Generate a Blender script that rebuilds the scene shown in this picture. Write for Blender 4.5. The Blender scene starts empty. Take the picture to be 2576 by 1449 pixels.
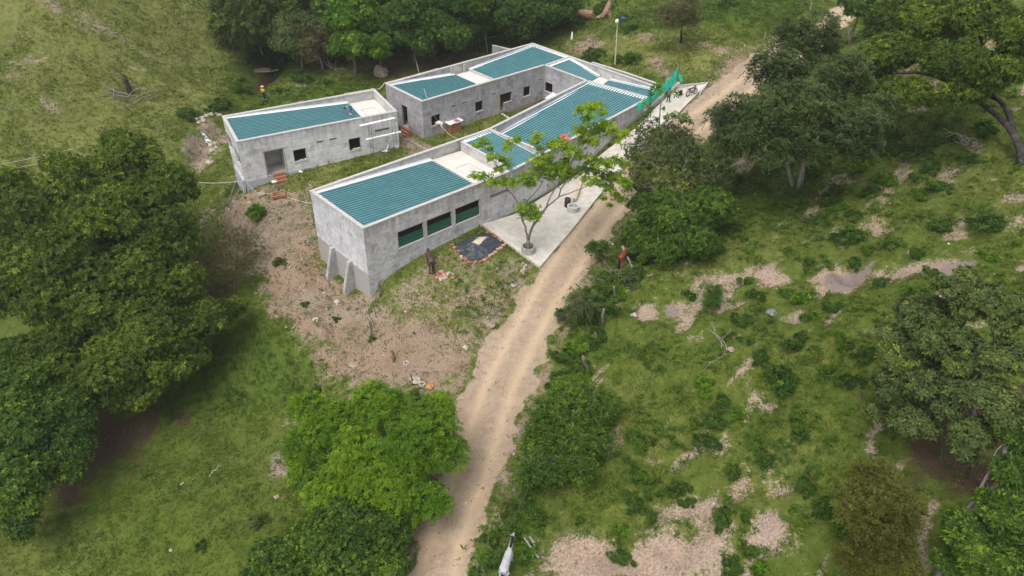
import bpy, bmesh, math, random
import numpy as np
from mathutils import Matrix, Vector

# ------------------------------------------------------------------ camera, sky, sun, exposure
SC = bpy.context.scene
COL = SC.collection
CAMZ = 34.0
PITCH = math.radians(36.0)
ROLL = math.radians(1.30)
cam = bpy.data.objects.new('camera', bpy.data.cameras.new('camera'))
COL.objects.link(cam)
cam.data.sensor_width = 36.0
cam.data.lens = 2830.0 / 4000.0 * 36.0
cam.data.clip_start = 0.5
cam.data.clip_end = 3000.0
_r = np.array([1.0, 0, 0]); _u = np.array([0, math.sin(PITCH), math.cos(PITCH)]); _f = np.array([0, math.cos(PITCH), -math.sin(PITCH)])
_c, _s = math.cos(ROLL), math.sin(ROLL)
_X = _c * _r + _s * _u; _Y = -_s * _r + _c * _u
cam.matrix_world = Matrix(((_X[0], _Y[0], -_f[0], 0), (_X[1], _Y[1], -_f[1], 0), (_X[2], _Y[2], -_f[2], CAMZ), (0, 0, 0, 1)))
SC.camera = cam

SUN_EL = math.radians(62.0)
SUN_AZ = math.radians(-145.0)      # direction the light comes from, measured from +Y clockwise
world = bpy.data.worlds.new('World'); SC.world = world
world.use_nodes = True
_nt = world.node_tree
_bg = _nt.nodes['Background']
_sky = _nt.nodes.new('ShaderNodeTexSky')
_sky.sky_type = 'NISHITA'; _sky.sun_disc = False
_sky.sun_elevation = SUN_EL; _sky.sun_rotation = SUN_AZ
_sky.air_density = 1.0; _sky.dust_density = 4.0; _sky.ozone_density = 1.0
_hs = _nt.nodes.new('ShaderNodeHueSaturation'); _hs.inputs['Saturation'].default_value = 0.28   # cloud cover whitens the sky
_nt.links.new(_sky.outputs[0], _hs.inputs['Color'])
_nt.links.new(_hs.outputs[0], _bg.inputs['Color'])
_bg.inputs['Strength'].default_value = 0.15
sun = bpy.data.objects.new('sun', bpy.data.lights.new('sun', 'SUN')); COL.objects.link(sun)
sun.data.energy = 1.0; sun.data.angle = math.radians(50.0); sun.data.color = (1.0, 0.95, 0.88)
_d = Vector((math.sin(SUN_AZ) * math.cos(SUN_EL), math.cos(SUN_AZ) * math.cos(SUN_EL), math.sin(SUN_EL)))
sun.rotation_euler = _d.to_track_quat('Z', 'Y').to_euler()
sun.location = (-20, 0, 90)
SC.view_settings.view_transform = 'Standard'; SC.view_settings.look = 'None'
SC.view_settings.exposure = 0.62; SC.view_settings.gamma = 1.0
SC.cycles.max_bounces = 6; SC.cycles.diffuse_bounces = 4; SC.cycles.glossy_bounces = 2
SC.cycles.transmission_bounces = 3; SC.cycles.transparent_max_bounces = 4
SC.cycles.use_denoising = True

rng = np.random.default_rng(7)
random.seed(7)

# ------------------------------------------------------------------ surveying: sight lines from the camera station to the site
def ray(x, y):
    """unit-forward sight line for a point of the 2576 x 1449 survey picture"""
    f = 1822.5
    a = (x - 1288.0) / f; b = -(y - 724.5) / f
    a, b = _c * a - _s * b, _s * a + _c * b
    return a * _r + b * _u + _f
def onz(x, y, z):
    d = ray(x, y); t = (z - CAMZ) / d[2]
    return np.array([d[0] * t, d[1] * t, z])
def aty(x, y, Y):
    d = ray(x, y); t = Y / d[1]
    return np.array([d[0] * t, Y, CAMZ + d[2] * t])
def S(x, y): return (x / 1.5528, y / 1.5528)          # full photograph pixels -> survey picture

# ------------------------------------------------------------------ noise
def _hash(i, j, s):
    n = (i.astype(np.int64) * 374761393 + j.astype(np.int64) * 668265263 + s * 974711) & 0x7fffffff
    n = ((n ^ (n >> 13)) * 1274126177) & 0x7fffffff
    return ((n ^ (n >> 16)) & 0xffff) / 65535.0
def vnoise(x, y, s=0):
    x = np.asarray(x, float); y = np.asarray(y, float)
    i = np.floor(x); j = np.floor(y); fx = x - i; fy = y - j
    fx = fx * fx * (3 - 2 * fx); fy = fy * fy * (3 - 2 * fy)
    a = _hash(i, j, s); b = _hash(i + 1, j, s); c = _hash(i, j + 1, s); d = _hash(i + 1, j + 1, s)
    return (a * (1 - fx) + b * fx) * (1 - fy) + (c * (1 - fx) + d * fx) * fy
def fbm(x, y, s=0, o=4):
    t = 0; a = 0.5; w = 0
    for k in range(o):
        t = t + a * vnoise(x * 2 ** k, y * 2 ** k, s + k * 17); w += a; a *= 0.5
    return t / w
def sstep(a, b, x): t = np.clip((x - a) / (b - a), 0, 1); return t * t * (3 - 2 * t)

# ------------------------------------------------------------------ object helpers
def tag(o, label=None, cat=None, group=None, kind=None):
    if label: o['label'] = label
    if cat: o['category'] = cat
    if group: o['group'] = group
    if kind: o['kind'] = kind
    return o
def thing(name, label, cat, loc=(0, 0, 0), rz=0.0, group=None):
    o = bpy.data.objects.new(name, None); COL.objects.link(o)
    o.location = tuple(float(c) for c in loc); o.rotation_euler = (0, 0, rz); o.empty_display_size = 0.3
    return tag(o, label, cat, group, 'thing')
def link(name, me, mat, parent=None, smooth=False):
    o = bpy.data.objects.new(name, me); COL.objects.link(o)
    if mat is not None:
        for m in (mat if isinstance(mat, (list, tuple)) else [mat]): me.materials.append(m)
    if parent is not None: o.parent = parent
    if smooth:
        me.polygons.foreach_set('use_smooth', np.ones(len(me.polygons), bool))
    return o
def raw_mesh(name, v, loops, starts, attrs=None, matidx=None):
    me = bpy.data.meshes.new(name)
    v = np.ascontiguousarray(v, np.float32); loops = np.ascontiguousarray(loops, np.int32); starts = np.ascontiguousarray(starts, np.int32)
    me.vertices.add(len(v)); me.vertices.foreach_set('co', v.ravel())
    me.loops.add(len(loops)); me.loops.foreach_set('vertex_index', loops)
    me.polygons.add(len(starts)); me.polygons.foreach_set('loop_start', starts)
    if matidx is not None: me.polygons.foreach_set('material_index', np.ascontiguousarray(matidx, np.int32))
    me.update(calc_edges=True)
    for k, (dom, arr) in (attrs or {}).items():
        a = me.attributes.new(k, 'FLOAT', dom); a.data.foreach_set('value', np.ascontiguousarray(arr, np.float32))
    return me
def quads_mesh(name, v, attrs=None):
    n = len(v) // 4
    return raw_mesh(name, v, np.arange(4 * n), np.arange(n) * 4, attrs)
class MB:
    def __init__(s, origin=(0, 0, 0)): s.v = []; s.f = []; s.uv = []; s.o = np.array(origin, float)
    def add(s, v, f, uv=None):
        n = len(s.v)
        for p in v: s.v.append(tuple(float(c) for c in (np.asarray(p, float) - s.o)))
        for q in f: s.f.append(tuple(i + n for i in q))
        if uv is not None: s.uv += [tuple(q) for q in uv]
        return s
    def box(s, c, size, rz=0.0, M=None):
        hx, hy, hz = [q / 2 for q in size]
        P = np.array([(x, y, z) for z in (-hz, hz) for y in (-hy, hy) for x in (-hx, hx)])
        if M is not None: P = P @ np.array(M).T
        ca, sa = math.cos(rz), math.sin(rz)
        P = np.stack([P[:, 0] * ca - P[:, 1] * sa, P[:, 0] * sa + P[:, 1] * ca, P[:, 2]], 1) + np.array(c)
        return s.add(P, [(0, 2, 3, 1), (4, 5, 7, 6), (0, 1, 5, 4), (2, 6, 7, 3), (0, 4, 6, 2), (1, 3, 7, 5)])
    def beam(s, a, b, w, h):
        a = np.asarray(a, float); b = np.asarray(b, float); u = (b - a) / np.linalg.norm(b - a)
        up = np.array([0, 0, 1.0]) if abs(u[2]) < 0.95 else np.array([1.0, 0, 0])
        x = np.cross(u, up); x /= np.linalg.norm(x); y = np.cross(x, u)
        P = [p + x * i * w / 2 + y * j * h / 2 for p in (a, b) for j in (-1, 1) for i in (-1, 1)]
        return s.add(P, [(0, 1, 3, 2), (4, 6, 7, 5), (0, 4, 5, 1), (2, 3, 7, 6), (0, 2, 6, 4), (1, 5, 7, 3)])
    def tube(s, pts, rad, n=6, cap=True):
        P = np.asarray(pts, float); R = np.broadcast_to(np.asarray(rad, float), (len(P),))
        T = np.gradient(P, axis=0); T /= np.maximum(np.linalg.norm(T, axis=1)[:, None], 1e-9)
        up = np.array([0, 0, 1.0]) if abs(T[0][2]) < 0.9 else np.array([1.0, 0, 0])
        V = []; x = np.cross(T[0], up); x /= np.linalg.norm(x)
        for p, t, r in zip(P, T, R):
            x = x - t * (x @ t); x /= max(np.linalg.norm(x), 1e-9); y = np.cross(t, x)
            for k in range(n):
                a = 2 * math.pi * k / n; V.append(p + r * (math.cos(a) * x + math.sin(a) * y))
        F = [(i * n + k, i * n + (k + 1) % n, (i + 1) * n + (k + 1) % n, (i + 1) * n + k) for i in range(len(P) - 1) for k in range(n)]
        if cap: F += [tuple(range(n - 1, -1, -1)), tuple((len(P) - 1) * n + k for k in range(n))]
        return s.add(V, F)
    def lathe(s, prof, c=(0, 0, 0), n=24, M=None):
        V = []
        for r, z in prof:
            for k in range(n):
                a = 2 * math.pi * k / n; V.append((r * math.cos(a), r * math.sin(a), z))
        V = np.array(V)
        if M is not None: V = V @ np.array(M).T
        V = V + np.array(c)
        F = [(i * n + k, i * n + (k + 1) % n, (i + 1) * n + (k + 1) % n, (i + 1) * n + k) for i in range(len(prof) - 1) for k in range(n)]
        return s.add(V, F)
    def blob(s, c, r, seed=0, n=10, rough=0.25, flat=1.0):
        r = np.broadcast_to(np.asarray(r, float), (3,)); V = [];  g = np.random.default_rng(seed)
        ph = g.uniform(0, 6.28, 12)
        m = n // 2 + 1
        for i in range(m + 1):
            th = math.pi * i / m
            for k in range(n):
                a = 2 * math.pi * k / n
                d = np.array([math.sin(th) * math.cos(a), math.sin(th) * math.sin(a), math.cos(th)])
                w = 1 + rough * (math.sin(3 * d[0] + ph[0]) * math.sin(2.6 * d[1] + ph[1]) + 0.6 * math.sin(5 * d[2] + ph[2] + 3 * d[0]) * math.cos(4 * d[1] + ph[3]))
                V.append(np.array(c) + d * r * w)
        F = [(i * n + k, (i + 1) * n + k, (i + 1) * n + (k + 1) % n, i * n + (k + 1) % n) for i in range(m) for k in range(n)]
        return s.add(V, F)
    def mesh(s, name):
        me = bpy.data.meshes.new(name)
        me.from_pydata(s.v, [], s.f); me.update()
        if s.uv:
            l = me.uv_layers.new(name='UVMap'); l.data.foreach_set('uv', np.array(s.uv, np.float32).ravel())
        return me
    def obj(s, name, mat, parent=None, smooth=False):
        return link(name, s.mesh(name), mat, parent, smooth)
def copy_tree(o, parent=None):
    c = o.copy(); COL.objects.link(c)
    if parent is not None: c.parent = parent
    for ch in list(o.children): copy_tree(ch, c)
    return c

# ------------------------------------------------------------------ materials
MATS = {}
class NT:
    """small wrapper for building a node material"""
    def __init__(s, name):
        s.m = bpy.data.materials.new(name); s.m.use_nodes = True; s.t = s.m.node_tree; s.b = s.t.nodes['Principled BSDF']; MATS[name] = s.m
    def n(s, ty, **kw):
        o = s.t.nodes.new('ShaderNode' + ty)
        for k, v in kw.items():
            if hasattr(o, k) and k not in o.inputs: setattr(o, k, v)
            else: s.set(o.inputs[k], v)
        return o
    def set(s, sock, v):
        if hasattr(v, 'is_output'): s.t.links.new(v, sock)
        elif isinstance(v, (tuple, list)) and len(v) == 3 and sock.type == 'RGBA': sock.default_value = (*v, 1)
        else: sock.default_value = v
    def mix(s, f, a, b, mode='MIX'):
        o = s.t.nodes.new('ShaderNodeMix'); o.data_type = 'RGBA'; o.blend_type = mode; o.clamp_factor = True
        s.set(o.inputs[0], f); s.set(o.inputs[6], a); s.set(o.inputs[7], b)
        return o.outputs[2]
    def math(s, op, a, b=0.0, c=0.0):
        o = s.t.nodes.new('ShaderNodeMath'); o.operation = op
        s.set(o.inputs[0], a); s.set(o.inputs[1], b); s.set(o.inputs[2], c); return o.outputs[0]
    def ramp(s, x, a, b):
        o = s.t.nodes.new('ShaderNodeMapRange'); o.interpolation_type = 'SMOOTHSTEP'
        s.set(o.inputs[0], x); o.inputs[1].default_value = a; o.inputs[2].default_value = b; return o.outputs[0]
    def noise(s, vec, scale, detail=4.0, rough=0.55):
        o = s.t.nodes.new('ShaderNodeTexNoise'); s.set(o.inputs['Vector'], vec); o.inputs['Scale'].default_value = scale
        o.inputs['Detail'].default_value = detail; o.inputs['Roughness'].default_value = rough; return o.outputs[0]
    def coord(s, which='Object', scale=None):
        if which == 'UV': v = s.n('UVMap').outputs[0]
        elif which == 'World': v = s.n('NewGeometry').outputs['Position']
        else: v = s.n('TexCoord').outputs[which]
        if scale is not None:
            m = s.n('Mapping', vector_type='POINT'); s.set(m.inputs[0], v); m.inputs['Scale'].default_value = scale; v = m.outputs[0]
        return v
    def attr(s, name): return s.n('Attribute', attribute_name=name).outputs['Fac']
    def fin(s, col, rough=0.8, bump=None, dist=0.02, spec=0.3, strength=1.0, metal=0.0):
        s.set(s.b.inputs['Base Color'], col); s.set(s.b.inputs['Roughness'], rough); s.b.inputs['Specular IOR Level'].default_value = spec
        s.b.inputs['Metallic'].default_value = metal
        if bump is not None:
            o = s.n('Bump'); s.set(o.inputs['Height'], bump); o.inputs['Distance'].default_value = dist; o.inputs['Strength'].default_value = strength
            s.t.links.new(o.outputs[0], s.b.inputs['Normal'])
        return s.m
def plain(name, col, rough=0.7, var=0.25, scale=6.0, spec=0.3, metal=0.0, dirt=None):
    m = NT(name); v = m.coord('Object'); n = m.noise(v, scale, 5)
    k = m.ramp(n, 0.25, 0.75)
    a = tuple(c * (1 - var) for c in col); b = tuple(min(1, c * (1 + var)) for c in col)
    c = m.mix(k, a, b)
    if dirt is not None: c = m.mix(m.math('MULTIPLY', m.ramp(m.noise(v, scale * 0.35, 4), 0.5, 0.75), 0.7), c, dirt)
    return m.fin(c, rough, n, 0.01, spec, 0.6, metal)
def concrete(name, lo, hi, stain, plinth=None, plz=-0.2, topdark=0.5, lines=0.25):
    """plastered block wall: UV is metres along the wall and metres of height"""
    m = NT(name); uv = m.coord('UV'); sep = m.n('SeparateXYZ'); m.set(sep.inputs[0], uv); u, v = sep.outputs[0], sep.outputs[1]
    w = m.coord('World')
    n1 = m.noise(w, 0.7, 6, 0.62); n2 = m.noise(w, 3.2, 6, 0.65); n3 = m.noise(w, 14.0, 4)
    c = m.mix(m.ramp(m.math('MULTIPLY_ADD', n2, 0.45, m.math('MULTIPLY', n1, 0.55)), 0.36, 0.64), lo, hi)
    st = m.noise(m.coord('UV', (1.6, 0.16, 1)), 1.5, 5, 0.6)              # vertical rain streaks
    top = m.math('MULTIPLY', m.ramp(v, 1.4, 3.9), m.ramp(m.math('MULTIPLY_ADD', st, 0.5, m.math('MULTIPLY', n2, 0.5)), 0.42, 0.62))
    c = m.mix(m.math('MULTIPLY', top, topdark), c, stain)
    blot = m.ramp(m.noise(w, 0.9, 6, 0.7), 0.52, 0.66)
    c = m.mix(m.math('MULTIPLY', blot, 0.62), c, stain)
    c = m.mix(m.math('MULTIPLY', m.ramp(m.noise(m.coord('UV', (0.9, 1.3, 1)), 0.8, 3, 0.5), 0.55, 0.6), 0.4), c, hi)
    br = m.n('TexBrick', offset=0.5); m.set(br.inputs['Vector'], uv); br.inputs['Scale'].default_value = 1.0
    br.inputs['Mortar Size'].default_value = 0.022; br.inputs['Mortar Smooth'].default_value = 0.4; br.inputs['Brick Width'].default_value = 40.0; br.inputs['Row Height'].default_value = 0.78
    br.inputs['Color1'].default_value = (1, 1, 1, 1); br.inputs['Color2'].default_value = (.86, .86, .87, 1); br.inputs['Mortar'].default_value = (0.25, 0.25, 0.25, 1)
    c = m.mix(m.math('MULTIPLY_ADD', m.ramp(n1, 0.35, 0.6), lines, 0.2), c, br.outputs[0], 'MULTIPLY')
    if plinth is not None:
        e = m.math('ADD', v, m.math('MULTIPLY_ADD', n1, 0.5, -0.25))
        c = m.mix(m.ramp(e, plz + 0.04, plz - 0.04), c, plinth)
    c = m.mix(0.25, c, m.mix(n3, (0.7, 0.7, 0.7), (1.2, 1.2, 1.2)), 'MULTIPLY')
    return m.fin(c, 0.92, m.math('ADD', n2, m.math('MULTIPLY', n3, 0.4)), 0.02, 0.2, 0.7)
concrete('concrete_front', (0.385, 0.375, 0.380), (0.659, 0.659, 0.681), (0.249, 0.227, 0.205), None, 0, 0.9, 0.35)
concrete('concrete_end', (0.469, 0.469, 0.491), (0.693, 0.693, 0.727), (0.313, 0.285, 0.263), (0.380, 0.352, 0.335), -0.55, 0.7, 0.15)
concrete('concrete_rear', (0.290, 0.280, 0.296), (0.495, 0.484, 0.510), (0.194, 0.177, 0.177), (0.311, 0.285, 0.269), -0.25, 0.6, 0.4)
concrete('concrete_annex', (0.511, 0.511, 0.511), (0.784, 0.777, 0.771), (0.297, 0.284, 0.279), (0.439, 0.439, 0.469), -0.3, 0.8, 0.35)
concrete('concrete_inner', (0.403, 0.391, 0.380), (0.615, 0.603, 0.581), (0.291, 0.280, 0.263), None, 0, 0.3, 0.1)
plain('coping', (0.48, 0.455, 0.435), 0.9, 0.16, 4.0, 0.2, dirt=(0.4, 0.37, 0.35))
plain('slab_white', (0.62, 0.59, 0.54), 0.8, 0.07, 1.2, 0.3, dirt=(0.52, 0.47, 0.41))
plain('flashing', (0.72, 0.73, 0.75), 0.45, 0.08, 5.0, 0.5)
plain('frame_concrete', (0.4, 0.385, 0.37), 0.9, 0.2, 5.0, 0.2)
plain('sill', (0.5, 0.47, 0.44), 0.9, 0.15, 6.0, 0.2)
plain('floor_inside', (0.42, 0.38, 0.36), 0.85, 0.15, 2.0, 0.2)
plain('zinc', (0.55, 0.57, 0.6), 0.4, 0.15, 3.0, 0.5, 0.4)
plain('zinc_white', (0.75, 0.78, 0.8), 0.4, 0.08, 3.0, 0.5)
plain('brick_clay', (0.36, 0.16, 0.1), 0.9, 0.3, 9.0, 0.2)
plain('brick_pale', (0.52, 0.3, 0.22), 0.9, 0.3, 9.0, 0.2)
plain('brick_grey', (0.5, 0.47, 0.43), 0.9, 0.2, 9.0, 0.2)
plain('wood_pale', (0.55, 0.45, 0.32), 0.8, 0.2, 4.0, 0.2)
plain('wood_white', (0.78, 0.76, 0.74), 0.75, 0.12, 4.0, 0.2)
plain('wood_grey', (0.17, 0.15, 0.13), 0.95, 0.4, 7.0, 0.1)
plain('wood_dead', (0.27, 0.25, 0.235), 0.95, 0.3, 7.0, 0.1)
plain('wood_rot', (0.3, 0.2, 0.13), 0.95, 0.5, 5.0, 0.1, dirt=(0.12, 0.06, 0.045))
plain('bark_pale', (0.2, 0.18, 0.165), 0.95, 0.35, 6.0, 0.1)
plain('bark_brown', (0.13, 0.10, 0.085), 0.95, 0.35, 6.0, 0.1)
plain('bark_dark', (0.045, 0.038, 0.034), 0.95, 0.5, 5.0, 0.1, dirt=(0.16, 0.15, 0.14))
plain('stone_pale', (0.42, 0.375, 0.31), 0.95, 0.25, 5.0, 0.2)
plain('stone_tan', (0.33, 0.26, 0.2), 0.95, 0.3, 3.0, 0.2)
plain('stone_orange', (0.45, 0.24, 0.1), 0.95, 0.3, 5.0, 0.2)
plain('steel_grey', (0.2, 0.2, 0.2), 0.6, 0.2, 6.0, 0.4, 0.3)
plain('rope', (0.62, 0.58, 0.5), 0.9, 0.1, 8.0, 0.2)
plain('cable_dark', (0.06, 0.065, 0.06), 0.8, 0.1, 8.0, 0.2)
plain('rust_black', (0.05, 0.04, 0.04), 0.7, 0.4, 5.0, 0.3, 0.2, dirt=(0.2, 0.08, 0.05))
plain('ring_concrete', (0.5, 0.49, 0.48), 0.9, 0.15, 5.0, 0.2)
plain('planter_concrete', (0.36, 0.33, 0.3), 0.9, 0.2, 4.0, 0.2)
plain('soil_dark', (0.1, 0.075, 0.055), 1.0, 0.3, 8.0, 0.1)
plain('sand', (0.55, 0.47, 0.37), 1.0, 0.15, 6.0, 0.1)
plain('plastic_white', (0.8, 0.8, 0.8), 0.5, 0.05, 6.0, 0.4)
plain('bag_white', (0.7, 0.7, 0.7), 0.6, 0.2, 9.0, 0.3)
plain('red_dish', (0.72, 0.05, 0.075), 0.4, 0.06, 3.0, 0.5)
plain('mark_white', (0.85, 0.82, 0.82), 0.6, 0.02, 3.0, 0.3)
plain('black_matte', (0.012, 0.012, 0.014), 0.6, 0.3, 8.0, 0.3)
plain('rubber', (0.018, 0.018, 0.02), 0.8, 0.3, 12.0, 0.2)
plain('red_paint', (0.42, 0.012, 0.02), 0.3, 0.1, 4.0, 0.5)
plain('chrome', (0.5, 0.5, 0.52), 0.3, 0.1, 6.0, 0.5, 0.8)
plain('plate_yellow', (0.7, 0.42, 0.05), 0.5, 0.1, 4.0, 0.4)
plain('paint_yellow', (0.6, 0.5, 0.05), 0.6, 0.15, 4.0, 0.3)
plain('blue_plastic', (0.012, 0.05, 0.28), 0.4, 0.15, 5.0, 0.5)
plain('skin', (0.26, 0.13, 0.08), 0.6, 0.1, 8.0, 0.3)
plain('hair_black', (0.012, 0.01, 0.01), 0.6, 0.2, 20.0, 0.3)
plain('shirt_yellow', (0.8, 0.47, 0.02), 0.85, 0.08, 6.0, 0.2)
plain('shirt_blue', (0.13, 0.15, 0.27), 0.85, 0.12, 8.0, 0.2)
plain('trousers_black', (0.014, 0.014, 0.018), 0.85, 0.2, 8.0, 0.2)
plain('shorts_blue', (0.03, 0.07, 0.5), 0.8, 0.1, 8.0, 0.2)
plain('straw', (0.62, 0.52, 0.34), 0.9, 0.15, 14.0, 0.2)
plain('shoe_white', (0.75, 0.75, 0.75), 0.7, 0.05, 8.0, 0.3)
plain('horse_white', (0.4, 0.4, 0.42), 0.7, 0.22, 7.0, 0.25, dirt=(0.24, 0.24, 0.27))
plain('horse_brown', (0.085, 0.05, 0.04), 0.6, 0.3, 3.0, 0.35)
plain('horse_bay', (0.17, 0.035, 0.018), 0.55, 0.2, 3.0, 0.35)
plain('horse_dark', (0.022, 0.014, 0.012), 0.55, 0.3, 3.0, 0.3)
plain('dog_black', (0.012, 0.011, 0.011), 0.6, 0.3, 9.0, 0.3)
plain('dog_tan', (0.4, 0.28, 0.17), 0.8, 0.2, 9.0, 0.2)
plain('cloth_blue', (0.06, 0.1, 0.24), 0.8, 0.2, 6.0, 0.3)
plain('twig_brown', (0.16, 0.11, 0.085), 0.95, 0.3, 7.0, 0.1)
def m_roof():
    m = NT('roof_teal'); w = m.coord('World'); n = m.noise(w, 0.8, 4); n2 = m.noise(w, 5.0, 5)
    c = m.mix(m.ramp(n, 0.3, 0.7), (0.06, 0.18, 0.2), (0.09, 0.23, 0.25))
    c = m.mix(m.math('MULTIPLY', m.ramp(n2, 0.45, 0.8), 0.35), c, (0.11, 0.24, 0.27))
    vo = m.n('TexVoronoi'); m.set(vo.inputs['Vector'], m.coord('World', (1.0, 1.0, 0.0))); vo.inputs['Scale'].default_value = 1.5
    c = m.mix(m.ramp(vo.outputs['Distance'], 0.075, 0.04), c, (0.6, 0.68, 0.68))      # scratches and fixing heads
    return m.fin(c, m.math('MULTIPLY_ADD', n2, 0.25, 0.3), None, 0, 0.5)
m_roof()
plain('roof_rib_shade', (0.042, 0.135, 0.15), 0.5, 0.2, 3.0, 0.4)  # darker teal that paints the shade along the roof ribs
def m_shutter():
    m = NT('shutter_green'); n = m.noise(m.coord('World'), 3.0, 4)
    return m.fin(m.mix(n, (0.01, 0.07, 0.05), (0.02, 0.11, 0.08)), 0.45, None, 0, 0.45)
m_shutter()
def m_net():
    m = NT('green_net'); n = m.noise(m.coord('World'), 2.0, 5)
    c = m.mix(m.ramp(n, 0.3, 0.7), (0.02, 0.6, 0.4), (0.05, 0.8, 0.58))
    m.fin(c, 0.75, n, 0.03, 0.2)
    tr = m.n('BsdfTranslucent'); m.set(tr.inputs[0], c); mx = m.n('MixShader'); mx.inputs[0].default_value = 0.35
    m.t.links.new(m.b.outputs[0], mx.inputs[1]); m.t.links.new(tr.outputs[0], mx.inputs[2]); m.t.links.new(mx.outputs[0], m.t.nodes['Material Output'].inputs[0])
m_net()
def m_tarp():
    m = NT('tarp_black'); n = m.noise(m.coord('World'), 4.0, 5); 
    return m.fin(m.mix(m.ramp(n, 0.35, 0.7), (0.025, 0.032, 0.042), (0.06, 0.073, 0.09)), 0.38, n, 0.05, 0.5)
m_tarp()
def m_stripe():
    m = NT('shirt_striped'); v = m.n('SeparateXYZ'); m.set(v.inputs[0], m.coord('Object', (9.0, 9.0, 9.0)))
    k = m.math('SINE', m.math('MULTIPLY', m.math('ADD', v.outputs[0], m.math('MULTIPLY', v.outputs[2], -0.5)), 3.6))
    return m.fin(m.mix(m.ramp(k, -0.2, 0.2), (0.02, 0.09, 0.045), (0.18, 0.62, 0.36)), 0.85)
m_stripe()
def m_patio():
    m = NT('patio_concrete'); w = m.coord('World'); n = m.noise(w, 0.45, 6, 0.6); n2 = m.noise(w, 2.2, 6, 0.65); n3 = m.noise(w, 12, 3)
    c = m.mix(m.ramp(m.math('MULTIPLY_ADD', n2, 0.4, m.math('MULTIPLY', n, 0.6)), 0.36, 0.62), (0.46, 0.42, 0.365), (0.64, 0.6, 0.53))
    c = m.mix(m.math('MULTIPLY', m.ramp(n, 0.55, 0.66), 0.45), c, (0.34, 0.31, 0.27))
    c = m.mix(0.2, c, m.mix(n3, (0.7, 0.7, 0.7), (1.2, 1.2, 1.2)), 'MULTIPLY')
    return m.fin(c, 0.85, n2, 0.01, 0.25)
m_patio()
def m_ground():
    m = NT('ground'); w = m.coord('World')
    n0 = m.noise(w, 0.06, 5, 0.6); n1 = m.noise(w, 0.35, 6, 0.65); n2 = m.noise(w, 1.6, 6, 0.7); n3 = m.noise(w, 7.0, 5, 0.7); n4 = m.noise(w, 24.0, 3, 0.6)
    a = {k: m.attr(k) for k in ('dry', 'dirt', 'bare', 'road', 'track', 'litter', 'lush', 'mud', 'pink')}
    g = m.mix(m.ramp(n2, 0.32, 0.68), (0.06, 0.092, 0.013), (0.125, 0.155, 0.025))
    g = m.mix(m.math('MULTIPLY', m.ramp(n1, 0.4, 0.65), 0.6), g, (0.08, 0.118, 0.018))
    g = m.mix(m.math('MULTIPLY', a['lush'], 0.75), g, m.mix(n3, (0.05, 0.095, 0.013), (0.1, 0.155, 0.024)))
    dryc = m.mix(m.ramp(n3, 0.3, 0.7), (0.16, 0.17, 0.045), (0.235, 0.225, 0.08))
    g = m.mix(m.math('MULTIPLY', a['dry'], m.ramp(n2, 0.25, 0.62)), g, dryc)
    soilc = m.mix(m.ramp(m.math('MULTIPLY_ADD', n3, 0.5, m.math('MULTIPLY', n1, 0.5)), 0.34, 0.66), (0.16, 0.12, 0.085), (0.4, 0.32, 0.25))
    soilc = m.mix(m.math('MULTIPLY', m.ramp(n1, 0.5, 0.64), 0.6), soilc, (0.27, 0.225, 0.18))
    soilc = m.mix(m.math('MULTIPLY', a['pink'], 0.5), soilc, (0.3, 0.19, 0.13))
    e = m.math('ADD', a['dirt'], m.math('MULTIPLY_ADD', n1, 0.7, m.math('MULTIPLY_ADD', n2, 0.9, m.math('MULTIPLY_ADD', n3, 0.8, -1.2))))
    g = m.mix(m.math('MULTIPLY', m.ramp(e, 0.38, 0.66), m.ramp(a['dirt'], 0.02, 0.2)), g, soilc)
    barec = m.mix(m.ramp(n3, 0.3, 0.7), m.mix(a['pink'], (0.25, 0.165, 0.11), (0.29, 0.205, 0.165)), (0.49, 0.375, 0.315))
    e = m.math('ADD', a['bare'], m.math('MULTIPLY_ADD', n2, 1.3, m.math('MULTIPLY_ADD', n3, 1.2, -1.25)))
    g = m.mix(m.math('MULTIPLY', m.math('MULTIPLY', m.ramp(e, 0.35, 0.8), 0.88), m.ramp(a['bare'], 0.02, 0.25)), g, barec)
    g = m.mix(m.ramp(m.math('ADD', a['mud'], m.math('MULTIPLY_ADD', n3, 0.9, m.math('MULTIPLY_ADD', n2, 0.9, -0.95))), 0.4, 0.8), g, m.mix(n3, (0.2, 0.155, 0.145), (0.29, 0.23, 0.21)))
    e = m.math('ADD', a['litter'], m.math('MULTIPLY_ADD', n3, 0.8, -0.4))
    g = m.mix(m.ramp(e, 0.4, 0.7), g, m.mix(m.ramp(n4, 0.3, 0.7), (0.045, 0.03, 0.022), (0.12, 0.075, 0.05)))
    roadc = m.mix(m.ramp(n2, 0.3, 0.7), (0.31, 0.225, 0.16), (0.43, 0.325, 0.235))
    roadc = m.mix(m.math('MULTIPLY', a['track'], 0.75), roadc, m.mix(n3, (0.54, 0.395, 0.25), (0.66, 0.5, 0.33)))
    roadc = m.mix(m.math('MULTIPLY', m.ramp(n4, 0.52, 0.62), 0.5), roadc, (0.5, 0.42, 0.34))
    e = m.math('ADD', a['road'], m.math('MULTIPLY_ADD', n2, 0.5, m.math('MULTIPLY_ADD', n3, 0.3, -0.4)))
    g = m.mix(m.ramp(e, 0.42, 0.6), g, roadc)
    g = m.mix(0.3, g, m.mix(m.ramp(n4, 0.3, 0.7), (0.62, 0.62, 0.62), (1.3, 1.3, 1.3)), 'MULTIPLY')
    g = m.mix(m.math('MULTIPLY', m.ramp(n0, 0.35, 0.65), 0.25), g, m.mix(0.5, g, (0.14, 0.13, 0.05)))
    h = m.math('ADD', m.math('MULTIPLY', n3, 0.5), m.math('MULTIPLY', n4, 0.15))
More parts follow.
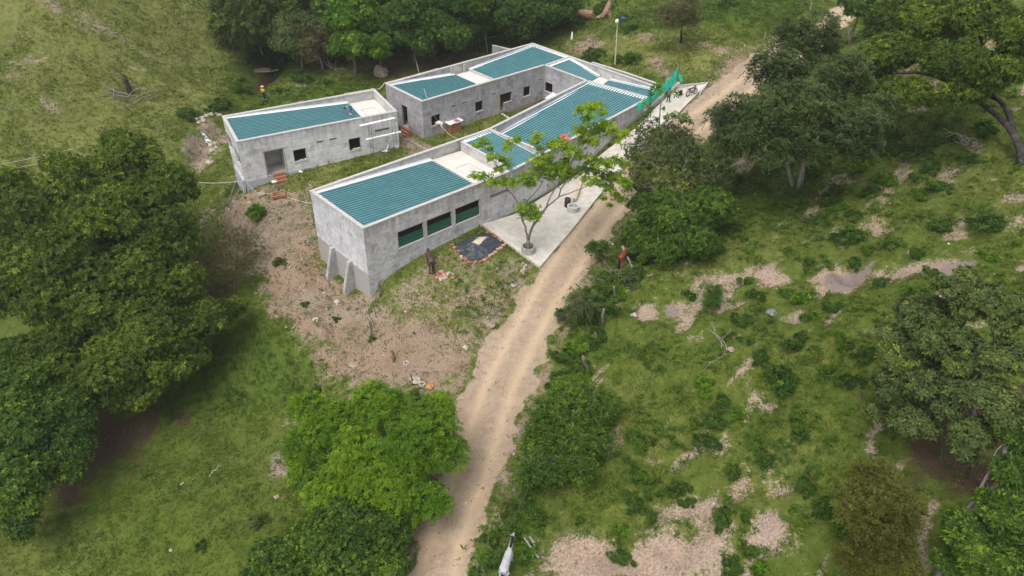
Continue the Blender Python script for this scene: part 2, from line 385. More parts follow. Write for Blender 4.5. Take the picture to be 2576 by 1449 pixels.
    return m.fin(g, 0.95, m.math('ADD', h, n2), 0.16, 0.12, 0.9)
m_ground()
def leafmat(name, dark, mid, tip, trans=0.32, rough=0.6, spec=0.18):
    m = NT(name); t = m.attr('tint')
    c = m.mix(m.ramp(t, 0.0, 0.6), dark, mid); c = m.mix(m.ramp(t, 0.62, 1.0), c, tip)
    m.fin(c, rough, None, 0, spec)
    tr = m.n('BsdfTranslucent'); m.set(tr.inputs[0], m.mix(1.0, c, (1.0, 1.15, 0.6), 'MULTIPLY')); mx = m.n('MixShader'); mx.inputs[0].default_value = trans
    m.t.links.new(m.b.outputs[0], mx.inputs[1]); m.t.links.new(tr.outputs[0], mx.inputs[2]); m.t.links.new(mx.outputs[0], m.t.nodes['Material Output'].inputs[0])
leafmat('leaf_mango', (0.047, 0.082, 0.010), (0.094, 0.143, 0.015), (0.210, 0.265, 0.024))
leafmat('leaf_deep', (0.038, 0.085, 0.013), (0.076, 0.140, 0.019), (0.191, 0.276, 0.025))
leafmat('leaf_grey', (0.070, 0.103, 0.032), (0.121, 0.161, 0.044), (0.241, 0.276, 0.034))
leafmat('leaf_lime', (0.070, 0.155, 0.009), (0.140, 0.247, 0.012), (0.254, 0.345, 0.019), 0.4)
leafmat('leaf_light', (0.14, 0.25, 0.014), (0.26, 0.37, 0.022), (0.4, 0.48, 0.045), 0.45)
leafmat('leaf_feather', (0.053, 0.083, 0.024), (0.095, 0.132, 0.038), (0.152, 0.196, 0.067), 0.4)
leafmat('leaf_rust', (0.075, 0.085, 0.014), (0.13, 0.138, 0.024), (0.2, 0.195, 0.038), 0.4)
leafmat('leaf_bright', (0.057, 0.132, 0.010), (0.114, 0.218, 0.015), (0.241, 0.345, 0.025))
leafmat('leaf_dull', (0.064, 0.090, 0.023), (0.108, 0.140, 0.034), (0.216, 0.247, 0.043))
leafmat('leaf_olive', (0.089, 0.086, 0.032), (0.146, 0.132, 0.052), (0.216, 0.190, 0.081))
leafmat('leaf_shrub', (0.056, 0.115, 0.015), (0.104, 0.184, 0.023), (0.203, 0.287, 0.032), 0.4)
leafmat('leaf_weed', (0.044, 0.092, 0.010), (0.095, 0.159, 0.015), (0.191, 0.241, 0.025))
leafmat('grass', (0.069, 0.110, 0.013), (0.140, 0.172, 0.023), (0.279, 0.259, 0.062), 0.25, 0.7, 0.1)
leafmat('dead_leaf', (0.1, 0.055, 0.03), (0.26, 0.17, 0.09), (0.42, 0.32, 0.18), 0.1, 0.9, 0.1)
M = MATS

# ------------------------------------------------------------------ terrain height field (surveyed spot heights, thin-plate spline)
A1, A2, A3, A4, A5, A6 = [np.array(p) for p in ((-17.47, 54.83), (-11.88, 48.87), (-0.17, 59.52), (-2.74, 68.58), (8.05, 83.08), (14.92, 77.98))]
B1, B2, BI, B3, B4 = [np.array(p) for p in ((-15.01, 80.54), (-10.22, 75.38), (3.39, 87.95), (2.0, 96.47), (16.29, 81.45))]
C1, C2, C3, C4 = [np.array(p) for p in ((-30.18, 70.22), (-26.77, 64.17), (-15.93, 78.65), (-12.55, 72.56))]
spots = [(-11.8, 48.6, -2.95), (-10.5, 49.8, -1.6), (-9.2, 51.1, -1.15), (-7.3, 52.8, -.8), (-5.2, 54.7, -.58), (-2.9, 56.8, -.42), (.3, 59.5, -.62), (3.4, 63.4, -.55),
  (-13.6, 50.5, -3.25), (-15.5, 52.3, -3.25), (-17.7, 54.7, -3.0), (-26.95, 63.9, -1.55), (-25, 65, -.97), (-22.3, 66.6, -.5), (-17.5, 69.4, -.27), (-12.5, 72.3, -.1),
  (-10.2, 75.2, -.47), (-6.3, 78.8, -.37), (-3.1, 81.7, -.28), (3.2, 87.4, -.45), (-13.8, 79, -.57), (-6, 67, -.42), (0, 73, -.42), (6, 80.5, -.42), (-12, 62, -.75),
  (5.5, 65.2, 0.0), (8.5, 68.5, 1.0), (12, 72.5, 2.0)]
for x, y, z in [(2450, 505, 2.15), (2612, 400, 2.7), (2690, 365, 2.95), (2763, 324, 3.25), (2647, 444, 2.3), (2520, 570, 1.3), (2336, 767, -.1), (2230, 902, -.7), (2109, 1042, -1.25),
  (1720, 2250, -3.6), (1870, 1900, -3.25), (2000, 1600, -2.8), (2110, 1300, -2.2), (2270, 1020, -1.35), (2420, 800, -.3), (2560, 640, .7), (2720, 480, 1.95), (2830, 370, 2.8), (2950, 290, 3.6), (3100, 200, 4.7), (3220, 110, 5.6), (3330, 40, 6.4),
  (1800, 1250, -2.3), (1600, 1100, -1.75), (1560, 1350, -3.1), (1330, 1250, -3.55), (1200, 1150, -3.45), (1100, 1000, -2.7), (1100, 880, -2.0), (1150, 790, -1.5), (1350, 1450, -4.6), (1200, 1520, -6.2), (1000, 1500, -7.2), (1150, 1380, -4.4), (1050, 1250, -4.2), (950, 1150, -4.3),
  (950, 950, -3.6), (850, 850, -4.4), (870, 720, -3.6), (790, 560, -4.6), (720, 560, -4.2), (700, 620, -5.0), (850, 480, -3.2), (700, 1900, -8), (300, 2200, -8.4), (100, 1700, -8.6), (1500, 2000, -5.6), (1300, 2200, -6.6), (1600, 1720, -3.9), (1700, 2000, -4.2),
  (550, 420, -2.0), (450, 600, -4.0), (300, 500, -2.2), (100, 350, 1.5), (100, 200, 4), (100, 20, 8), (400, 100, 5), (800, 60, 3.5), (800, 250, -1.0), (400, 1000, -6.8), (100, 900, -6.0), (0, 600, -2.5), (1040, 395, -1.2), (950, 330, -1.9), (1000, 230, -1.2),
  (1390, 285, -.3), (1500, 258, 0), (1620, 235, .4), (1700, 222, .9), (1560, 330, -.5), (1900, 185, .4), (1300, 330, -.8), (2280, 215, 2.0), (2480, 250, 3.3), (2480, 140, 4.3), (2250, 60, 3.5), (2660, 168, 4.8), (3000, 60, 7.0), (2880, 190, 5.6), (2600, 20, 6.0), (2420, 330, 2.6), (2700, 300, 3.6),
  (2080, 130, 1.6), (2250, 1500, -2), (2500, 1300, -.4), (2500, 1700, -.8), (2050, 2200, -2.6), (2440, 1040, -.6), (2700, 1000, 1.4), (3000, 1250, 2.6), (2800, 2100, .4), (3200, 1800, 2.8), (3500, 2200, 3.6), (3900, 2100, 5.2), (3900, 1500, 7), (3400, 1050, 5), (3900, 1000, 8.6), (3900, 650, 9.6),
  (3100, 735, 3.6), (3500, 700, 6.4), (3500, 300, 8.5), (3900, 200, 12), (3700, 50, 12), (3300, 450, 5.8)]:
    spots.append(tuple(onz(*S(x, y), z)))
for x, y, z in [(-300, 500, 60), (0, 550, 55), (300, 500, 70), (-400, 100, 25), (400, 100, 70), (-300, -150, -15), (300, -150, 40), (-150, 180, 22), (-60, 175, 13), (0, 165, 12), (50, 160, 13), (120, 150, 24), (-45, 25, -9.5), (-10, 15, -6), (15, 12, 0), (40, 22, 6), (80, 60, 18), (-90, 60, -2)]:
    spots.append((x, y, z))
spots = np.array(spots)
def _tps_fit(P, lam=0.4):
    n = len(P); X = P[:, :2] / 50.0
    d2 = ((X[:, None] - X[None]) ** 2).sum(2); K = 0.5 * d2 * np.log(d2 + 1e-12)
    A = np.zeros((n + 3, n + 3)); A[:n, :n] = K + np.eye(n) * lam * 1e-4; A[:n, n] = 1; A[:n, n + 1:] = X; A[n, :n] = 1; A[n + 1:, :n] = X.T
    return X, np.linalg.solve(A, np.concatenate([P[:, 2], np.zeros(3)]))
_TX, _TW = _tps_fit(spots)
def tps(x, y):
    x = np.asarray(x, float).ravel() / 50.0; y = np.asarray(y, float).ravel() / 50.0; out = np.empty(len(x))
    for i in range(0, len(x), 20000):
        d2 = (x[i:i + 20000, None] - _TX[None, :, 0]) ** 2 + (y[i:i + 20000, None] - _TX[None, :, 1]) ** 2
        out[i:i + 20000] = (0.5 * d2 * np.log(d2 + 1e-12)) @ _TW[:-3] + _TW[-3] + _TW[-2] * x[i:i + 20000] + _TW[-1] * y[i:i + 20000]
    return out
def axis(parts): return np.unique(np.round(np.concatenate([np.arange(a, b, s) for a, b, s in parts]), 3))
GX = axis([(-420, -120, 20), (-120, -58, 1.2), (-58, 50, .36), (50, 120, 1.0), (120, 421, 20)])
GY = axis([(-160, 12, 8), (12, 20, 1), (20, 112, .36), (112, 190, 1.2), (190, 561, 20)])
XX, YY = np.meshgrid(GX, GY)
ZZ = tps(XX, YY).reshape(XX.shape)

def pip(poly, x, y):
    ins = np.zeros(np.shape(x), bool); n = len(poly); j = n - 1
    for i in range(n):
        xi, yi = poly[i]; xj, yj = poly[j]
        if yi != yj:
            c = ((yi > y) != (yj > y)) & (x < (xj - xi) * (y - yi) / (yj - yi) + xi); ins ^= c
        j = i
    return ins
def pdist(poly, x, y, closed=True):
    d = np.full(np.shape(x), 1e9); n = len(poly)
    for i in range(n if closed else n - 1):
        a = np.array(poly[i]); b = np.array(poly[(i + 1) % n]); v = b - a; L = v @ v + 1e-9
        t = np.clip(((x - a[0]) * v[0] + (y - a[1]) * v[1]) / L, 0, 1)
        d = np.minimum(d, np.hypot(x - a[0] - t * v[0], y - a[1] - t * v[1]))
    return d
def sdist(poly, x, y):
    """signed distance, positive inside"""
    out = np.full(np.shape(x), -1e3); P = np.array(poly)
    w = (x > P[:, 0].min() - 6) & (x < P[:, 0].max() + 6) & (y > P[:, 1].min() - 6) & (y < P[:, 1].max() + 6)
    if w.any():
        d = pdist(poly, x[w], y[w]); out[w] = np.where(pip(poly, x[w], y[w]), d, -d)
    return out
FOOT = [[A1, A2, A3, A6, A5, A4], [B1, B2, BI, A5, A6, B4, B3], [C1, C2, C4, C3]]
_bd = np.max([sdist(p, XX, YY) for p in FOOT], 0)

def ground0(x, y, Z=None):
    Z = ZZ if Z is None else Z
    x = np.atleast_1d(np.asarray(x, float)); y = np.atleast_1d(np.asarray(y, float))
    i = np.clip(np.searchsorted(GX, x) - 1, 0, len(GX) - 2); j = np.clip(np.searchsorted(GY, y) - 1, 0, len(GY) - 2)
    fx = (x - GX[i]) / (GX[i + 1] - GX[i]); fy = (y - GY[j]) / (GY[j + 1] - GY[j])
    return (Z[j, i] * (1 - fx) + Z[j, i + 1] * fx) * (1 - fy) + (Z[j + 1, i] * (1 - fx) + Z[j + 1, i + 1] * fx) * fy
def gz(x, y): return float(ground0(x, y)[0])
def at_height(x, y, h=0.0):
    """where the sight line comes within h metres of the ground"""
    d = ray(x, y); t0 = 8.0 / np.hypot(d[0], d[1]); t = np.arange(t0, 320, 0.25)
    P = np.array([0, 0, CAMZ]) + d[None] * t[:, None]; e = P[:, 2] - ground0(P[:, 0], P[:, 1]) - h
    k = np.argmax(e <= 0)
    if k == 0: return P[-1]
    f = e[k - 1] / (e[k - 1] - e[k]); return P[k - 1] * (1 - f) + P[k] * f
def gr(x, y): return at_height(x, y, 0.0)
def grS(x, y): return gr(*S(x, y))
def gpoly(pts): return [tuple(gr(x, y)[:2]) for x, y in pts]

# patio outline (kerb side and wall side), road, and the bare, dry and lush patches, all as plan polygons
PW = [onz(*S(1882, 876), -.35), np.array([.15, 59.3, -.45]), np.array([3.5, 63.5, -.42]), np.array([6.6, 67.1, .0]), np.array([9.6, 70.6, .95]), np.array([13.2, 74.2, 2.1]), onz(*S(2545, 435), 2.5), onz(*S(2640, 347), 2.95)]
PR = [onz(*S(2109, 1042), -1.15), onz(*S(2165, 975), -.95), onz(*S(2230, 902), -.62), onz(*S(2336, 767), 0), onz(*S(2440, 650), .7), onz(*S(2545, 545), 1.5), onz(*S(2647, 444), 2.4), onz(*S(2763, 324), 3.25)]
patio_poly = [p[:2] for p in PW] + [p[:2] for p in PR[::-1]]
ROAD_L = [(1020, 1470), (1060, 1300), (1115, 1180), (1150, 1050), (1190, 930), (1250, 830), (1325, 715), (1385, 640), (1450, 560), (1500, 490), (1565, 415), (1640, 345), (1715, 275), (1785, 222), (1850, 170), (1950, 115), (2060, 55), (2110, 5)]
ROAD_R = [(1165, 1470), (1205, 1330), (1255, 1200), (1292, 1080), (1340, 960), (1385, 860), (1425, 770), (1475, 680), (1535, 580), (1615, 490), (1695, 408), (1790, 335), (1880, 260), (1960, 195), (2050, 130), (2130, 70), (2180, 5)]
_rl = gpoly(ROAD_L); _rr = gpoly(ROAD_R); road_poly = _rl + _rr[::-1]
def resample(P, n):
    P = np.array(P, float); s = np.r_[0, np.cumsum(np.linalg.norm(np.diff(P[:, :2], axis=0), axis=1))]
    t = np.linspace(0, s[-1], n); return np.stack([np.interp(t, s, P[:, k]) for k in range(P.shape[1])], 1)
road_mid = (resample(_rl, 40) + resample(_rr, 40)) / 2
YARD = [(495, 525), (620, 480), (700, 455), (800, 455), (800, 560), (815, 660), (935, 750), (1000, 690), (1080, 640), (1140, 615), (1330, 640), (1345, 675), (1300, 760), (1215, 860), (1150, 980), (1110, 1020), (980, 1010), (900, 1000), (815, 975), (770, 900), (725, 830), (650, 740), (590, 660), (545, 600)]
DIRT = [[(495, 525), (620, 480), (700, 470), (790, 480), (800, 560), (815, 660), (935, 750), (990, 790), (1120, 810), (1215, 860), (1150, 980), (1110, 1020), (980, 1010), (900, 1000), (815, 975), (770, 900), (725, 830), (650, 740), (590, 660), (545, 600)],
  [(1430, 110), (1490, 85), (1520, 110), (1480, 140), (1440, 145)], [(1540, 100), (1600, 90), (1690, 92), (1690, 108), (1600, 112)], [(1730, 105), (1800, 112), (1860, 130), (1800, 138), (1740, 122)], [(1640, 150), (1670, 140), (1700, 160), (1690, 200), (1640, 185)],
  [(1800, 190), (1880, 130), (1930, 130), (1860, 200), (1800, 240)], [(465, 335), (520, 300), (575, 310), (582, 360), (530, 402), (480, 410), (458, 380)], [(1350, 1010), (1390, 850), (1420, 770), (1470, 690), (1490, 700), (1440, 790), (1400, 870), (1330, 1010), (1280, 1200), (1250, 1200)],
  [(700, 300), (740, 250), (770, 230), (770, 260), (720, 310)], [(1000, 330), (1050, 350), (1120, 390), (1060, 400), (1000, 370)], [(690, 1050), (740, 1045), (790, 1040), (780, 1070), (690, 1070)], [(660, 1150), (720, 1130), (760, 1160), (700, 1200)]]
BARE = [[(1738, 700), (1765, 688), (1790, 735), (1805, 778), (1768, 770)], [(1793, 692), (1838, 688), (1838, 720), (1872, 780), (1850, 778), (1808, 735)], [(1848, 692), (1888, 686), (1882, 722), (1852, 718)], [(1895, 692), (1950, 662), (1985, 700), (1960, 725), (1900, 722)],
  [(2180, 668), (2380, 636), (2450, 652), (2445, 745), (2390, 752), (2370, 695), (2200, 705)], [(1838, 1215), (1880, 1158), (1902, 1172), (1872, 1232), (1850, 1245)], [(1910, 1172), (1975, 1128), (1988, 1190), (1975, 1232), (1940, 1232), (1920, 1212)],
  [(1685, 1262), (1740, 1228), (1795, 1238), (1785, 1290), (1720, 1305), (1680, 1290)], [(1370, 1400), (1420, 1338), (1500, 1345), (1565, 1372), (1640, 1340), (1700, 1325), (1830, 1345), (1860, 1470), (1360, 1470)], [(1878, 1345), (1930, 1298), (1962, 1322), (1992, 1382), (1960, 1402), (1900, 1382)],
  [(2170, 560), (2210, 540), (2230, 570), (2200, 600)], [(2520, 540), (2576, 545), (2576, 585), (2540, 575)], [(1790, 1115), (1850, 1110), (1850, 1140), (1800, 1145)], [(1900, 1000), (1950, 1005), (1970, 1030), (1920, 1025)], [(1845, 920), (1880, 915), (1890, 945), (1855, 950)], [(1600, 780), (1640, 765), (1650, 800), (1615, 805)], [(1690, 770), (1720, 760), (1730, 800), (1700, 800)],
  [(85, 150), (108, 150), (106, 168), (88, 165)], [(2110, 640), (2180, 660), (2180, 700), (2060, 740), (2060, 690)], [(1990, 770), (2030, 760), (2040, 790), (2000, 800)], [(1745, 850), (1765, 845), (1765, 865), (1745, 865)]]
MUD = [[(2075, 712), (2130, 672), (2190, 664), (2165, 700), (2100, 728)], [(2390, 660), (2440, 665), (2435, 730), (2385, 740)], [(1680, 765), (1710, 755), (1720, 790), (1685, 795)], [(1285, 1130), (1300, 1060), (1312, 1060), (1300, 1140)]]
LITTER = [[(225, 1020), (420, 1000), (480, 1060), (400, 1120), (250, 1215), (120, 1265), (50, 1210), (120, 1100)], [(690, 120), (1200, 110), (1190, 165), (960, 195), (820, 180)], [(2170, 1010), (2576, 990), (2576, 1320), (2360, 1270), (2300, 1180)], [(510, 590), (600, 680), (640, 780), (540, 780), (480, 650)], [(640, 150), (700, 120), (720, 190), (640, 220)], [(960, 190), (1230, 130), (1240, 150), (1000, 210)]]
LUSH = [[(1150, 690), (1310, 680), (1290, 755), (1205, 855), (1160, 850), (1120, 770)], [(430, 880), (720, 840), (790, 980), (760, 1030), (600, 1030), (440, 1000)], [(1440, 640), (1700, 560), (2050, 480), (2060, 560), (1750, 640), (1500, 760), (1420, 850)], [(1220, 1230), (1330, 1200), (1350, 1449), (1180, 1449)], [(590, 310), (720, 220), (960, 215), (950, 235), (560, 300)], [(1560, 40), (1900, 0), (2080, 0), (1950, 80), (1560, 85)], [(2150, 320), (2400, 300), (2450, 420), (2200, 430)]]
DRY = [[(0, 0), (560, 0), (560, 230), (480, 320), (300, 470), (0, 480)], [(700, 445), (1000, 372), (1010, 345), (1250, 300), (1390, 265), (1330, 345), (1150, 345), (800, 470)], [(1000, 690), (1140, 620), (1330, 640), (1200, 860), (1130, 980), (960, 900)], [(1430, 90), (1760, 90), (1870, 130), (1780, 210), (1560, 180)]]
def mask(polys, soft=1.2, amp=1.0, sd=3):
    d = np.full(XX.shape, -1e3)
    for p in polys: d = np.maximum(d, sdist(gpoly(p), XX, YY))
    d = d + amp * (fbm(XX / 1.7, YY / 1.7, sd) - 0.5) * 2
    return sstep(-soft, soft, d)
_dp = sdist([tuple(p) for p in patio_poly], XX, YY); _dr = sdist(road_poly, XX, YY)
ATT = {'road': sstep(-.9, .9, _dr + 1.9 * (fbm(XX / 1.6, YY / 1.6, 9) - .5)), 'dirt': np.maximum(.8 * mask(DIRT, 2.2, 2.2, 5), .5 * mask([YARD], 1.5, 1.5, 15)), 'bare': .92 * mask(BARE, 1.0, 1.1, 6), 'mud': mask(MUD, .7, 1.3, 7), 'litter': .8 * mask(LITTER, 2.2, 2.8, 8), 'lush': mask(LUSH, 1.5, 1.5, 11), 'dry': mask(DRY, 3.0, 3.0, 12)}
_dm = pdist([tuple(p) for p in road_mid], XX, YY, False)
ATT['track'] = np.exp(-((_dm - 1.05 + .35 * (fbm(XX / 3, YY / 3, 21) - .5)) / .42) ** 2) * ATT['road']
ATT['dirt'] = np.maximum(ATT['dirt'], .62 * sstep(-3.2, -.2, _dr) * (1 - ATT['road']) * (XX < 40))
_bank = mask([[(690, 760), (800, 800), (930, 840), (990, 900), (940, 980), (830, 985), (760, 900), (690, 830)], [(640, 690), (760, 660), (800, 720), (700, 760)]], 1.5, 1.5, 33)
ATT['pink'] = np.maximum(sstep(.4, .7, fbm(XX / 9, YY / 9, 31)), _bank)
_side = sstep(0, 8, XX - np.interp(YY, road_mid[:, 1], road_mid[:, 0]))        # the hillside right of the road
ATT['bare'] = np.maximum(ATT['bare'],  .7 * sstep(.57, .71, fbm((XX * .8 - YY * .6) / 1.5, (XX * .6 + YY * .8) / 4.2, 41, 5)) * _side * (YY < 75))
ATT['bare'] = np.maximum(ATT['bare'],   .5 * sstep(.63, .76, fbm(XX / 1.1, YY / 1.1, 47, 4)) * _side * (YY < 72))
ATT['dirt'] = np.maximum(ATT['dirt'], .5 * sstep(.6, .75, fbm(XX / 5, YY / 3, 43, 4)) * (XX < -25) * (YY > 62))
ATT['dirt'] = np.maximum(ATT['dirt'], .62 * mask(BARE, 2.6, 1.6, 61))
ATT['dry'] = np.clip(ATT['dry'] * .75 + .35 * sstep(.45, .7, fbm(XX / 7, YY / 7, 45)), 0, 1)
# roughen the ground away from the road and the buildings
_free = sstep(.2, 3.5, -_bd) * sstep(.0, 3.0, -_dp) * (1 - .8 * ATT['road'])
ZZ = ZZ + _free * ((0.9 + .9 * sstep(-18, -30, XX)) * (fbm(XX / 9, YY / 9, 51, 3) - .5) + 0.5 * (fbm(XX / 2.4, YY / 2.4, 53, 4) - .5) + (0.7 * _side + .25) * (fbm(XX / 1.1, YY / 1.4, 55, 3) - .5) + 1.1 * _side * (fbm((XX * .8 - YY * .6) / 2.2, (XX * .6 + YY * .8) / 6, 59, 3) - .5))
ZZ = ZZ + _bank * _free * .9 * (fbm((XX * .8 + YY * .6) / .7, (YY * .8 - XX * .6) / 3.0, 67, 3) - .5)
ZZ = ZZ + ATT['dirt'] * _free * .6 * (fbm(XX / .9, YY / .9, 65, 4) - .5)
ZZ = ZZ + ATT['bare'] * _free * (.9 * (fbm(XX / 1.3, YY / 1.3, 63, 4) - .5) - .35) - .12 * ATT['track']
ZZ = ZZ + .05 * ATT['road'] * (fbm(XX / .8, YY / .8, 57, 3) - .5)
_str = [gr(505, 330)[:2], gr(515, 345)[:2], gr(520, 362)[:2], gr(500, 385)[:2], gr(470, 400)[:2]]
_gul = [gr(700, 160)[:2], gr(640, 215)[:2], gr(605, 260)[:2], gr(560, 300)[:2], gr(515, 345)[:2], gr(490, 400)[:2], gr(470, 440)[:2]]
ZZ = ZZ - 1.5 * np.exp(-(pdist([tuple(p) for p in _gul], XX, YY, False) / 1.3) ** 2)
ZZ = np.where(_bd > .4, np.minimum(ZZ, -.6), ZZ)
_pl = np.concatenate([resample(PW, 80) * (1 - t) + resample(PR, 80) * t for t in np.linspace(0, 1, 13)])
_near = _dp > -2.5
_pz = np.array([_pl[((_pl[:, :2] - p) ** 2).sum(1).argmin(), 2] for p in np.stack([XX[_near], YY[_near]], 1)])
_w = sstep(-2.5, -.4, _dp[_near])
ZZ[_near] = ZZ[_near] * (1 - _w) + (_pz - .07 - .3 * sstep(-.35, .25, _dp[_near])) * _w
def att(name, x, y): return ground0(x, y, ATT[name])

# the ground is one height field cut into plainly named sheets that meet edge to edge
def make_ground():
    ny, nx = XX.shape
    V = np.stack([XX.ravel(), YY.ravel(), ZZ.ravel()], 1)
    q = (np.arange(ny - 1)[:, None] * nx + np.arange(nx - 1)[None]).ravel()
    F = np.stack([q, q + 1, q + nx + 1, q + nx], 1)
    cx = .25 * (XX[:-1, :-1] + XX[1:, :-1] + XX[:-1, 1:] + XX[1:, 1:]).ravel(); cy = .25 * (YY[:-1, :-1] + YY[1:, :-1] + YY[:-1, 1:] + YY[1:, 1:]).ravel()
    inroad = pip(road_poly, cx, cy)
    yard = pip(gpoly(YARD), cx, cy) & ~inroad
    for name, sel in (('dirt_road', inroad), ('dirt_yard', yard), ('ground', ~inroad & ~yard)):
        f = F[sel]; used, inv = np.unique(f.ravel(), return_inverse=True)
        me = raw_mesh(name, V[used], inv, np.arange(len(f)) * 4, {k: ('POINT', a.ravel()[used]) for k, a in ATT.items()})
        o = link(name, me, M['ground'], None, True); o['kind'] = 'structure'
make_ground()

def make_patio():
    n, k = 60, 8
    a = resample(PW, n); b = resample(PR, n); V = []; F = []
    for i in range(n):
        for j in range(k + 1):
            p = a[i] * (1 - j / k) + b[i] * j / k; V.append(p)
    for i in range(n - 1):
        for j in range(k): q = i * (k + 1) + j; F.append((q, q + 1, q + k + 2, q + k + 1))
    rim = [i * (k + 1) for i in range(n)] + [(n - 1) * (k + 1) + j for j in range(1, k + 1)] + [i * (k + 1) + k for i in range(n - 2, -1, -1)] + [j for j in range(k - 1, 0, -1)]
    m0 = len(V)
    for i in rim: V.append(np.array(V[i]) - [0, 0, .55])
    for i in range(len(rim)): j = (i + 1) % len(rim); F.append((rim[i], m0 + i, m0 + j, rim[j]))
    mb = MB(); mb.add(V, F); o = mb.obj('patio', M['patio_concrete']); o['kind'] = 'structure'
make_patio()
def patio_z(x, y):
    n = 200; a = resample(PW, n); b = resample(PR, n); best = (1e9, 0)
    for t in np.linspace(0, 1, 25):
        p = a * (1 - t) + b * t; d = np.hypot(p[:, 0] - x, p[:, 1] - y); i = d.argmin()
        if d[i] < best[0]: best = (d[i], p[i, 2])
    return best[1]
def pat(x, y):
    """point of the patio under a sight line (full photograph pixels)"""
    z = 1.0
    for _ in range(30): p = onz(*S(x, y), z); z = .5 * z + .5 * patio_z(p[0], p[1])
    return onz(*S(x, y), z)

# ------------------------------------------------------------------ buildings
def wall_mesh(mb, a, b, t, z0, z1, holes=(), u0=0.0):
    """wall from a to b, its outer face on the right hand side going a -> b, with holes (s0, s1, za, zb)"""
    a = np.asarray(a, float); b = np.asarray(b, float); L = np.linalg.norm(b - a); u = (b - a) / L; n = np.array([-u[1], u[0]])
    ss = sorted({0.0, L} | {h[i] for h in holes for i in (0, 1)}); zs = sorted({z0, z1} | {h[i] for h in holes for i in (2, 3)})
    def op(i, j):
        if not (0 <= i < len(ss) - 1 and 0 <= j < len(zs) - 1): return None
        s = (ss[i] + ss[i + 1]) / 2; z = (zs[j] + zs[j + 1]) / 2
        return any(h[0] < s < h[1] and h[2] < z < h[3] for h in holes)
    def P(s, z, d): q = a + u * s + n * d; return (q[0], q[1], z)
    def face(pts): mb.add([P(*p) for p in pts], [tuple(range(len(pts)))], [(u0 + p[0] + p[2], p[1]) for p in pts])
    for i in range(len(ss) - 1):
        for j in range(len(zs) - 1):
            if op(i, j): continue
            s0, s1, za, zb = ss[i], ss[i + 1], zs[j], zs[j + 1]
            face([(s0, za, 0), (s1, za, 0), (s1, zb, 0), (s0, zb, 0)]); face([(s1, za, t), (s0, za, t), (s0, zb, t), (s1, zb, t)])
            if op(i + 1, j): face([(s1, za, 0), (s1, za, t), (s1, zb, t), (s1, zb, 0)])
            if op(i - 1, j): face([(s0, za, t), (s0, za, 0), (s0, zb, 0), (s0, zb, t)])
            if op(i, j + 1) or j == len(zs) - 2: face([(s0, zb, 0), (s1, zb, 0), (s1, zb, t), (s0, zb, t)])
            if op(i, j - 1): face([(s0, za, t), (s1, za, t), (s1, za, 0), (s0, za, 0)])
def strip(mb, pts, lo, hi, z0, z1, closed=False):
    """mitred band along a plan polyline between left offsets lo and hi"""
    P = np.array([p[:2] for p in pts], float); n = len(P); rows = []
    for i in range(n):
        d = []
        if closed or i > 0: d.append(P[i] - P[i - 1])
        if closed or i < n - 1: d.append(P[(i + 1) % n] - P[i])
        d = [v / np.linalg.norm(v) for v in d]; ns = [np.array([-v[1], v[0]]) for v in d]; m = sum(ns); m = m / np.linalg.norm(m); m = m / max(m @ ns[0], .3)
        rows.append([(*(P[i] + m * lo), z0), (*(P[i] + m * hi), z0), (*(P[i] + m * hi), z1), (*(P[i] + m * lo), z1)])
    V = [p for r in rows for p in r]; F = []
    for i in range(n if closed else n - 1):
        j = (i + 1) % n
        for k in range(4): l = (k + 1) % 4; F.append((i * 4 + k, i * 4 + l, j * 4 + l, j * 4 + k))
    if not closed: F += [(3, 2, 1, 0), tuple((n - 1) * 4 + k for k in range(4))]
    mb.add(V, F)
def lerp(a, b, s): a = np.asarray(a, float); b = np.asarray(b, float); return a + (b - a) * s / np.linalg.norm(b - a)
def off(a, b, d):
    """line a-b moved d to its left"""
    u = (b - a) / np.linalg.norm(b - a); n = np.array([-u[1], u[0]]); return a + n * d, b + n * d
def isect(l1, l2):
    a, b = l1; c, d = l2; M2 = np.array([b - a, -(d - c)]).T; t = np.linalg.solve(M2, c - a); return a + (b - a) * t[0]
def inner(poly, ds):
    """offset each edge i of a polygon (interior on the left) inwards by ds[i]"""
    n = len(poly); L = [off(np.asarray(poly[i], float), np.asarray(poly[(i + 1) % n], float), ds[i]) for i in range(n)]
    return [isect(L[i - 1], L[i]) for i in range(n)]
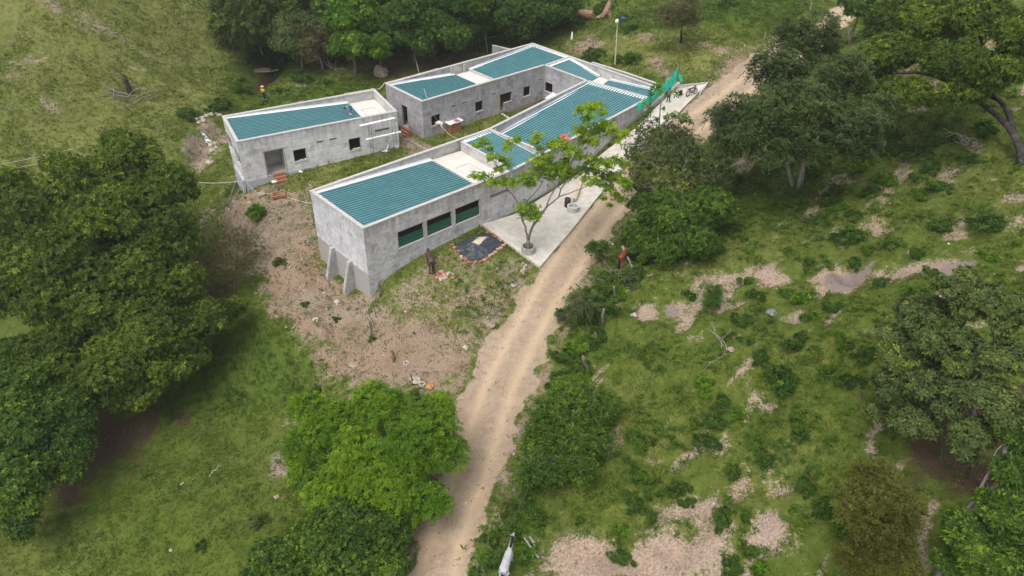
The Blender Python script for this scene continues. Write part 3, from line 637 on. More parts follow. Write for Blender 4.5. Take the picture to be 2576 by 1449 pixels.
def roof_sheet(name, parent, poly, rib, hi_pt, lo_pt, zhi, zlo, thick=.03, pitch=.36):
    """ribbed sheet over plan polygon; ribs run along rib; the plane falls from hi_pt to lo_pt"""
    rib = np.asarray(rib, float); rib = rib / np.linalg.norm(rib); ac = np.array([-rib[1], rib[0]]); P = np.array(poly, float)
    s0, s1 = (P @ rib).min() - .3, (P @ rib).max() + .3; c0, c1 = (P @ ac).min() - .3, (P @ ac).max() + .3
    g = np.asarray(lo_pt, float) - np.asarray(hi_pt, float); g2 = g @ g
    bm = bmesh.new(); c = c0; prof = []
    while c < c1: prof += [(c, 0), (c + pitch - .17, 0), (c + pitch - .12, .075), (c + pitch - .05, .075)]; c += pitch
    rows = []
    for cc, h in prof:
        row = []
        for s in (s0, s1):
            q = rib * s + ac * cc; t = ((q - hi_pt) @ g) / g2; row.append(bm.verts.new((q[0], q[1], zhi + (zlo - zhi) * t + h)))
        rows.append(row)
    for i, (a, b) in enumerate(zip(rows[:-1], rows[1:])):
        f = bm.faces.new((a[0], a[1], b[1], b[0])); f.material_index = int(i % 4 in (1, 3))  # both rib flanks get the darker teal, shade put into the colour
    n = len(poly)
    for i in range(n):
        a = P[i]; b = P[(i + 1) % n]; u = b - a
        bmesh.ops.bisect_plane(bm, geom=bm.verts[:] + bm.edges[:] + bm.faces[:], plane_co=(a[0], a[1], 0), plane_no=(u[1], -u[0], 0), clear_outer=True)
    bmesh.ops.recalc_face_normals(bm, faces=bm.faces)
    me = bpy.data.meshes.new(name); bm.to_mesh(me); bm.free()
    if me.polygons and sum(p.normal.z for p in me.polygons) < 0: me.flip_normals()
    o = link(name, me, [M['roof_teal'], M['roof_rib_shade']], parent)
    return o
def flash(parent, a, b, za, zb, w, name='flashing'):
    """light metal strip lying along the sheet edge a-b, w wide to its left, turned up at the wall"""
    u = (b - a) / np.linalg.norm(b - a); n = np.array([-u[1], u[0]]); mb = MB(); V = []
    k = 14
    for i in range(k + 1):
        q = a + (b - a) * i / k; z = za + (zb - za) * i / k; e = .012 * math.sin(i * 2.3)
        for d, h in ((.012, .24 + e), (.03, .09), (w + e, .085), (w + e + .01, .05)): V.append((*(q + n * d), z + h))
    F = [(i * 4 + j, i * 4 + j + 1, i * 4 + j + 5, i * 4 + j + 4) for i in range(k) for j in range(3)]
    mb.add(V, F); return mb.obj(name, M['flashing'], parent)
def frame_ring(parent, name, a, b, hole, n_out, w=.09, proud=.015, mat='frame_concrete', sill=True, depth=.06):
    a = np.asarray(a, float); b = np.asarray(b, float); u = (b - a) / np.linalg.norm(b - a); n = np.array([u[1], -u[0]])
    s0, s1, z0, z1 = hole; mb = MB()
    def P(s, z, d): q = a + u * s + n * d; return (q[0], q[1], z)
    ring = [((s0 - w, z0 - w), (s1 + w, z0 - w), (s1 + w, z1 + w), (s0 - w, z1 + w)), ((s0 - .002, z0 - .002), (s1 + .002, z0 - .002), (s1 + .002, z1 + .002), (s0 - .002, z1 + .002))]
    V = []; 
    for d in (-depth, proud):
        for r in ring: V += [P(s, z, d) for s, z in r]
    F = []
    for i in range(4):
        j = (i + 1) % 4
        F += [(8 + i, 8 + j, 12 + j, 12 + i), (i, j, 8 + j, 8 + i), (4 + i, 12 + i, 12 + j, 4 + j)]
    mb.add(V, F); o = mb.obj(name, M[mat], parent)
    if sill:
        sm = MB(); sm.add([P(s, z, d) for z in (z0 - .1, z0 + .006) for d in (-.19, .07) for s in (s0 - .08, s1 + .08)], [(0, 1, 3, 2), (4, 6, 7, 5), (0, 4, 5, 1), (2, 3, 7, 6), (0, 2, 6, 4), (1, 5, 7, 3)])
        sm.obj('sill', M['sill'], o)
    return o
T = .2
def slab(parent, name, poly, z, mat, th=.12):
    mb = MB(); n = len(poly); mb.add([(*p, z) for p in poly] + [(*p, z - th) for p in poly], [tuple(range(n))] + [tuple(range(2 * n - 1, n - 1, -1))] + [(i, n + i, n + (i + 1) % n, (i + 1) % n) for i in range(n)])
    return mb.obj(name, M[mat], parent)
def walls(parent, mat, segs, name='wall'):
    mb = MB(); u = 0
    for a, b, z0, z1, holes in segs: wall_mesh(mb, a, b, T, z0, z1, holes, u); u += 7.3
    return mb.obj(name, M[mat], parent)

main = thing('concrete_building', 'long unfinished grey concrete building with several teal ribbed roofs beside the dirt road', 'building', (-11.88, 48.87, -3))
main.location = (0, 0, 0)
ZT = 3.92
# --- front wing
aw = [(3.14, 5.74, .79, 2.36), (6.1, 8.76, .79, 2.36), (9.17, 11.92, .77, 2.38)]
slot = (13.2, 15.25, 2.1, 2.24)
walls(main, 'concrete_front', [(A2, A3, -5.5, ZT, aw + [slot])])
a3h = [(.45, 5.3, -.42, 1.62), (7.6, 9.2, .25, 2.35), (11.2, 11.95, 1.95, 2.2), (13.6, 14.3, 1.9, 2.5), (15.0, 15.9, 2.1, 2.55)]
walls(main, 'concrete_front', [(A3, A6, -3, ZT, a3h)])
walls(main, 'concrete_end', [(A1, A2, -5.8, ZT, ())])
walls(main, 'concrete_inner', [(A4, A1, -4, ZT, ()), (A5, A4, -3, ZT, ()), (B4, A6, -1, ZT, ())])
for h in aw:
    w = frame_ring(main, 'window', A2, A3, h, 1, .11, .02)
    u = (A3 - A2) / np.linalg.norm(A3 - A2); n = np.array([u[1], -u[0]]); mb = MB(); V = []; top = h[2] + .9
    prof = []
    z = h[2]
    while z < top: prof += [(z, 0), (z + .22, 0), (z + .245, .045), (z + .285, .045), (z + .31, 0)]; z += .31
    for z, d in prof:
        for s in (h[0], h[1]): q = A2 + u * s - n * (.1 - d); V.append((*q, z))
    mb.add(V, [(2 * i, 2 * i + 1, 2 * i + 3, 2 * i + 2) for i in range(len(prof) - 1)]); mb.obj('shutter', M['shutter_green'], w)
u3 = (A6 - A3) / np.linalg.norm(A6 - A3); n3 = np.array([u3[1], -u3[0]])
mb = MB(); V = []; k = 0
for i in range(52):
    s = .4 + i * .096; d = .035 + (.03 if i % 2 else 0)
    for z in (-.42, 1.68): V.append((*(A3 + u3 * s + n3 * d), z))
mb.add(V, [(2 * i, 2 * i + 2, 2 * i + 3, 2 * i + 1) for i in range(51)])
mb.obj('entrance_panel', M['zinc'], main)
frame_ring(main, 'window_slot', A2, A3, slot, 1, .05, .02, 'wood_grey', False)
frame_ring(main, 'doorway', A3, A6, a3h[1], 1, .1, .02, sill=False)
for h in a3h[2:]: frame_ring(main, 'window_slot', A3, A6, h, 1, .06, .02, sill=False)
# little drain pipe stubs on the front
for s, z in ((4.6, 3.25), (8.0, 3.2), (12.6, 2.95)):
    q = lerp(A2, A3, s); nn = np.array([.673, -.74]); mb = MB(); mb.tube([(*(q - nn * .05), z), (*(q + nn * .12), z)], .08, 10); mb.obj('drain_pipe', M['frame_concrete'], main)
# --- buttresses on the west end
uw = (A1 - A2) / np.linalg.norm(A1 - A2); nw = np.array([-uw[1], uw[0]]); nw = nw if nw @ np.array([-1, -1]) > 0 else -nw
for s in (2.55, 5.35):
    q = A2 + uw * s; mb = MB(); V = []
    for d0, d1, z in ((-.05, 1.1, -4.9), (-.05, 1.1, -3.0), (-.05, .34, -.35)):
        for d, e in ((d0, -.17), (d1, -.17), (d1, .17), (d0, .17)): V.append((*(q + nw * d + uw * e), z))
    mb.add(V, [(0, 1, 2, 3), (8, 11, 10, 9)] + [(l * 4 + i, l * 4 + 4 + i, l * 4 + 4 + (i + 1) % 4, l * 4 + (i + 1) % 4) for l in (0, 1) for i in range(4)])
    mb.obj('buttress', M['concrete_inner'], main)
q = A2 + uw * 3.6 + nw * .03; mb = MB(); mb.beam((*q, 2.9), (*q, 2.25), .1, .05); mb.obj('bracket', M['wood_pale'], main)
# --- rear wing and cross wing
bw = [(1.12, 2.38, .8, 1.99), (7.45, 8.63, .78, 2.0), (15.07, 16.23, .77, 1.97)]
bs = [(3.91, 4.58, 2.29, 2.47), (5.43, 6.14, 2.29, 2.46), (9.94, 10.62, 2.26, 2.44), (17.58, 18.25, 2.24, 2.41)]
bd = (11.16, 11.9, -.42, 1.97); bd2 = (11.9, 13.16, .74, 1.97)
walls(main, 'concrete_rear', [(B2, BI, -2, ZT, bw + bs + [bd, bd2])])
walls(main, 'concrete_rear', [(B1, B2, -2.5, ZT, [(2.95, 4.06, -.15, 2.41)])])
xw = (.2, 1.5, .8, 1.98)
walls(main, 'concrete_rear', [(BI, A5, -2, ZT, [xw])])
walls(main, 'concrete_inner', [(B3, B1, -3, ZT, ()), (B4, B3, -1, ZT, ())])
for h in bw: frame_ring(main, 'window', B2, BI, h, 1, .07, .015)
for h in bs: frame_ring(main, 'window_slot', B2, BI, h, 1, .05, .015, 'sill', False)
frame_ring(main, 'window', BI, A5, xw, 1, .07, .015)
frame_ring(main, 'doorway', B1, B2, (2.95, 4.06, -.15, 2.41), 1, .06, .012, sill=False)
frame_ring(main, 'doorway', B2, BI, (11.16, 13.16, -.42, 1.97), 1, .05, .01, sill=False)
mb = MB(); q = lerp(B2, BI, 12.53); mb.box((q[0] - .02, q[1] + .1, .765), (1.3, .26, .05), math.atan2(*(BI - B2)[::-1])); mb.obj('half_wall_cap', M['sill'], main)
# --- parapet copings, one mitred band per outline
mb = MB()
strip(mb, [A5, A4, A1, A2, A3, A6, B4, B3, B1, B2, BI], -.05, .27, ZT - .02, 4.0, False); mb.obj('coping', M['coping'], main)
mb = MB(); strip(mb, [BI, A5], -.05, .24, ZT - .02, 3.995); mb.obj('coping', M['coping'], main)
# --- inner parapet walls between the roofs
def divider(a, b, z1=3.93, z0=2.6, w=.2, mat='concrete_inner', cap=True):
    u = (b - a) / np.linalg.norm(b - a); n = np.array([-u[1], u[0]]); mb = MB()
    wall_mesh(mb, a - n * w / 2, b - n * w / 2, w, z0, z1); mb.obj('parapet', M[mat], main)
    if cap: mb = MB(); strip(mb, [a, b], -.15, .15, z1 - .01, z1 + .06); mb.obj('coping', M['coping'], main)
WL0, WL1 = np.array([-5.43, 65.69]), np.array([-.17, 59.52]); WR0, WR1 = A4, np.array([2.98, 63.40])
def trim(a, b, d0=.28, d1=.28): u = (b - a) / np.linalg.norm(b - a); return a + u * d0, b - u * d1
divider(*trim(WL0, WL1, .28, .3)); divider(*trim(WR0, WR1, .3, .25))
divider(*trim(A5, A6, .3, .3)); BE = np.array([6.72, 91.5]); divider(*trim(BI, BE, .3, .3))
# --- roofs
I = inner
rA = [A1, A2, np.array([-3.8, 56.22]), np.array([-8.05, 63.25])]
pA = I([A1, A2, lerp(A2, A3, 12.6), lerp(A1, A4, 12.63)], [.22, .22, .0, .22])
roof_sheet('roof_sheet', main, pA, A3 - A2, pA[0], pA[3], 3.8, 3.02)
flash(main, pA[3], pA[0], 3.02, 3.8, .42)
pT = I([lerp(A1, A4, 12.63), lerp(A2, A3, 12.6), WL1, WL0], [.02, .22, .1, .22])
slab(main, 'terrace_slab', pT, 2.93, 'slab_white')
def curb(a, b, z, h, w=.16): mb = MB(); strip(mb, [a, b], 0, w, z - .03, z + h); mb.obj('terrace_curb', M['coping'], main)
curb(pT[1], pT[0], 2.93, .14)
mb = MB(); strip(mb, [pT[1] * .97 + pT[3] * .03, pT[2], pT[3], pT[0]], -.001, .22, 2.9, 2.955); mb.obj('terrace_curb', M['slab_white'], main)
def hatch(c, u, sx, sy, z):
    u = u / np.linalg.norm(u); n = np.array([-u[1], u[0]]); mb = MB(); P = [c + u * sx * i / 2 + n * sy * j / 2 for i, j in ((-1, -1), (1, -1), (1, 1), (-1, 1))]
    strip(mb, P, -.03, .03, z - .01, z + .035, True); mb.obj('hatch_curb', M['coping'], main)
hatch((pT[0] + pT[2]) / 2, A3 - A2, 1.6, 2.2, 2.93)
p2 = I([WL0, WL1, WR1, WR0], [.12, .24, .12, .24]); ux = (WR1 - WR0) / np.linalg.norm(WR1 - WR0)
roof_sheet('roof_sheet', main, p2, ux, p2[0], p2[1], 3.8, 3.12)
flash(main, p2[3], p2[0], 3.74, 3.8, .4); flash(main, p2[2], p2[3], 3.1, 3.74, .34)
q = lerp(A2, A3, 15.7); mb = MB(); mb.box((q[0] - .1, q[1] + .25, 3.99), (.5, .8, .05), .75); mb.obj('roof_spout', M['roof_teal'], main)
p3 = I([WR0, WR1, A6, A5], [.95, .24, .12, .24])
roof_sheet('roof_sheet', main, p3, A6 - A3, p3[2], p3[1], 3.82, 2.98)
flash(main, p3[3], p3[0], 3.72, 2.95, .5); flash(main, p3[2], p3[3], 3.74, 3.72, .42)
gq = I([WR0, WR1, p3[1], p3[0]], [.1, .24, 0, .0]); slab(main, 'roof_gutter', [gq[0], gq[1], p3[1] + (p3[1] - p3[0]) * .0, p3[0]], 2.72, 'slab_white')
ub = (BI - B2) / np.linalg.norm(BI - B2)
bL0, bL1 = np.array([-7.85, 86.85]), lerp(B2, BI, 9.53); bR0, bR1 = np.array([-6.15, 88.49]), lerp(B2, BI, 11.9)
pB = I([B1, B2, bL1, bL0], [.22, .22, 0, .22]); roof_sheet('roof_sheet', main, pB, ub, pB[0], pB[3], 3.8, 3.04); flash(main, pB[3], pB[0], 3.04, 3.78, .42)
pS = I([bL0, bL1, bR1, bR0], [.02, .22, .02, .22]); slab(main, 'terrace_slab', pS, 2.9, 'slab_white'); curb(pS[1], pS[0], 2.9, .1); curb(pS[3], pS[2], 2.9, .28, .2)
pR = I([bR0, bR1, BI, BE, B3], [0, .22, .12, .12, .24][:5]) if False else I([bR0, bR1, BE, B3], [0, .22, .24, .24])
roof_sheet('roof_sheet', main, pR, ub, pR[2], pR[1], 3.8, 3.06); flash(main, pR[3], pR[0], 3.74, 3.06, .42); flash(main, pR[2], pR[3], 3.78, 3.74, .4)
# cross wing: a sheet falling to the front, a narrow terrace, then the low right hand roof
x1, x2 = np.array([10.31, 87.5]), np.array([11.45, 86.3])
y1, y2 = lerp(BI, A5, 6.1), lerp(A5, A6, 1.3)
p4 = I([BI, lerp(BI, A5, 6.2), x1, BE], [.24, 0, .24, .12]); roof_sheet('roof_sheet', main, p4, A5 - BI, p4[3], p4[2], 3.76, 2.98); flash(main, p4[2], p4[3], 2.93, 3.76, .4); flash(main, p4[3], p4[0], 3.76, 3.7, .34)
p5 = I([lerp(BI, A5, 6.2), A5, lerp(A5, A6, 1.5), x2, x1], [.1, .12, 0, .24, 0]); slab(main, 'terrace_slab', p5, 2.92, 'slab_white')
p6 = I([lerp(A5, A6, 1.5), A6, B4, x2], [.12, .22, .24, 0]); roof_sheet('roof_sheet', main, p6, B4 - x2, p6[2], p6[3], 3.62, 3.02); flash(main, p6[2], p6[3], 3.56, 2.98, .36)
curb(p6[0], p6[3], 2.95, .1)
# short concrete nibs standing against the inside of the rear parapets
for q in (np.array([-7.93, 86.5]), np.array([-6.45, 87.85])):
    mb = MB(); mb.box((q[0], q[1], 3.45), (.28, .24, .9), .75); mb.obj('parapet_pier', M['concrete_inner'], main)
for q, r in ((np.array([-2.05, 68.75]), .94), (np.array([-3.35, 64.2]), .7), (np.array([-1.55, 62.1]), .7)):
    mb = MB(); mb.box((q[0], q[1], 3.4), (.2, .2, .95), r); mb.obj('parapet_pier', M['concrete_inner'], main)
# floors
for poly, z in (([A1, A2, A3, A4], -.12), ([A4, A3, A6, A5], -.14), ([B1, B2, BI, BE, B3], -.16), ([BI, A5, A6, B4, BE], -.18)):
    slab(main, 'floor_slab', I(poly, [.1] * len(poly)), z, 'floor_inside', .2)

# --- detached block
annex = thing('concrete_block_house', 'smaller detached pale concrete block with one teal roof and scaffolding at its front', 'building', (0, 0, 0))
cd = (2.3, 4.2, -.2, 2.4); cw = [(5.16, 6.4, .68, 1.93), (10.97, 12.21, .62, 1.92)]; cs = [(7.63, 8.34, 2.2, 2.38), (9.0, 9.7, 2.2, 2.38), (13.9, 15.52, 2.14, 2.34)]
walls(annex, 'concrete_annex', [(C2, C4, -4, ZT, [cd] + cw + cs)])
uc = (C1 - C2) / np.linalg.norm(C1 - C2); Lw = np.linalg.norm(C1 - C2)
ch = [(Lw - 2.7, Lw - .25, .75, 2.5), (Lw - 6.6, Lw - 4.15, .75, 2.6)]
walls(annex, 'concrete_annex', [(C1, C2, -5.5, ZT, ch)])
walls(annex, 'concrete_inner', [(C4, C3, -3, ZT, ()), (C3, C1, -6, ZT, ())])
for h in cw: frame_ring(annex, 'window', C2, C4, h, 1, .07, .015)
for h in cs: frame_ring(annex, 'window_slot', C2, C4, h, 1, .06, .015, 'coping', False)
for h in ch: frame_ring(annex, 'window', C1, C2, h, 1, .06, .015)
frame_ring(annex, 'doorway', C2, C4, cd, 1, .13, .02, sill=False)
mb = MB(); strip(mb, [C1, C2, C4, C3], -.05, .27, ZT - .02, 4.0, True); mb.obj('coping', M['coping'], annex)
tc = 13.25
pC = I([C1, C2, lerp(C2, C4, tc), lerp(C1, C3, tc)], [.22, .22, 0, .22]); roof_sheet('roof_sheet', annex, pC, C4 - C2, pC[0], pC[3], 3.8, 3.08); flash(annex, pC[3], pC[0], 3.08, 3.8, .36)
pD = I([lerp(C1, C3, tc), lerp(C2, C4, tc), C4, C3], [.02, .22, .22, .22]); slab(annex, 'terrace_slab', pD, 2.95, 'slab_white')
_m = main; main = annex
curb(pD[1], pD[0], 2.95, .12); hatch((pD[0] + pD[2]) / 2, C4 - C2, 1.5, 2.0, 2.95)
main = _m
slab(annex, 'floor_slab', I([C1, C2, C4, C3], [.1] * 4), -.2, 'floor_inside', .2)
# partition walls inside, seen through the openings
mb = MB(); wall_mesh(mb, lerp(C2, C4, 4.4) + np.array([-.1, .18]), lerp(C1, C3, 4.4), .12, -.2, 2.9); mb.obj('partition', M['concrete_inner'], annex)
q0, q1 = off(C2, C4, 2.6); mb = MB(); wall_mesh(mb, q0 + (q1 - q0) * .02, lerp(q0, q1, 4.3), .12, -.2, 2.9, [(.7, 1.9, .2, 1.9)]); mb.obj('partition', M['concrete_inner'], annex)
# stone apron and foot of the west wall
mb = MB(); V = []
for s, w in ((-.02, .5), (2.2, .55), (4.6, .3)):
    q = C2 + uc * s; nn = np.array([uc[1], -uc[0]]); nn = nn if nn @ np.array([-1, -.3]) > 0 else -nn
    for d, z in ((-.04, -.1 - s * .03), (.2, -.15 - s * .1), (w, -4.6)): V.append((*(q + nn * d), z))
mb.add(V, [(i * 3 + j, i * 3 + j + 1, i * 3 + j + 4, i * 3 + j + 3) for i in range(2) for j in range(2)] + [(0, 1, 2), (6, 8, 7)])
mb.obj('foundation', M['concrete_end'], annex)
# retaining walls beyond the rear wing
r0 = onz(*S(1922, 178), 2.3); r1 = np.array([1.0, 97.4, 2.9])
t = thing('retaining_wall', 'short grey retaining wall standing behind the rear corner of the long building', 'wall', (0, 0, 0))
mb = MB(); wall_mesh(mb, r0[:2], r1[:2], .25, -2.5, 2.25); mb.obj('wall_face', M['concrete_rear'], t)
mb = MB(); strip(mb, [r0, r1], -.05, .3, 2.24, 2.35); mb.obj('wall_cap', M['coping'], t)
t = thing('retaining_wall', 'long low retaining wall with pale top along the grass bank behind the right roof', 'wall', (0, 0, 0))
k = [np.array([9.5, 90.4]), np.array([13.0, 87.2]), np.array([17.6, 82.4])]
mb = MB()
for a, b in zip(k[1:], k[:-1]): wall_mesh(mb, a, b, .25, 0, 3.6)
mb.obj('wall_face', M['concrete_rear'], t)
mb = MB(); strip(mb, k[::-1], -.05, .3, 3.59, 3.7); mb.obj('wall_cap', M['coping'], t)

# ------------------------------------------------------------------ vegetation
def unit(v): return v / np.maximum(np.linalg.norm(v, axis=-1, keepdims=True), 1e-9)
def rand_dirs(n, g): return unit(g.normal(size=(n, 3)))
def leaf_quads(p0, d, side, L, W, fold=0.0):
    """rhombic leaves from p0 along d"""
    m = p0 + d * L[:, None] * .5
    V = np.empty((len(p0), 4, 3)); V[:, 0] = p0; V[:, 1] = m + side * W[:, None] * .5; V[:, 2] = p0 + d * L[:, None]; V[:, 3] = m - side * W[:, None] * .5
    if fold: V[:, 2, 2] -= fold * L; V[:, 0, 2] -= fold * L * .3
    return V.reshape(-1, 3)
def rosettes(cen, nrm, g, k=7, L=.3, W=.11, spread=.75, tint=None):
    """whorls of leaves: cen (n,3), nrm (n,3)"""
    n = len(cen); nr = unit(nrm + g.normal(size=(n, 3)) * .25)
    ref = np.where(np.abs(nr[:, 2:3]) < .9, [[0, 0, 1.0]], [[1.0, 0, 0]]); x = unit(np.cross(nr, ref)); y = np.cross(nr, x)
    a = (np.arange(k)[None] / k * 2 * np.pi + g.uniform(0, 6.28, (n, 1)) + g.normal(size=(n, k)) * .25)
    sp = np.clip(spread + g.normal(size=(n, k)) * .22, .15, 1.25)
    rad = np.cos(a)[..., None] * x[:, None] + np.sin(a)[..., None] * y[:, None]
    d = unit(rad * np.sin(sp * 1.45)[..., None] + nr[:, None] * np.cos(sp * 1.45)[..., None])
    side = unit(np.cross(d, nr[:, None] + .01)); Ls = L * g.uniform(.7, 1.2, (n, k)); Ws = W * g.uniform(.8, 1.2, (n, k))
    p0 = np.repeat(cen[:, None], k, 1) + d * .02
    V = leaf_quads(p0.reshape(-1, 3), d.reshape(-1, 3), side.reshape(-1, 3), Ls.ravel(), Ws.ravel(), .12)
    t = np.clip(np.repeat((g.uniform(0, .75, n) if tint is None else tint)[:, None], k, 1) + g.normal(size=(n, k)) * .1, 0, 1)
    return V, t.ravel()
def fronds(cen, nrm, g, k=4, L=.7, pairs=7, lw=.05, ll=.16, tint=None, droop=.55):
    """feathery compound leaves: k fronds from each point, each with pairs of leaflets"""
    n = len(cen); dd = unit(np.repeat(nrm[:, None], k, 1) * .55 + g.normal(size=(n, k, 3)) * .75 + np.array([0, 0, .1])); dd = dd.reshape(-1, 3); N = len(dd)
    base = np.repeat(cen, k, 0); up = np.tile([[0, 0, 1.0]], (N, 1)) + g.normal(size=(N, 3)) * .25
    side = unit(np.cross(dd, up)); Lf = L * g.uniform(.65, 1.2, N); V = []; T = []
    t0 = np.repeat((g.uniform(0, .8, n) if tint is None else tint), k)
    for i in range(pairs):
        s = (i + .6) / pairs; c = base + dd * (Lf * s)[:, None]; c[:, 2] -= droop * Lf * s * s
        sz = ll * (1.25 - .8 * abs(s - .45))
        for sg in (-1, 1):
            d = unit(side * sg + dd * .6 + np.array([0, 0, -.15]) + g.normal(size=(N, 3)) * .25); w = unit(np.cross(d, up))
            V.append(leaf_quads(c, d, w, sz * g.uniform(.8, 1.2, N), np.full(N, lw)).reshape(N, 4, 3)); T.append(np.clip(t0 + g.normal(size=N) * .08, 0, 1))
    return np.concatenate(V).reshape(-1, 3), np.concatenate(T)
def shell(c, R, n, g, low=-.35, thick=.22):
    """points in the outer part of an ellipsoid, with outward normals"""
    d = rand_dirs(int(n * 2.2) + 8, g); d = d[d[:, 2] > low][:n]; r = 1 - thick * g.uniform(0, 1, len(d)) ** 1.5
    return np.array(c) + d * r[:, None] * np.array(R), unit(d / np.array(R) + np.array([0, 0, .12]))
def limb(mb, a, b, r0, r1, g, bend=.12, n=6, seg=7):
    a = np.asarray(a, float); b = np.asarray(b, float); L = np.linalg.norm(b - a); t = np.linspace(0, 1, seg); o = g.normal(size=3) * bend * L; o2 = g.normal(size=3) * bend * L * .4
    P = a + (b - a) * t[:, None] + np.sin(t * np.pi)[:, None] * o + np.sin(t * 2 * np.pi)[:, None] * o2
    P[:, 2] += np.sin(t * np.pi) * L * .06
    mb.tube(P, r0 + (r1 - r0) * t ** .8, n); return P
def lobes_of(c, R, nb, g, rr=(.26, .42), low=-.25):
    """overlapping foliage lobes filling the outside of a crown, one per golden-angle direction, jittered"""
    out = []
    for i in range(nb):
        z = 1 - (1 - low) * (i + .5) / nb; a = i * 2.39996 + g.normal() * .35; s = math.sqrt(max(0, 1 - z * z))
        d = np.array([s * math.cos(a), s * math.sin(a), z]); d = d + g.normal(size=3) * .12
        k = g.uniform(*rr); q = np.array(c) + d * np.array(R) * (1 - k * .8) * g.uniform(.82, 1.08); out.append((q, np.array(R).mean() * k * np.array([1.1, 1.1, .8]) * g.uniform(.85, 1.15)))
    return out
def crown_at(cx, cy, hw, hh, h):
    """crown ellipsoid whose outline covers a patch of the survey picture, its middle h metres above the ground"""
    c = at_height(cx, cy, h); v = c - np.array([0, 0, CAMZ]); dist = np.linalg.norm(v); ph = math.asin(-v[2] / dist)
    dep = v @ _f; rx = hw * dep / 1822.5; H = hh * dep / 1822.5
    rz2 = (H ** 2 - (rx * math.sin(ph)) ** 2) / math.cos(ph) ** 2
    rz = math.sqrt(rz2) if rz2 > (.45 * rx) ** 2 else .45 * rx
    rz = min(rz, 1.35 * rx, max(h * .95, 1.0)); ry = rx
    if (rz * math.cos(ph)) ** 2 + (rx * math.sin(ph)) ** 2 < H ** 2: ry = min(1.6 * rx, math.sqrt(max(H ** 2 - (rz * math.cos(ph)) ** 2, .01)) / math.sin(ph))
    return c, np.array([rx, ry, rz])
def tree(name, label, cat, crowns, leaf='leaf_mango', style='ros', nros=3000, L=.3, W=.11, k=7, nb=22, bark='bark_pale', tr=.35, base=None, seed=1, group=None, low=-.75, bare=.15, tipbias=.0, lobe=(.26, .42), forks=1, spread=.75, flat=1.0):
    g = np.random.default_rng(seed); cs = [crown_at(*c) for c in crowns]
    c0 = cs[0][0]
    b = np.array([c0[0], c0[1], gz(c0[0], c0[1])]) if base is None else gr(*base)
    t = thing(name, label, cat, b, 0, group); V = []; Tn = []; wd = MB(b); tot = sum((R[0] * R[1] + R[0] * R[2]) for _, R in cs)
    top = b + (c0 - b) * .45; top[2] = b[2] + max(.42 * (c0[2] - b[2]), .3)
    starts = []
    for f in range(forks):
        o = np.array([math.cos(f * 2.4 + seed), math.sin(f * 2.4 + seed), 0]) * tr * .9 * (forks > 1)
        e = top + o * 2.5; P = limb(wd, b + o + [0, 0, -.3], e, tr / math.sqrt(forks), tr * .62 / math.sqrt(forks), g, .05, 9, 8); starts.append(e)
    for ci, (c, R) in enumerate(cs):
        lb = lobes_of(c, R, nb, g, lobe, low); sw = np.array([r[0] * r[1] for _, r in lb]); sw = sw / sw.sum(); nn = nros * (R[0] * R[1] + R[0] * R[2]) / tot
        st = starts[int(g.integers(len(starts)))]; hub = c - np.array([0, 0, R[2] * .45]); main = limb(wd, st, hub, max(tr * .5, .04), max(tr * .22, .03), g, .05, 6, 7); cb = g.normal() * .1
        for (q, r), w in zip(lb, sw):
            n = max(6, int(nn * w * 1.3)); P, N = shell(q, r * np.array([1, 1, .5 + .5 * flat]), n, g, -.75, .5)
            tb = np.clip(g.uniform(.05, .5) + cb + g.normal(size=len(P)) * .15 + tipbias * (g.uniform(size=len(P)) < .25), 0, 1)
            if style == 'ros': v, tt = rosettes(P, N, g, k, L, W, spread, tb)
            else: v, tt = fronds(P, N, g, 3, L, k, W * 1.5, L * .34, tb)
            V.append(v); Tn.append(tt)
            j = limb(wd, main[4 + int(g.integers(3))], q, max(tr * .16, .025), .018, g, .07, 5, 6)
            for _ in range(2): e = P[int(g.integers(len(P)))]; limb(wd, j[3 + int(g.integers(2))], e, .022, .01, g, .08, 4, 4)
            if g.uniform() < bare:
                e = q + unit(g.normal(size=3) + [0, 0, .5]) * r[0] * 1.1; limb(wd, q, e, .022, .008, g, .1, 4, 5); limb(wd, (q + e) / 2, e + g.normal(size=3) * .3, .014, .007, g, .1, 4, 4)
    V = np.concatenate(V); Tn = np.concatenate(Tn)
    me = quads_mesh('crown', V - b, {'tint': ('FACE', Tn)}); link('crown', me, M[leaf], t)
    wd.obj('trunk', M[bark], t, True); return t

# --- the big trees, each crown built of the foliage masses it shows
LB = (.42, .62)
tree('broadleaf_tree', 'huge dense green tree with whorled leaves overshadowing the rubble yard', 'tree', [(315, 395, 88, 58, 11), (175, 450, 90, 68, 10.5), (420, 470, 76, 68, 9.5), (60, 545, 85, 80, 9.5), (270, 545, 110, 80, 10.5), (430, 590, 75, 80, 8), (150, 655, 110, 90, 8.5), (330, 690, 110, 80, 8), (455, 715, 50, 60, 6.5), (40, 740, 80, 85, 7), (250, 770, 90, 70, 7), (240, 470, 90, 80, 9.5), (350, 540, 90, 80, 9), (120, 560, 90, 80, 8.5), (220, 610, 100, 90, 8), (380, 660, 90, 80, 7.5), (70, 660, 80, 80, 7.5), (360, 760, 90, 60, 6.2), (140, 750, 90, 70, 6.8), (330, 440, 80, 60, 9.5), (20, 470, 60, 60, 9), (300, 455, 70, 60, 9.6), (200, 520, 70, 60, 9.4)], 'leaf_mango', 'ros', 24000, .33, .13, 7, 10, 'bark_brown', .55, (400, 800), 3, bare=.25, tipbias=.35, forks=2, lobe=LB, flat=.95)
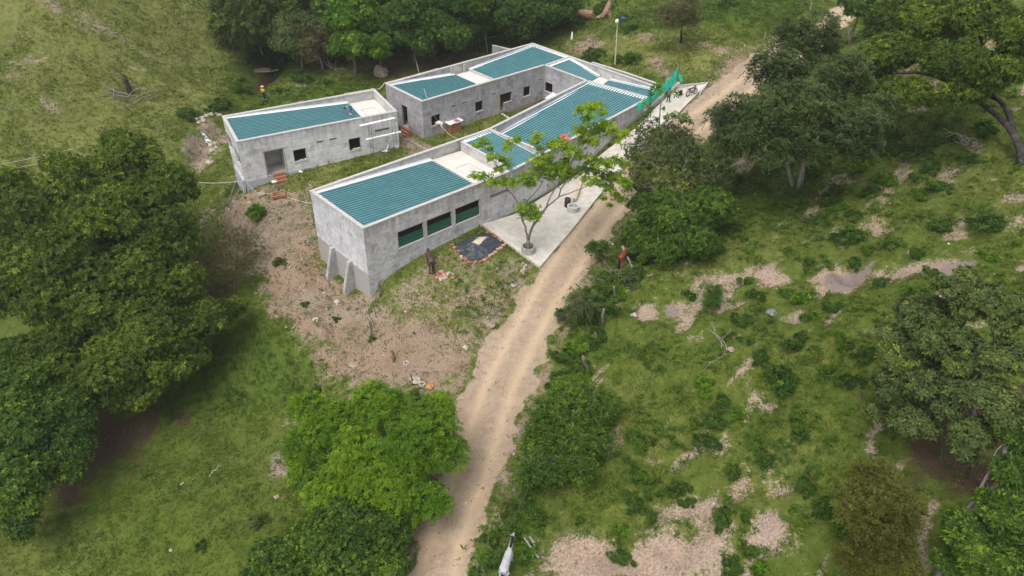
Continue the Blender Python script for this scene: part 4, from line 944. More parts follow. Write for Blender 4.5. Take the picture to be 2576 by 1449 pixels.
tree('broadleaf_tree', 'lower dark tree spreading from the foot of the huge tree over brown leaf litter', 'tree', [(400, 835, 100, 68, 6), (535, 795, 66, 45, 4.5), (130, 880, 100, 70, 5.5), (290, 905, 110, 70, 5.5), (440, 900, 85, 60, 4.5), (335, 985, 75, 42, 4), (210, 960, 70, 50, 4.6), (588, 772, 28, 26, 3)], 'leaf_mango', 'ros', 13000, .3, .115, 7, 10, 'bark_brown', .4, (330, 975), 5, bare=.25, tipbias=.25, lobe=LB, flat=.8)
tree('broadleaf_tree', 'deep green glossy tree with bright leaf tips below the huge tree beside the leaf litter', 'tree', [(60, 965, 90, 58, 6), (150, 1015, 80, 58, 5), (60, 1075, 90, 68, 5), (185, 1090, 68, 55, 4), (80, 1180, 80, 60, 4), (165, 1165, 55, 48, 3.4), (40, 1260, 60, 58, 3.5), (60, 1320, 45, 26, 2.5), (20, 890, 60, 40, 6)], 'leaf_deep', 'ros', 8500, .27, .105, 7, 8, 'bark_brown', .24, (75, 1195), 8, tipbias=.45, bare=.2, lobe=LB, flat=.75)
tree('feathery_tree', 'bright lime green feathery tree overhanging the verge of the dirt road', 'tree', [(772, 1018, 42, 22, 5.2), (850, 1062, 85, 34, 5), (960, 1012, 78, 30, 5), (1082, 1042, 66, 38, 4.6), (790, 1112, 72, 42, 4.8), (905, 1130, 72, 46, 5.2), (1040, 1112, 80, 52, 5), (1122, 1135, 55, 42, 3.8), (772, 1195, 46, 36, 4), (860, 1225, 86, 36, 4.2), (1005, 1200, 100, 55, 4), (1085, 1258, 48, 30, 3), (930, 1270, 66, 26, 3.4), (1015, 1280, 55, 26, 2.8), (735, 1140, 26, 20, 4)], 'leaf_lime', 'fr', 3300, .5, .06, 5, 8, 'bark_pale', .13, (985, 1290), 11, bare=.45, tipbias=.3, lobe=(.36, .56), forks=2, flat=.55)
tree('leafy_tree', 'dark small-leaved bushy tree growing under the lime green tree', 'tree', [(700, 1400, 80, 50, 2.5), (790, 1340, 70, 50, 3.5), (880, 1310, 90, 48, 4), (970, 1330, 66, 46, 3), (860, 1390, 100, 50, 3.6), (980, 1410, 62, 50, 2.5), (720, 1440, 95, 40, 2.2), (645, 1440, 42, 30, 1.6)], 'leaf_deep', 'ros', 12000, .15, .08, 7, 9, 'bark_brown', .18, None, 14, tipbias=.45, bare=.1, lobe=LB, flat=.85)
tree('feathery_tree', 'tall dark feathery tree on the grass slope across the road from the parked motorbike', 'tree', [(2040, 105, 76, 64, 11), (1955, 180, 66, 58, 10), (2120, 200, 66, 62, 9.5), (2005, 275, 110, 68, 9), (1880, 300, 74, 66, 7), (2150, 320, 66, 56, 7), (1850, 352, 54, 34, 6.5), (1950, 350, 86, 36, 7.6), (2085, 348, 74, 34, 7.4), (2180, 365, 28, 28, 6), (2215, 270, 30, 40, 7), (1815, 300, 30, 40, 6)], 'leaf_feather', 'fr', 2300, .85, .085, 5, 9, 'bark_pale', .34, (2008, 472), 17, bare=.2, lobe=(.4, .6), forks=3, flat=.8)
tree('broadleaf_tree', 'wide crowned tree with a black leaning forked trunk on the upper slope', 'tree', [(2350, 60, 90, 44, 9), (2470, 40, 90, 48, 10), (2560, 90, 60, 58, 10), (2260, 130, 80, 48, 8), (2390, 150, 90, 44, 8.5), (2500, 170, 80, 50, 8.5), (2222, 230, 56, 38, 6.5), (2300, 240, 56, 36, 6.5), (2425, 230, 50, 32, 7), (2195, 180, 46, 36, 7)], 'leaf_mango', 'ros', 9000, .34, .13, 7, 8, 'bark_dark', .4, (2590, 410), 19, tipbias=.4, bare=.2, lobe=LB, forks=2, flat=.7)
tree('broadleaf_tree', 'grey green open crowned tree with bare twigs on the lower slope', 'tree', [(2330, 790, 80, 48, 6), (2450, 742, 90, 48, 6.5), (2540, 780, 60, 58, 7), (2270, 880, 80, 46, 5), (2400, 880, 100, 48, 5.5), (2520, 900, 70, 56, 6), (2250, 975, 66, 46, 4), (2370, 985, 90, 46, 4.5), (2500, 1020, 90, 56, 5), (2310, 1065, 64, 36, 3.5), (2440, 1100, 76, 38, 4), (2215, 1040, 34, 24, 3)], 'leaf_grey', 'ros', 7600, .22, .1, 7, 9, 'bark_brown', .24, (2480, 1150), 23, tipbias=.35, bare=.5, lobe=(.36, .56), spread=.85, flat=.6)
tree('feathery_tree', 'rusty olive feathery small tree between the bare scars and the dark corner tree', 'tree', [(2210, 1205, 60, 40, 4.2), (2260, 1270, 55, 45, 3.8), (2170, 1270, 60, 45, 3.6), (2215, 1340, 75, 50, 3.2), (2180, 1410, 60, 45, 2.6), (2260, 1400, 50, 45, 2.6), (2215, 1450, 60, 30, 2)], 'leaf_rust', 'fr', 1700, .5, .045, 6, 9, 'bark_brown', .1, None, 27, lobe=(.3, .5), flat=.6, bare=.3)
tree('broadleaf_tree', 'dark glossy tree with light leaf tips in the damp shade below the grey green tree', 'tree', [(2430, 1340, 66, 48, 3.6), (2530, 1285, 60, 46, 4.2), (2480, 1400, 80, 48, 3.2), (2405, 1425, 50, 36, 2.6), (2555, 1390, 50, 56, 3.6), (2550, 1190, 44, 40, 4.2), (2565, 1100, 36, 36, 4.5)], 'leaf_deep', 'ros', 5400, .24, .105, 7, 8, 'bark_pale', .2, None, 29, tipbias=.5, bare=.25, lobe=LB, flat=.8)
tree('leafy_shrub', 'big light green narrow-leaved shrub at the road edge opposite the lime tree', 'shrub', [(1440, 990, 70, 34, 3), (1372, 1030, 58, 38, 3), (1500, 1030, 58, 38, 2.5), (1420, 1080, 80, 44, 2.6), (1342, 1110, 48, 44, 2), (1500, 1110, 56, 44, 2), (1370, 1178, 56, 42, 1.8), (1450, 1168, 56, 38, 1.8), (1322, 1190, 32, 36, 1.5)], 'leaf_shrub', 'ros', 3500, .28, .068, 6, 9, 'wood_dead', .08, (1560, 1145), 31, tipbias=.35, bare=.4, lobe=LB, spread=.6, flat=.75)
# --- the thicket along the road edge
tree('roadside_bush', 'twiggy olive bush at the uphill end of the roadside thicket', 'bush', [(1650, 345, 66, 36, 2.4), (1600, 385, 36, 30, 1.6), (1715, 350, 40, 30, 2.4)], 'leaf_dull', 'ros', 1100, .24, .1, 6, 7, 'wood_dead', .08, None, 41, bare=1.0, lobe=LB)
tree('roadside_tree', 'dull green tree with pale bare twigs in the middle of the roadside thicket', 'tree', [(1650, 410, 66, 44, 3), (1735, 395, 66, 44, 4), (1795, 435, 46, 56, 4), (1700, 465, 80, 44, 3), (1610, 450, 40, 36, 2)], 'leaf_dull', 'ros', 2100, .27, .11, 6, 8, 'wood_dead', .12, None, 43, bare=1.0, tipbias=.35, lobe=LB)
tree('roadside_tree', 'bright tipped broadleaf tree at the downhill end of the roadside thicket', 'tree', [(1640, 520, 60, 44, 3), (1712, 540, 80, 48, 3.5), (1612, 588, 46, 42, 2), (1690, 612, 66, 42, 2)], 'leaf_shrub', 'ros', 2300, .28, .11, 7, 9, 'wood_dead', .12, (1675, 655), 45, bare=.7, tipbias=.45, lobe=LB)
tree('roadside_tree', 'dark green tree between the thicket and the tall feathery tree', 'tree', [(1785, 525, 56, 60, 3.2), (1760, 610, 46, 40, 2)], 'leaf_shrub', 'ros', 1700, .27, .105, 7, 9, 'wood_dead', .12, None, 47, bare=.3, tipbias=.3, lobe=LB)
tree('roadside_bush', 'low leafy bush hiding the bay horse by the road', 'bush', [(1618, 630, 36, 28, 1.2)], 'leaf_shrub', 'ros', 800, .24, .085, 6, 9, 'wood_dead', .05, None, 49, bare=.8, tipbias=.3)
tree('sapling', 'thin feathery sapling at the road edge in front of the bay horse', 'sapling', [(1505, 625, 24, 22, 1.7)], 'leaf_shrub', 'fr', 70, .5, .05, 6, 7, 'bark_brown', .025, (1530, 672), 51)
tree('sapling', 'blue green feathery sapling leaning over the road edge', 'sapling', [(1470, 765, 42, 15, 1.6)], 'leaf_feather', 'fr', 60, .6, .06, 6, 6, 'bark_brown', .022, (1500, 850), 53)
tree('sapling', 'tiny feathery sapling at the edge of the wheel tracks', 'sapling', [(1410, 790, 14, 10, 1.0)], 'leaf_feather', 'fr', 22, .4, .06, 6, 4, 'bark_brown', .018, None, 55)
tree('sapling', 'small feathery sapling beside the pale earth scars', 'sapling', [(1790, 745, 22, 38, 1.1)], 'leaf_shrub', 'fr', 55, .5, .04, 6, 7, 'bark_brown', .025, None, 57)
tree('twiggy_tree', 'thin brownish twiggy tree between the huge tree and the yard', 'tree', [(590, 640, 72, 85, 2.8)], 'leaf_olive', 'ros', 1000, .17, .06, 5, 24, 'twig_brown', .09, (592, 735), 59, bare=1.0)
# --- the wood behind the buildings
rowg = 'trees of the wood behind the buildings'
for lab, cr, lf, st, n, L, W, k, bs, sd, bk in [
    ('pale grey green thin-leaved tree at the left end of the wood', [(625, 55, 75, 85, 6.5)], 'leaf_dull', 'fr', 2000, .8, .07, 7, (668, 145), 61, 'bark_pale'),
    ('blue green round tree right of the grey green one in the wood', [(750, 85, 62, 55, 5)], 'leaf_grey', 'ros', 2600, .3, .1, 6, None, 62, 'bark_pale'),
    ('olive tree with dry bare twigs left of the brightest tree', [(800, 110, 45, 45, 3.8)], 'leaf_olive', 'ros', 1400, .25, .08, 6, None, 63, 'wood_dead'),
    ('brightest yellow green tree in front of the wood', [(895, 45, 56, 52, 7.2), (885, 112, 46, 34, 5.2)], 'leaf_bright', 'ros', 2800, .42, .17, 7, (893, 186), 64, 'bark_pale'),
    ('slim bright tree just right of the brightest tree', [(953, 120, 22, 34, 4.2)], 'leaf_bright', 'ros', 600, .36, .14, 7, (962, 168), 65, 'bark_pale'),
    ('broad dark green tree with a pale trunk above the rear wing', [(1040, 45, 72, 58, 6.5)], 'leaf_deep', 'ros', 3000, .36, .13, 7, (1042, 158), 66, 'bark_pale'),
    ('mid green tree right of the broad dark tree in the wood', [(1100, 90, 58, 40, 4.6)], 'leaf_deep', 'ros', 1900, .33, .12, 7, (1092, 140), 67, 'bark_pale'),
    ('dark tree with thin trunk near the bamboo poles', [(1148, 50, 45, 50, 5.5)], 'leaf_deep', 'ros', 1600, .33, .12, 7, (1136, 130), 68, 'bark_pale'),
    ('small light tree standing out at the right end of the wood', [(1187, 62, 28, 36, 3.4)], 'leaf_bright', 'ros', 700, .34, .13, 7, (1172, 118), 69, 'bark_pale'),
    ('shadowy tree deep in the wood behind the small light tree', [(1225, 25, 62, 48, 5.5)], 'leaf_deep', 'ros', 1900, .36, .13, 7, None, 70, 'bark_brown'),
    ('dark bushy tree at the right edge of the wood', [(1310, 40, 80, 48, 4.2)], 'leaf_deep', 'ros', 2600, .34, .12, 7, None, 71, 'bark_brown'),
    ('dark tree at the wood corner left of the fallen log', [(1385, 15, 62, 42, 4)], 'leaf_deep', 'ros', 1900, .34, .12, 7, None, 72, 'bark_brown'),
    ('tall dark tree at the top edge above the blue green tree', [(725, 0, 70, 50, 8)], 'leaf_mango', 'ros', 2000, .36, .13, 7, None, 73, 'bark_brown'),
    ('tall dark tree at the top edge left of the brightest tree', [(815, 5, 60, 50, 8)], 'leaf_deep', 'ros', 1800, .36, .13, 7, None, 74, 'bark_brown'),
    ('tall dark tree at the top edge right of the brightest tree', [(975, -10, 60, 60, 8)], 'leaf_deep', 'ros', 1900, .36, .13, 7, None, 75, 'bark_brown'),
    ('tall dark tree at the top edge above the rear wing', [(1120, -12, 70, 50, 8)], 'leaf_deep', 'ros', 1900, .36, .13, 7, None, 76, 'bark_brown')]:
    tree('wood_tree', lab, 'tree', [(x, y - 3, w * 1.3, h * 1.28, hh) for x, y, w, h, hh in cr], lf, st, int(n * 1.5), L, W, k, 17, bk, .17, bs, sd, rowg, tipbias=.35, lobe=(.28, .44), flat=.85)
tree('bare_tree', 'half bare tree with forked trunk on the field beyond the pole lamp', 'tree', [(1715, 35, 60, 42, 4.6)], 'leaf_olive', 'fr', 420, .55, .045, 5, 14, 'bark_dark', .2, (1713, 108), 81, bare=1.0)
for lab, cr, lf, n, sd in [('dark tree at the top edge beside the far road bend', [(2165, 15, 48, 38, 4.5)], 'leaf_deep', 1500, 83), ('dark spreading tree right of the far road bend', [(2250, 55, 75, 48, 5)], 'leaf_mango', 2300, 84), ('dark tree at the top edge above the wide crowned tree', [(2350, 5, 70, 40, 6)], 'leaf_mango', 1800, 85)]:
    tree('broadleaf_tree', lab, 'tree', cr, lf, 'ros', n, .34, .12, 7, 20, 'bark_brown', .22, None, sd, tipbias=.3)

# --- the young tree in the planter ring, its forks and flat leaf sprays placed one by one
def planter_tree():
    b = grS(2062, 985); b = pat(2063, 982); t = thing('young_tree', 'young lime green tree with forked grey trunk in a concrete planter ring', 'tree', b); g = np.random.default_rng(90); wd = MB(b)
    Y0 = b[1]
    def q(x, y, dy=0.0): return aty(*S(1800 + x / 2.07, 400 + y / 2.07), Y0 + dy)
    def br(pts, r0, r1): P = resample(np.array(pts), 4 * len(pts)); P = P + g.normal(size=P.shape) * .015; wd.tube(P, np.linspace(r0, r1, len(P)), 7); return P
    br([b + [0, 0, -.1], q(545, 1100), q(540, 1090)], .17, .13)
    br([q(545, 1120), q(520, 1000, .1), q(495, 950, .2), q(485, 860, .3)], .1, .07); br([q(485, 860, .3), q(430, 760, .4), q(370, 690, .5), q(330, 560, .6), q(345, 470, .8)], .065, .025); br([q(485, 860, .3), q(560, 770, .5), q(640, 690, .8), q(690, 560, 1.2), q(640, 330, 1.4)], .05, .02)
    br([q(545, 1120), q(570, 1020, -.1), q(640, 920, -.2), q(690, 850, -.3)], .12, .09); br([q(690, 850, -.3), q(720, 760, -.1), q(770, 690, .3), q(880, 520, .8), q(1000, 260, 1.4), q(1060, 60, 2.0)], .07, .02)
    br([q(690, 850, -.3), q(800, 760, -.6), q(810, 700, -.6), q(850, 640, -.4), q(980, 560, .2), q(1120, 470, .8)], .08, .025); br([q(800, 760, -.6), q(920, 720, -1.0), q(1040, 670, -1.2), q(1200, 640, -1.2), q(1260, 740, -1.2)], .055, .018)
    br([q(810, 700, -.6), q(760, 670, -.5), q(720, 600, -.4), q(560, 600, -.2), q(300, 630, -.1), q(120, 600, 0)], .045, .015); br([q(1000, 560, .2), q(1180, 560, .1), q(1300, 640, -.2)], .03, .012); br([q(960, 330, 1.2), q(1130, 230, 1.4), q(1250, 220, 1.4)], .03, .012)
    cl = [(110, 590, 34), (190, 605, 38), (270, 640, 44), (340, 650, 40), (430, 640, 50), (520, 600, 54), (600, 600, 54), (560, 650, 44), (330, 460, 40), (250, 445, 36), (380, 500, 34), (310, 540, 32), (190, 315, 34), (230, 375, 28), (130, 350, 28), (400, 330, 34), (450, 300, 28), (370, 385, 30), (620, 270, 38), (600, 320, 28), (640, 370, 28), (620, 480, 56), (690, 440, 52), (740, 350, 48), (810, 330, 48), (860, 370, 46), (640, 530, 44), (740, 520, 60), (830, 530, 66), (740, 590, 56), (850, 590, 54), (930, 560, 44), (560, 850, 50), (610, 900, 42), (510, 900, 40), (500, 850, 36), (580, 935, 34), (970, 60, 44), (1040, 40, 42), (1100, 20, 40), (1140, 70, 36), (1030, 130, 44), (950, 220, 48), (1030, 240, 54), (1120, 220, 54), (1210, 220, 50), (1160, 170, 40), (980, 310, 46), (1080, 320, 42), (900, 400, 46), (960, 440, 44), (1060, 480, 56), (1140, 480, 52), (1200, 500, 44), (1000, 540, 44), (1090, 570, 50), (1170, 590, 54), (1250, 610, 56), (1320, 640, 44), (1330, 500, 40), (1260, 470, 38), (1080, 640, 40), (1200, 690, 42), (1260, 750, 34), (1290, 790, 26), (1210, 830, 18), (1160, 780, 16), (1320, 260, 36), (1260, 300, 34), (1010, 620, 36), (1350, 690, 30), (1150, 650, 40)]
    V = []; T = []
    for x, y, r in cl:
        dy = g.normal() * .5 + (600 - y) / 500; c = q(x, y, dy); R = r / 2.07 / 2830 * np.linalg.norm(c - [0, 0, CAMZ]) * 1.15
        n = int(26 * (R / .5) ** 2) + 8; P = c + g.normal(size=(n, 3)) * np.array([R * .55, R * .55, R * .3]); N = unit(g.normal(size=(n, 3)) * .4 + [0, 0, 1])
        v, tt = rosettes(P, N, g, 6, .27, .13, .95, np.clip(g.uniform(.15, .75) + g.normal(size=n) * .18, 0, 1)); V.append(v); T.append(tt)
        limb(wd, q(x + g.normal() * 20, y + 40, dy), c, .016, .008, g, .1, 4, 4)
    link('crown', quads_mesh('crown', np.concatenate(V) - b, {'tint': ('FACE', np.concatenate(T))}), M['leaf_light'], t); wd.obj('trunk', M['bark_pale'], t, True)
    return b
PLB = planter_tree()
def slender_tree():
    b = gr(1653, 395); t = thing('slender_tree', 'slender sparse tree with thin pale trunk rising from the roadside thicket', 'tree', b); g = np.random.default_rng(91); wd = MB(b); Y0 = b[1]
    def q(x, y, dy=0.0): return aty(*S(2000 + x / 2.07, y / 2.07), Y0 + dy)
    def br(pts, r0, r1): P = resample(np.array(pts), 4 * len(pts)); wd.tube(P, np.linspace(r0, r1, len(P)), 7)
    br([b - [0, 0, .3], q(1175, 1180), q(1190, 1000, .2), q(1200, 860, .3), q(1210, 800, .4)], .12, .05); br([q(1200, 830, .3), q(1245, 780, .4), q(1290, 740, .5)], .04, .015); br([q(1205, 820, .4), q(1150, 780, .6), q(1100, 740, .7)], .035, .012)
    br([q(1180, 1060, .1), q(1230, 990, -.2), q(1320, 940, -.5), q(1440, 975, -.7)], .06, .02); br([q(1178, 1080, .1), q(1120, 1010, .3), q(1080, 940, .5)], .035, .012); br([q(1178, 1090), q(1060, 1060, .2), q(1000, 1040, .3)], .03, .01)
    V = []; T = []
    for x, y, r in [(1130, 720, 24), (1120, 770, 26), (1190, 690, 20), (1200, 740, 30), (1330, 760, 26), (1080, 850, 18), (1110, 890, 26), (1080, 940, 24), (1230, 885, 14), (1260, 930, 16), (1300, 935, 22), (1350, 940, 30), (1400, 960, 34), (1440, 985, 26), (1380, 985, 28), (1165, 975, 24), (1010, 1040, 22), (1240, 960, 18), (1180, 640 + 60, 20)]:
        c = q(x, y, g.normal() * .4); R = r / 2.07 / 2830 * np.linalg.norm(c - [0, 0, CAMZ]) * 1.1; n = int(16 * (R / .4) ** 2) + 5
        P = c + g.normal(size=(n, 3)) * R * .5; v, tt = rosettes(P, unit(g.normal(size=(n, 3)) * .5 + [0, 0, 1]), g, 6, .26, .11, .8, np.clip(g.uniform(.2, .9) + g.normal(size=n) * .15, 0, 1)); V.append(v); T.append(tt)
    link('crown', quads_mesh('crown', np.concatenate(V) - b, {'tint': ('FACE', np.concatenate(T))}), M['leaf_bright'], t); wd.obj('trunk', M['wood_dead'], t, True)
slender_tree()

# --- shrubs: a few prototypes, then copies set out over the slopes
def make_shrub(seed, leaf, n, L, W, R, k=6, style='ros'):
    g = np.random.default_rng(seed); t = thing('shrub', 'leafy shrub', 'shrub'); V = []; T = []; wd = MB()
    for i in range(10):
        a = g.uniform(0, 6.28); rr = R * g.uniform(.1, 1.2); c = np.array([rr * math.cos(a), rr * math.sin(a), R * g.uniform(.25, .9) * (1.15 - rr / R * .6)])
        P, N = shell(c, np.array([1, 1, .75]) * R * g.uniform(.22, .45), n // 9, g, -.7, .5)
        v, tt = (rosettes(P, N, g, k, L, W, .8, np.clip(g.uniform(.05, .7) + g.normal(size=len(P)) * .18, 0, 1)) if style == 'ros' else fronds(P, N, g, 2, L, k, W, L * .26)); V.append(v); T.append(tt); limb(wd, (0, 0, -.15), c, .03, .012, g, .1, 4, 5)
    link('foliage', quads_mesh('foliage', np.concatenate(V), {'tint': ('FACE', np.concatenate(T))}), M[leaf], t); wd.obj('stems', M['wood_dead'], t); return t
protos = [make_shrub(101, 'leaf_shrub', 190, .3, .1, .85), make_shrub(102, 'leaf_bright', 150, .32, .11, .8), make_shrub(103, 'leaf_deep', 190, .28, .1, .9), make_shrub(104, 'leaf_dull', 210, .24, .075, .75), make_shrub(105, 'leaf_weed', 210, .26, .1, .7)]
used = [False] * len(protos)
def put_shrub(i, x, y, s, label, group, cat='shrub'):
    p = gr(x, y); o = protos[i] if not used[i] else copy_tree(protos[i]); used[i] = True
    o.location = (p[0], p[1], p[2] - .05); o.rotation_euler = (0, 0, float(rng.uniform(0, 6.28))); w = s * float(rng.uniform(.9, 1.1)); o.scale = (w, w * float(rng.uniform(.65, 1.35)), w * float(rng.uniform(.75, 1.1))); tag(o, label, cat, group); return o
r7 = [(490, 160, 60), (540, 230, 40), (390, 320, 50), (600, 330, 40), (850, 320, 45), (1290, 220, 95), (1590, 270, 105), (1330, 70, 45), (1950, 160, 70), (1420, 310, 55), (2290, 130, 100), (2330, 380, 55), (1000, 400, 70), (1780, 360, 60), (570, 550, 60), (170, 640, 55), (640, 640, 60), (830, 610, 55), (1200, 730, 85), (970, 670, 80), (1750, 620, 110), (1880, 480, 50), (990, 800, 80), (550, 830, 70), (930, 980, 90), (1240, 940, 95), (660, 1080, 75), (290, 1250, 75), (400, 1390, 65), (830, 1240, 110), (1160, 1190, 80), (1310, 1260, 85), (440, 940, 45), (590, 970, 60), (1410, 1060, 75), (270, 1330, 50), (160, 250, 60), (230, 330, 60), (60, 280, 60), (1520, 560, 60), (1340, 420, 45), (1470, 700, 50)]
r8 = [(1130, 85, 50), (1210, 150, 48), (1280, 260, 62), (1110, 190, 45), (1000, 180, 42), (1330, 360, 50), (1520, 240, 45), (720, 250, 80), (700, 560, 60), (650, 690, 50), (440, 660, 40), (1130, 650, 62), (1230, 640, 52), (960, 570, 38), (650, 830, 50), (1250, 800, 50), (1180, 870, 55), (1310, 880, 60), (720, 450, 60), (920, 500, 50), (1480, 160, 65), (1050, 270, 55), (1180, 420, 55), (800, 640, 60), (1530, 500, 50), (1690, 690, 55), (560, 340, 55), (1600, 590, 45)]
r6 = [(1150, 830, 85), (1310, 860, 35), (1480, 730, 90), (1650, 680, 75), (1400, 960, 75), (1060, 1060, 80), (1180, 1130, 95), (1220, 970, 40), (930, 1200, 80), (880, 1260, 60), (1120, 1200, 50), (1430, 1210, 70), (1560, 1180, 50), (960, 1300, 55), (1030, 1360, 45), (1740, 1000, 60), (1410, 1130, 50), (1500, 1060, 60), (1850, 820, 70), (1640, 880, 60), (760, 1080, 60), (840, 1000, 60), (300, 1130, 60), (440, 1180, 50), (640, 1290, 55), (1900, 1390, 60)]
pts = [(S(2600 + x / 1.811, 800 + y / 1.811), w / 1.811 / 1.5528) for x, y, w in r7] + [(S(1900 + x / 1.2267, 1500 + y / 1.2267), w / 1.2267 / 1.5528) for x, y, w in r8] + [(S(2700 + x / 1.61, y / 1.61), w / 1.61 / 1.5528) for x, y, w in r6]
MARKS = [('the tall feathery tree', 2008, 470), ('the wide crowned tree', 2560, 400), ('the grey green open tree', 2330, 960), ('the rusty olive tree', 2200, 1330), ('the narrow-leaved roadside shrub', 1430, 1150), ('the grey mud hollow', 2150, 700), ('the long earth scarp', 2330, 660), ('the twin pale earth scars', 1800, 735), ('the bent dead branch', 1815, 880), ('the stout knotted fence post', 1425, 1100), ('the bleached branch', 2440, 375), ('the big bare bank', 1640, 1400), ('the pale scar above the bare bank', 1740, 1265), ('the long bare scar', 1945, 1190), ('the dark corner tree', 2470, 1390), ('the roadside thicket', 1760, 620)]
todo = {}
for i, ((x, y), w) in enumerate(pts):
    if x > 2330 and y < 300: continue
    p = gr(x, y); d = np.linalg.norm(p - [0, 0, CAMZ]); R = w / 2 * d / 1822.5 * 1.55; kind = [2, 0, 2, 1, 0, 2, 0, 2][i % 8]
    m = min(MARKS, key=lambda q: math.hypot(q[1] - x, (q[2] - y) * 1.4)); dx, dy = x - m[1], y - m[2]
    rel = 'close beside' if math.hypot(dx, dy) < 45 else ('downhill of' if dx < -abs(dy) * .6 else 'uphill of' if dx > abs(dy) * .6 else 'beyond' if dy < 0 else 'in front of')
    look = ('big' if R > 1.4 else 'medium' if R > .95 else 'small') + ' ' + ['mid green', 'bright green', 'dark green', 'dull green', 'yellow green'][kind]
    todo.setdefault(f'{look} shrub {rel} {m[0]}', []).append((R, kind, x, y, w))
for lab, L_ in todo.items():
    L_.sort(key=lambda q: -q[0]); n = len(L_)
    for j, (R, kind, x, y, w) in enumerate(L_):
        nm = lab if n == 1 else (['larger', 'smaller'] if n == 2 else ['largest', 'second largest', 'third largest', 'fourth largest', 'fifth largest', 'sixth largest'])[min(j, 5)] + ' ' + lab
        put_shrub(kind, x, y + w * .2, R / .85, nm, 'shrubs scattered over the slope across the road')
for i, (x, y, s, k, lab) in enumerate([(652, 540, 1.15, 1, 'single bright long-leaved plant on the rubble yard left of the long building'), (470, 292, 1.3, 2, 'dark shrub on the stream bank left of the detached block'), (555, 262, 1.1, 4, 'light shrub in the gully upstream of the detached block'), (600, 225, 1.2, 0, 'green shrub in the gully below the man in yellow'), (610, 205, 1.0, 4, 'yellow green shrub in the gully left of the man in yellow'), (540, 275, .9, 2, 'dark low shrub above the stream fall'), (700, 235, .9, 0, 'leafy shrub on the path bank right of the man in yellow'), (760, 205, 1.0, 2, 'dark shrub under the wood left of the pale boulder'), (820, 215, .9, 0, 'green shrub on the bank behind the detached block'), (645, 1315, .8, 3, 'small dark plant alone on the lower left grass'), (425, 1045, .8, 0, 'green plant at the edge of the leaf litter under the lower dark tree'), (1440, 62, 1.5, 2, 'broad dark creeper bush in front of the fallen log'), (1515, 22, 1.5, 4, 'pale green bush covering the old stump'), (1570, 45, 1.2, 0, 'green bush right of the old stump'), (1500, 140, 1.3, 2, 'dark bush in the field above the rear roofs'), (1590, 75, 1.2, 0, 'leafy bush just behind the pole lamp'), (1830, 15, 1.3, 2, 'dark bush on the far field under the top edge'), (1580, 160, 1.6, 0, 'wide weedy bush on the bank behind the right roof'), (1480, 165, 1.2, 2, 'dark bush on the bank near the rear corner'), (1240, 75, 1.3, 0, 'bright bush at the right foot of the wood'), (1265, 105, 1.0, 1, 'light bush beside the bamboo poles'), (845, 805, .4, 4, 'small weed tuft on the bare yard below the west wall'), (770, 765, .4, 4, 'low weed tuft on the yard left of the buttresses'), (940, 855, .4, 0, 'weed tuft at the foot of the thick fence post'), (700, 660, .7, 3, 'dull weed clump on the yard beside the twiggy tree'), (800, 990, .9, 0, 'bright weed clump where the bare bank meets the grass'), (505, 1380, .6, 4, 'pale weed clump low on the lower left grass'), (1045, 1010, .8, 0, 'weed clump behind the lime tree at the road'), (700, 420, .5, 0, 'low weeds against the front of the detached block'), (2570, 1190, .9, 2, 'dark shrub on the right edge above the corner tree')]): put_shrub(k, x, y, s, lab, 'single shrubs around the yard, wood and field')

for i, (x, y, s_, k) in list(enumerate([(1575, 668, 1.0, 0), (1545, 708, .9, 4), (1590, 705, 1.1, 2), (1525, 742, 1.0, 0), (1562, 748, .9, 1), (1500, 772, .9, 2), (1535, 790, 1.1, 0), (1490, 815, 1.0, 4), (1462, 838, .8, 0), (1505, 850, 1.0, 2), (1450, 872, .9, 1), (1478, 890, 1.1, 0), (1432, 905, .9, 2), (1462, 930, 1.0, 4), (1420, 935, .8, 0), (1400, 962, .9, 2), (1340, 1232, .9, 0), (1305, 1250, .8, 2), (1282, 1290, .9, 3), (1318, 1300, 1.0, 0), (1262, 1330, .7, 2), (1300, 1352, 1.0, 4), (1238, 1368, .7, 0), (1262, 1392, .8, 2), (1230, 1425, .8, 0), (1325, 1400, .7, 1), (1520, 660, .7, 2), (1480, 735, .6, 0)]))[::1]:
    if i % 3 == 2 and i > 6: continue
    nr = min([('the brush pile', 1560, 690), ('the leaning blue green sapling', 1480, 790), ('the thin black fence post', 1455, 870), ('the narrow-leaved roadside shrub', 1420, 1050), ('the white horse', 1275, 1415), ('the tail of the dark wire', 1300, 1300)], key=lambda q: math.hypot(q[1] - x, q[2] - y))
    put_shrub(k, x, y, s_ * 1.0, f'{["mid green", "bright green", "dark green", "dull green", "yellow green"][k]} verge shrub {"at the wheel tracks" if i % 2 else "behind the road edge"} {"uphill of" if y < nr[2] else "downhill of"} {nr[0]}', 'shrubs along the road verge')

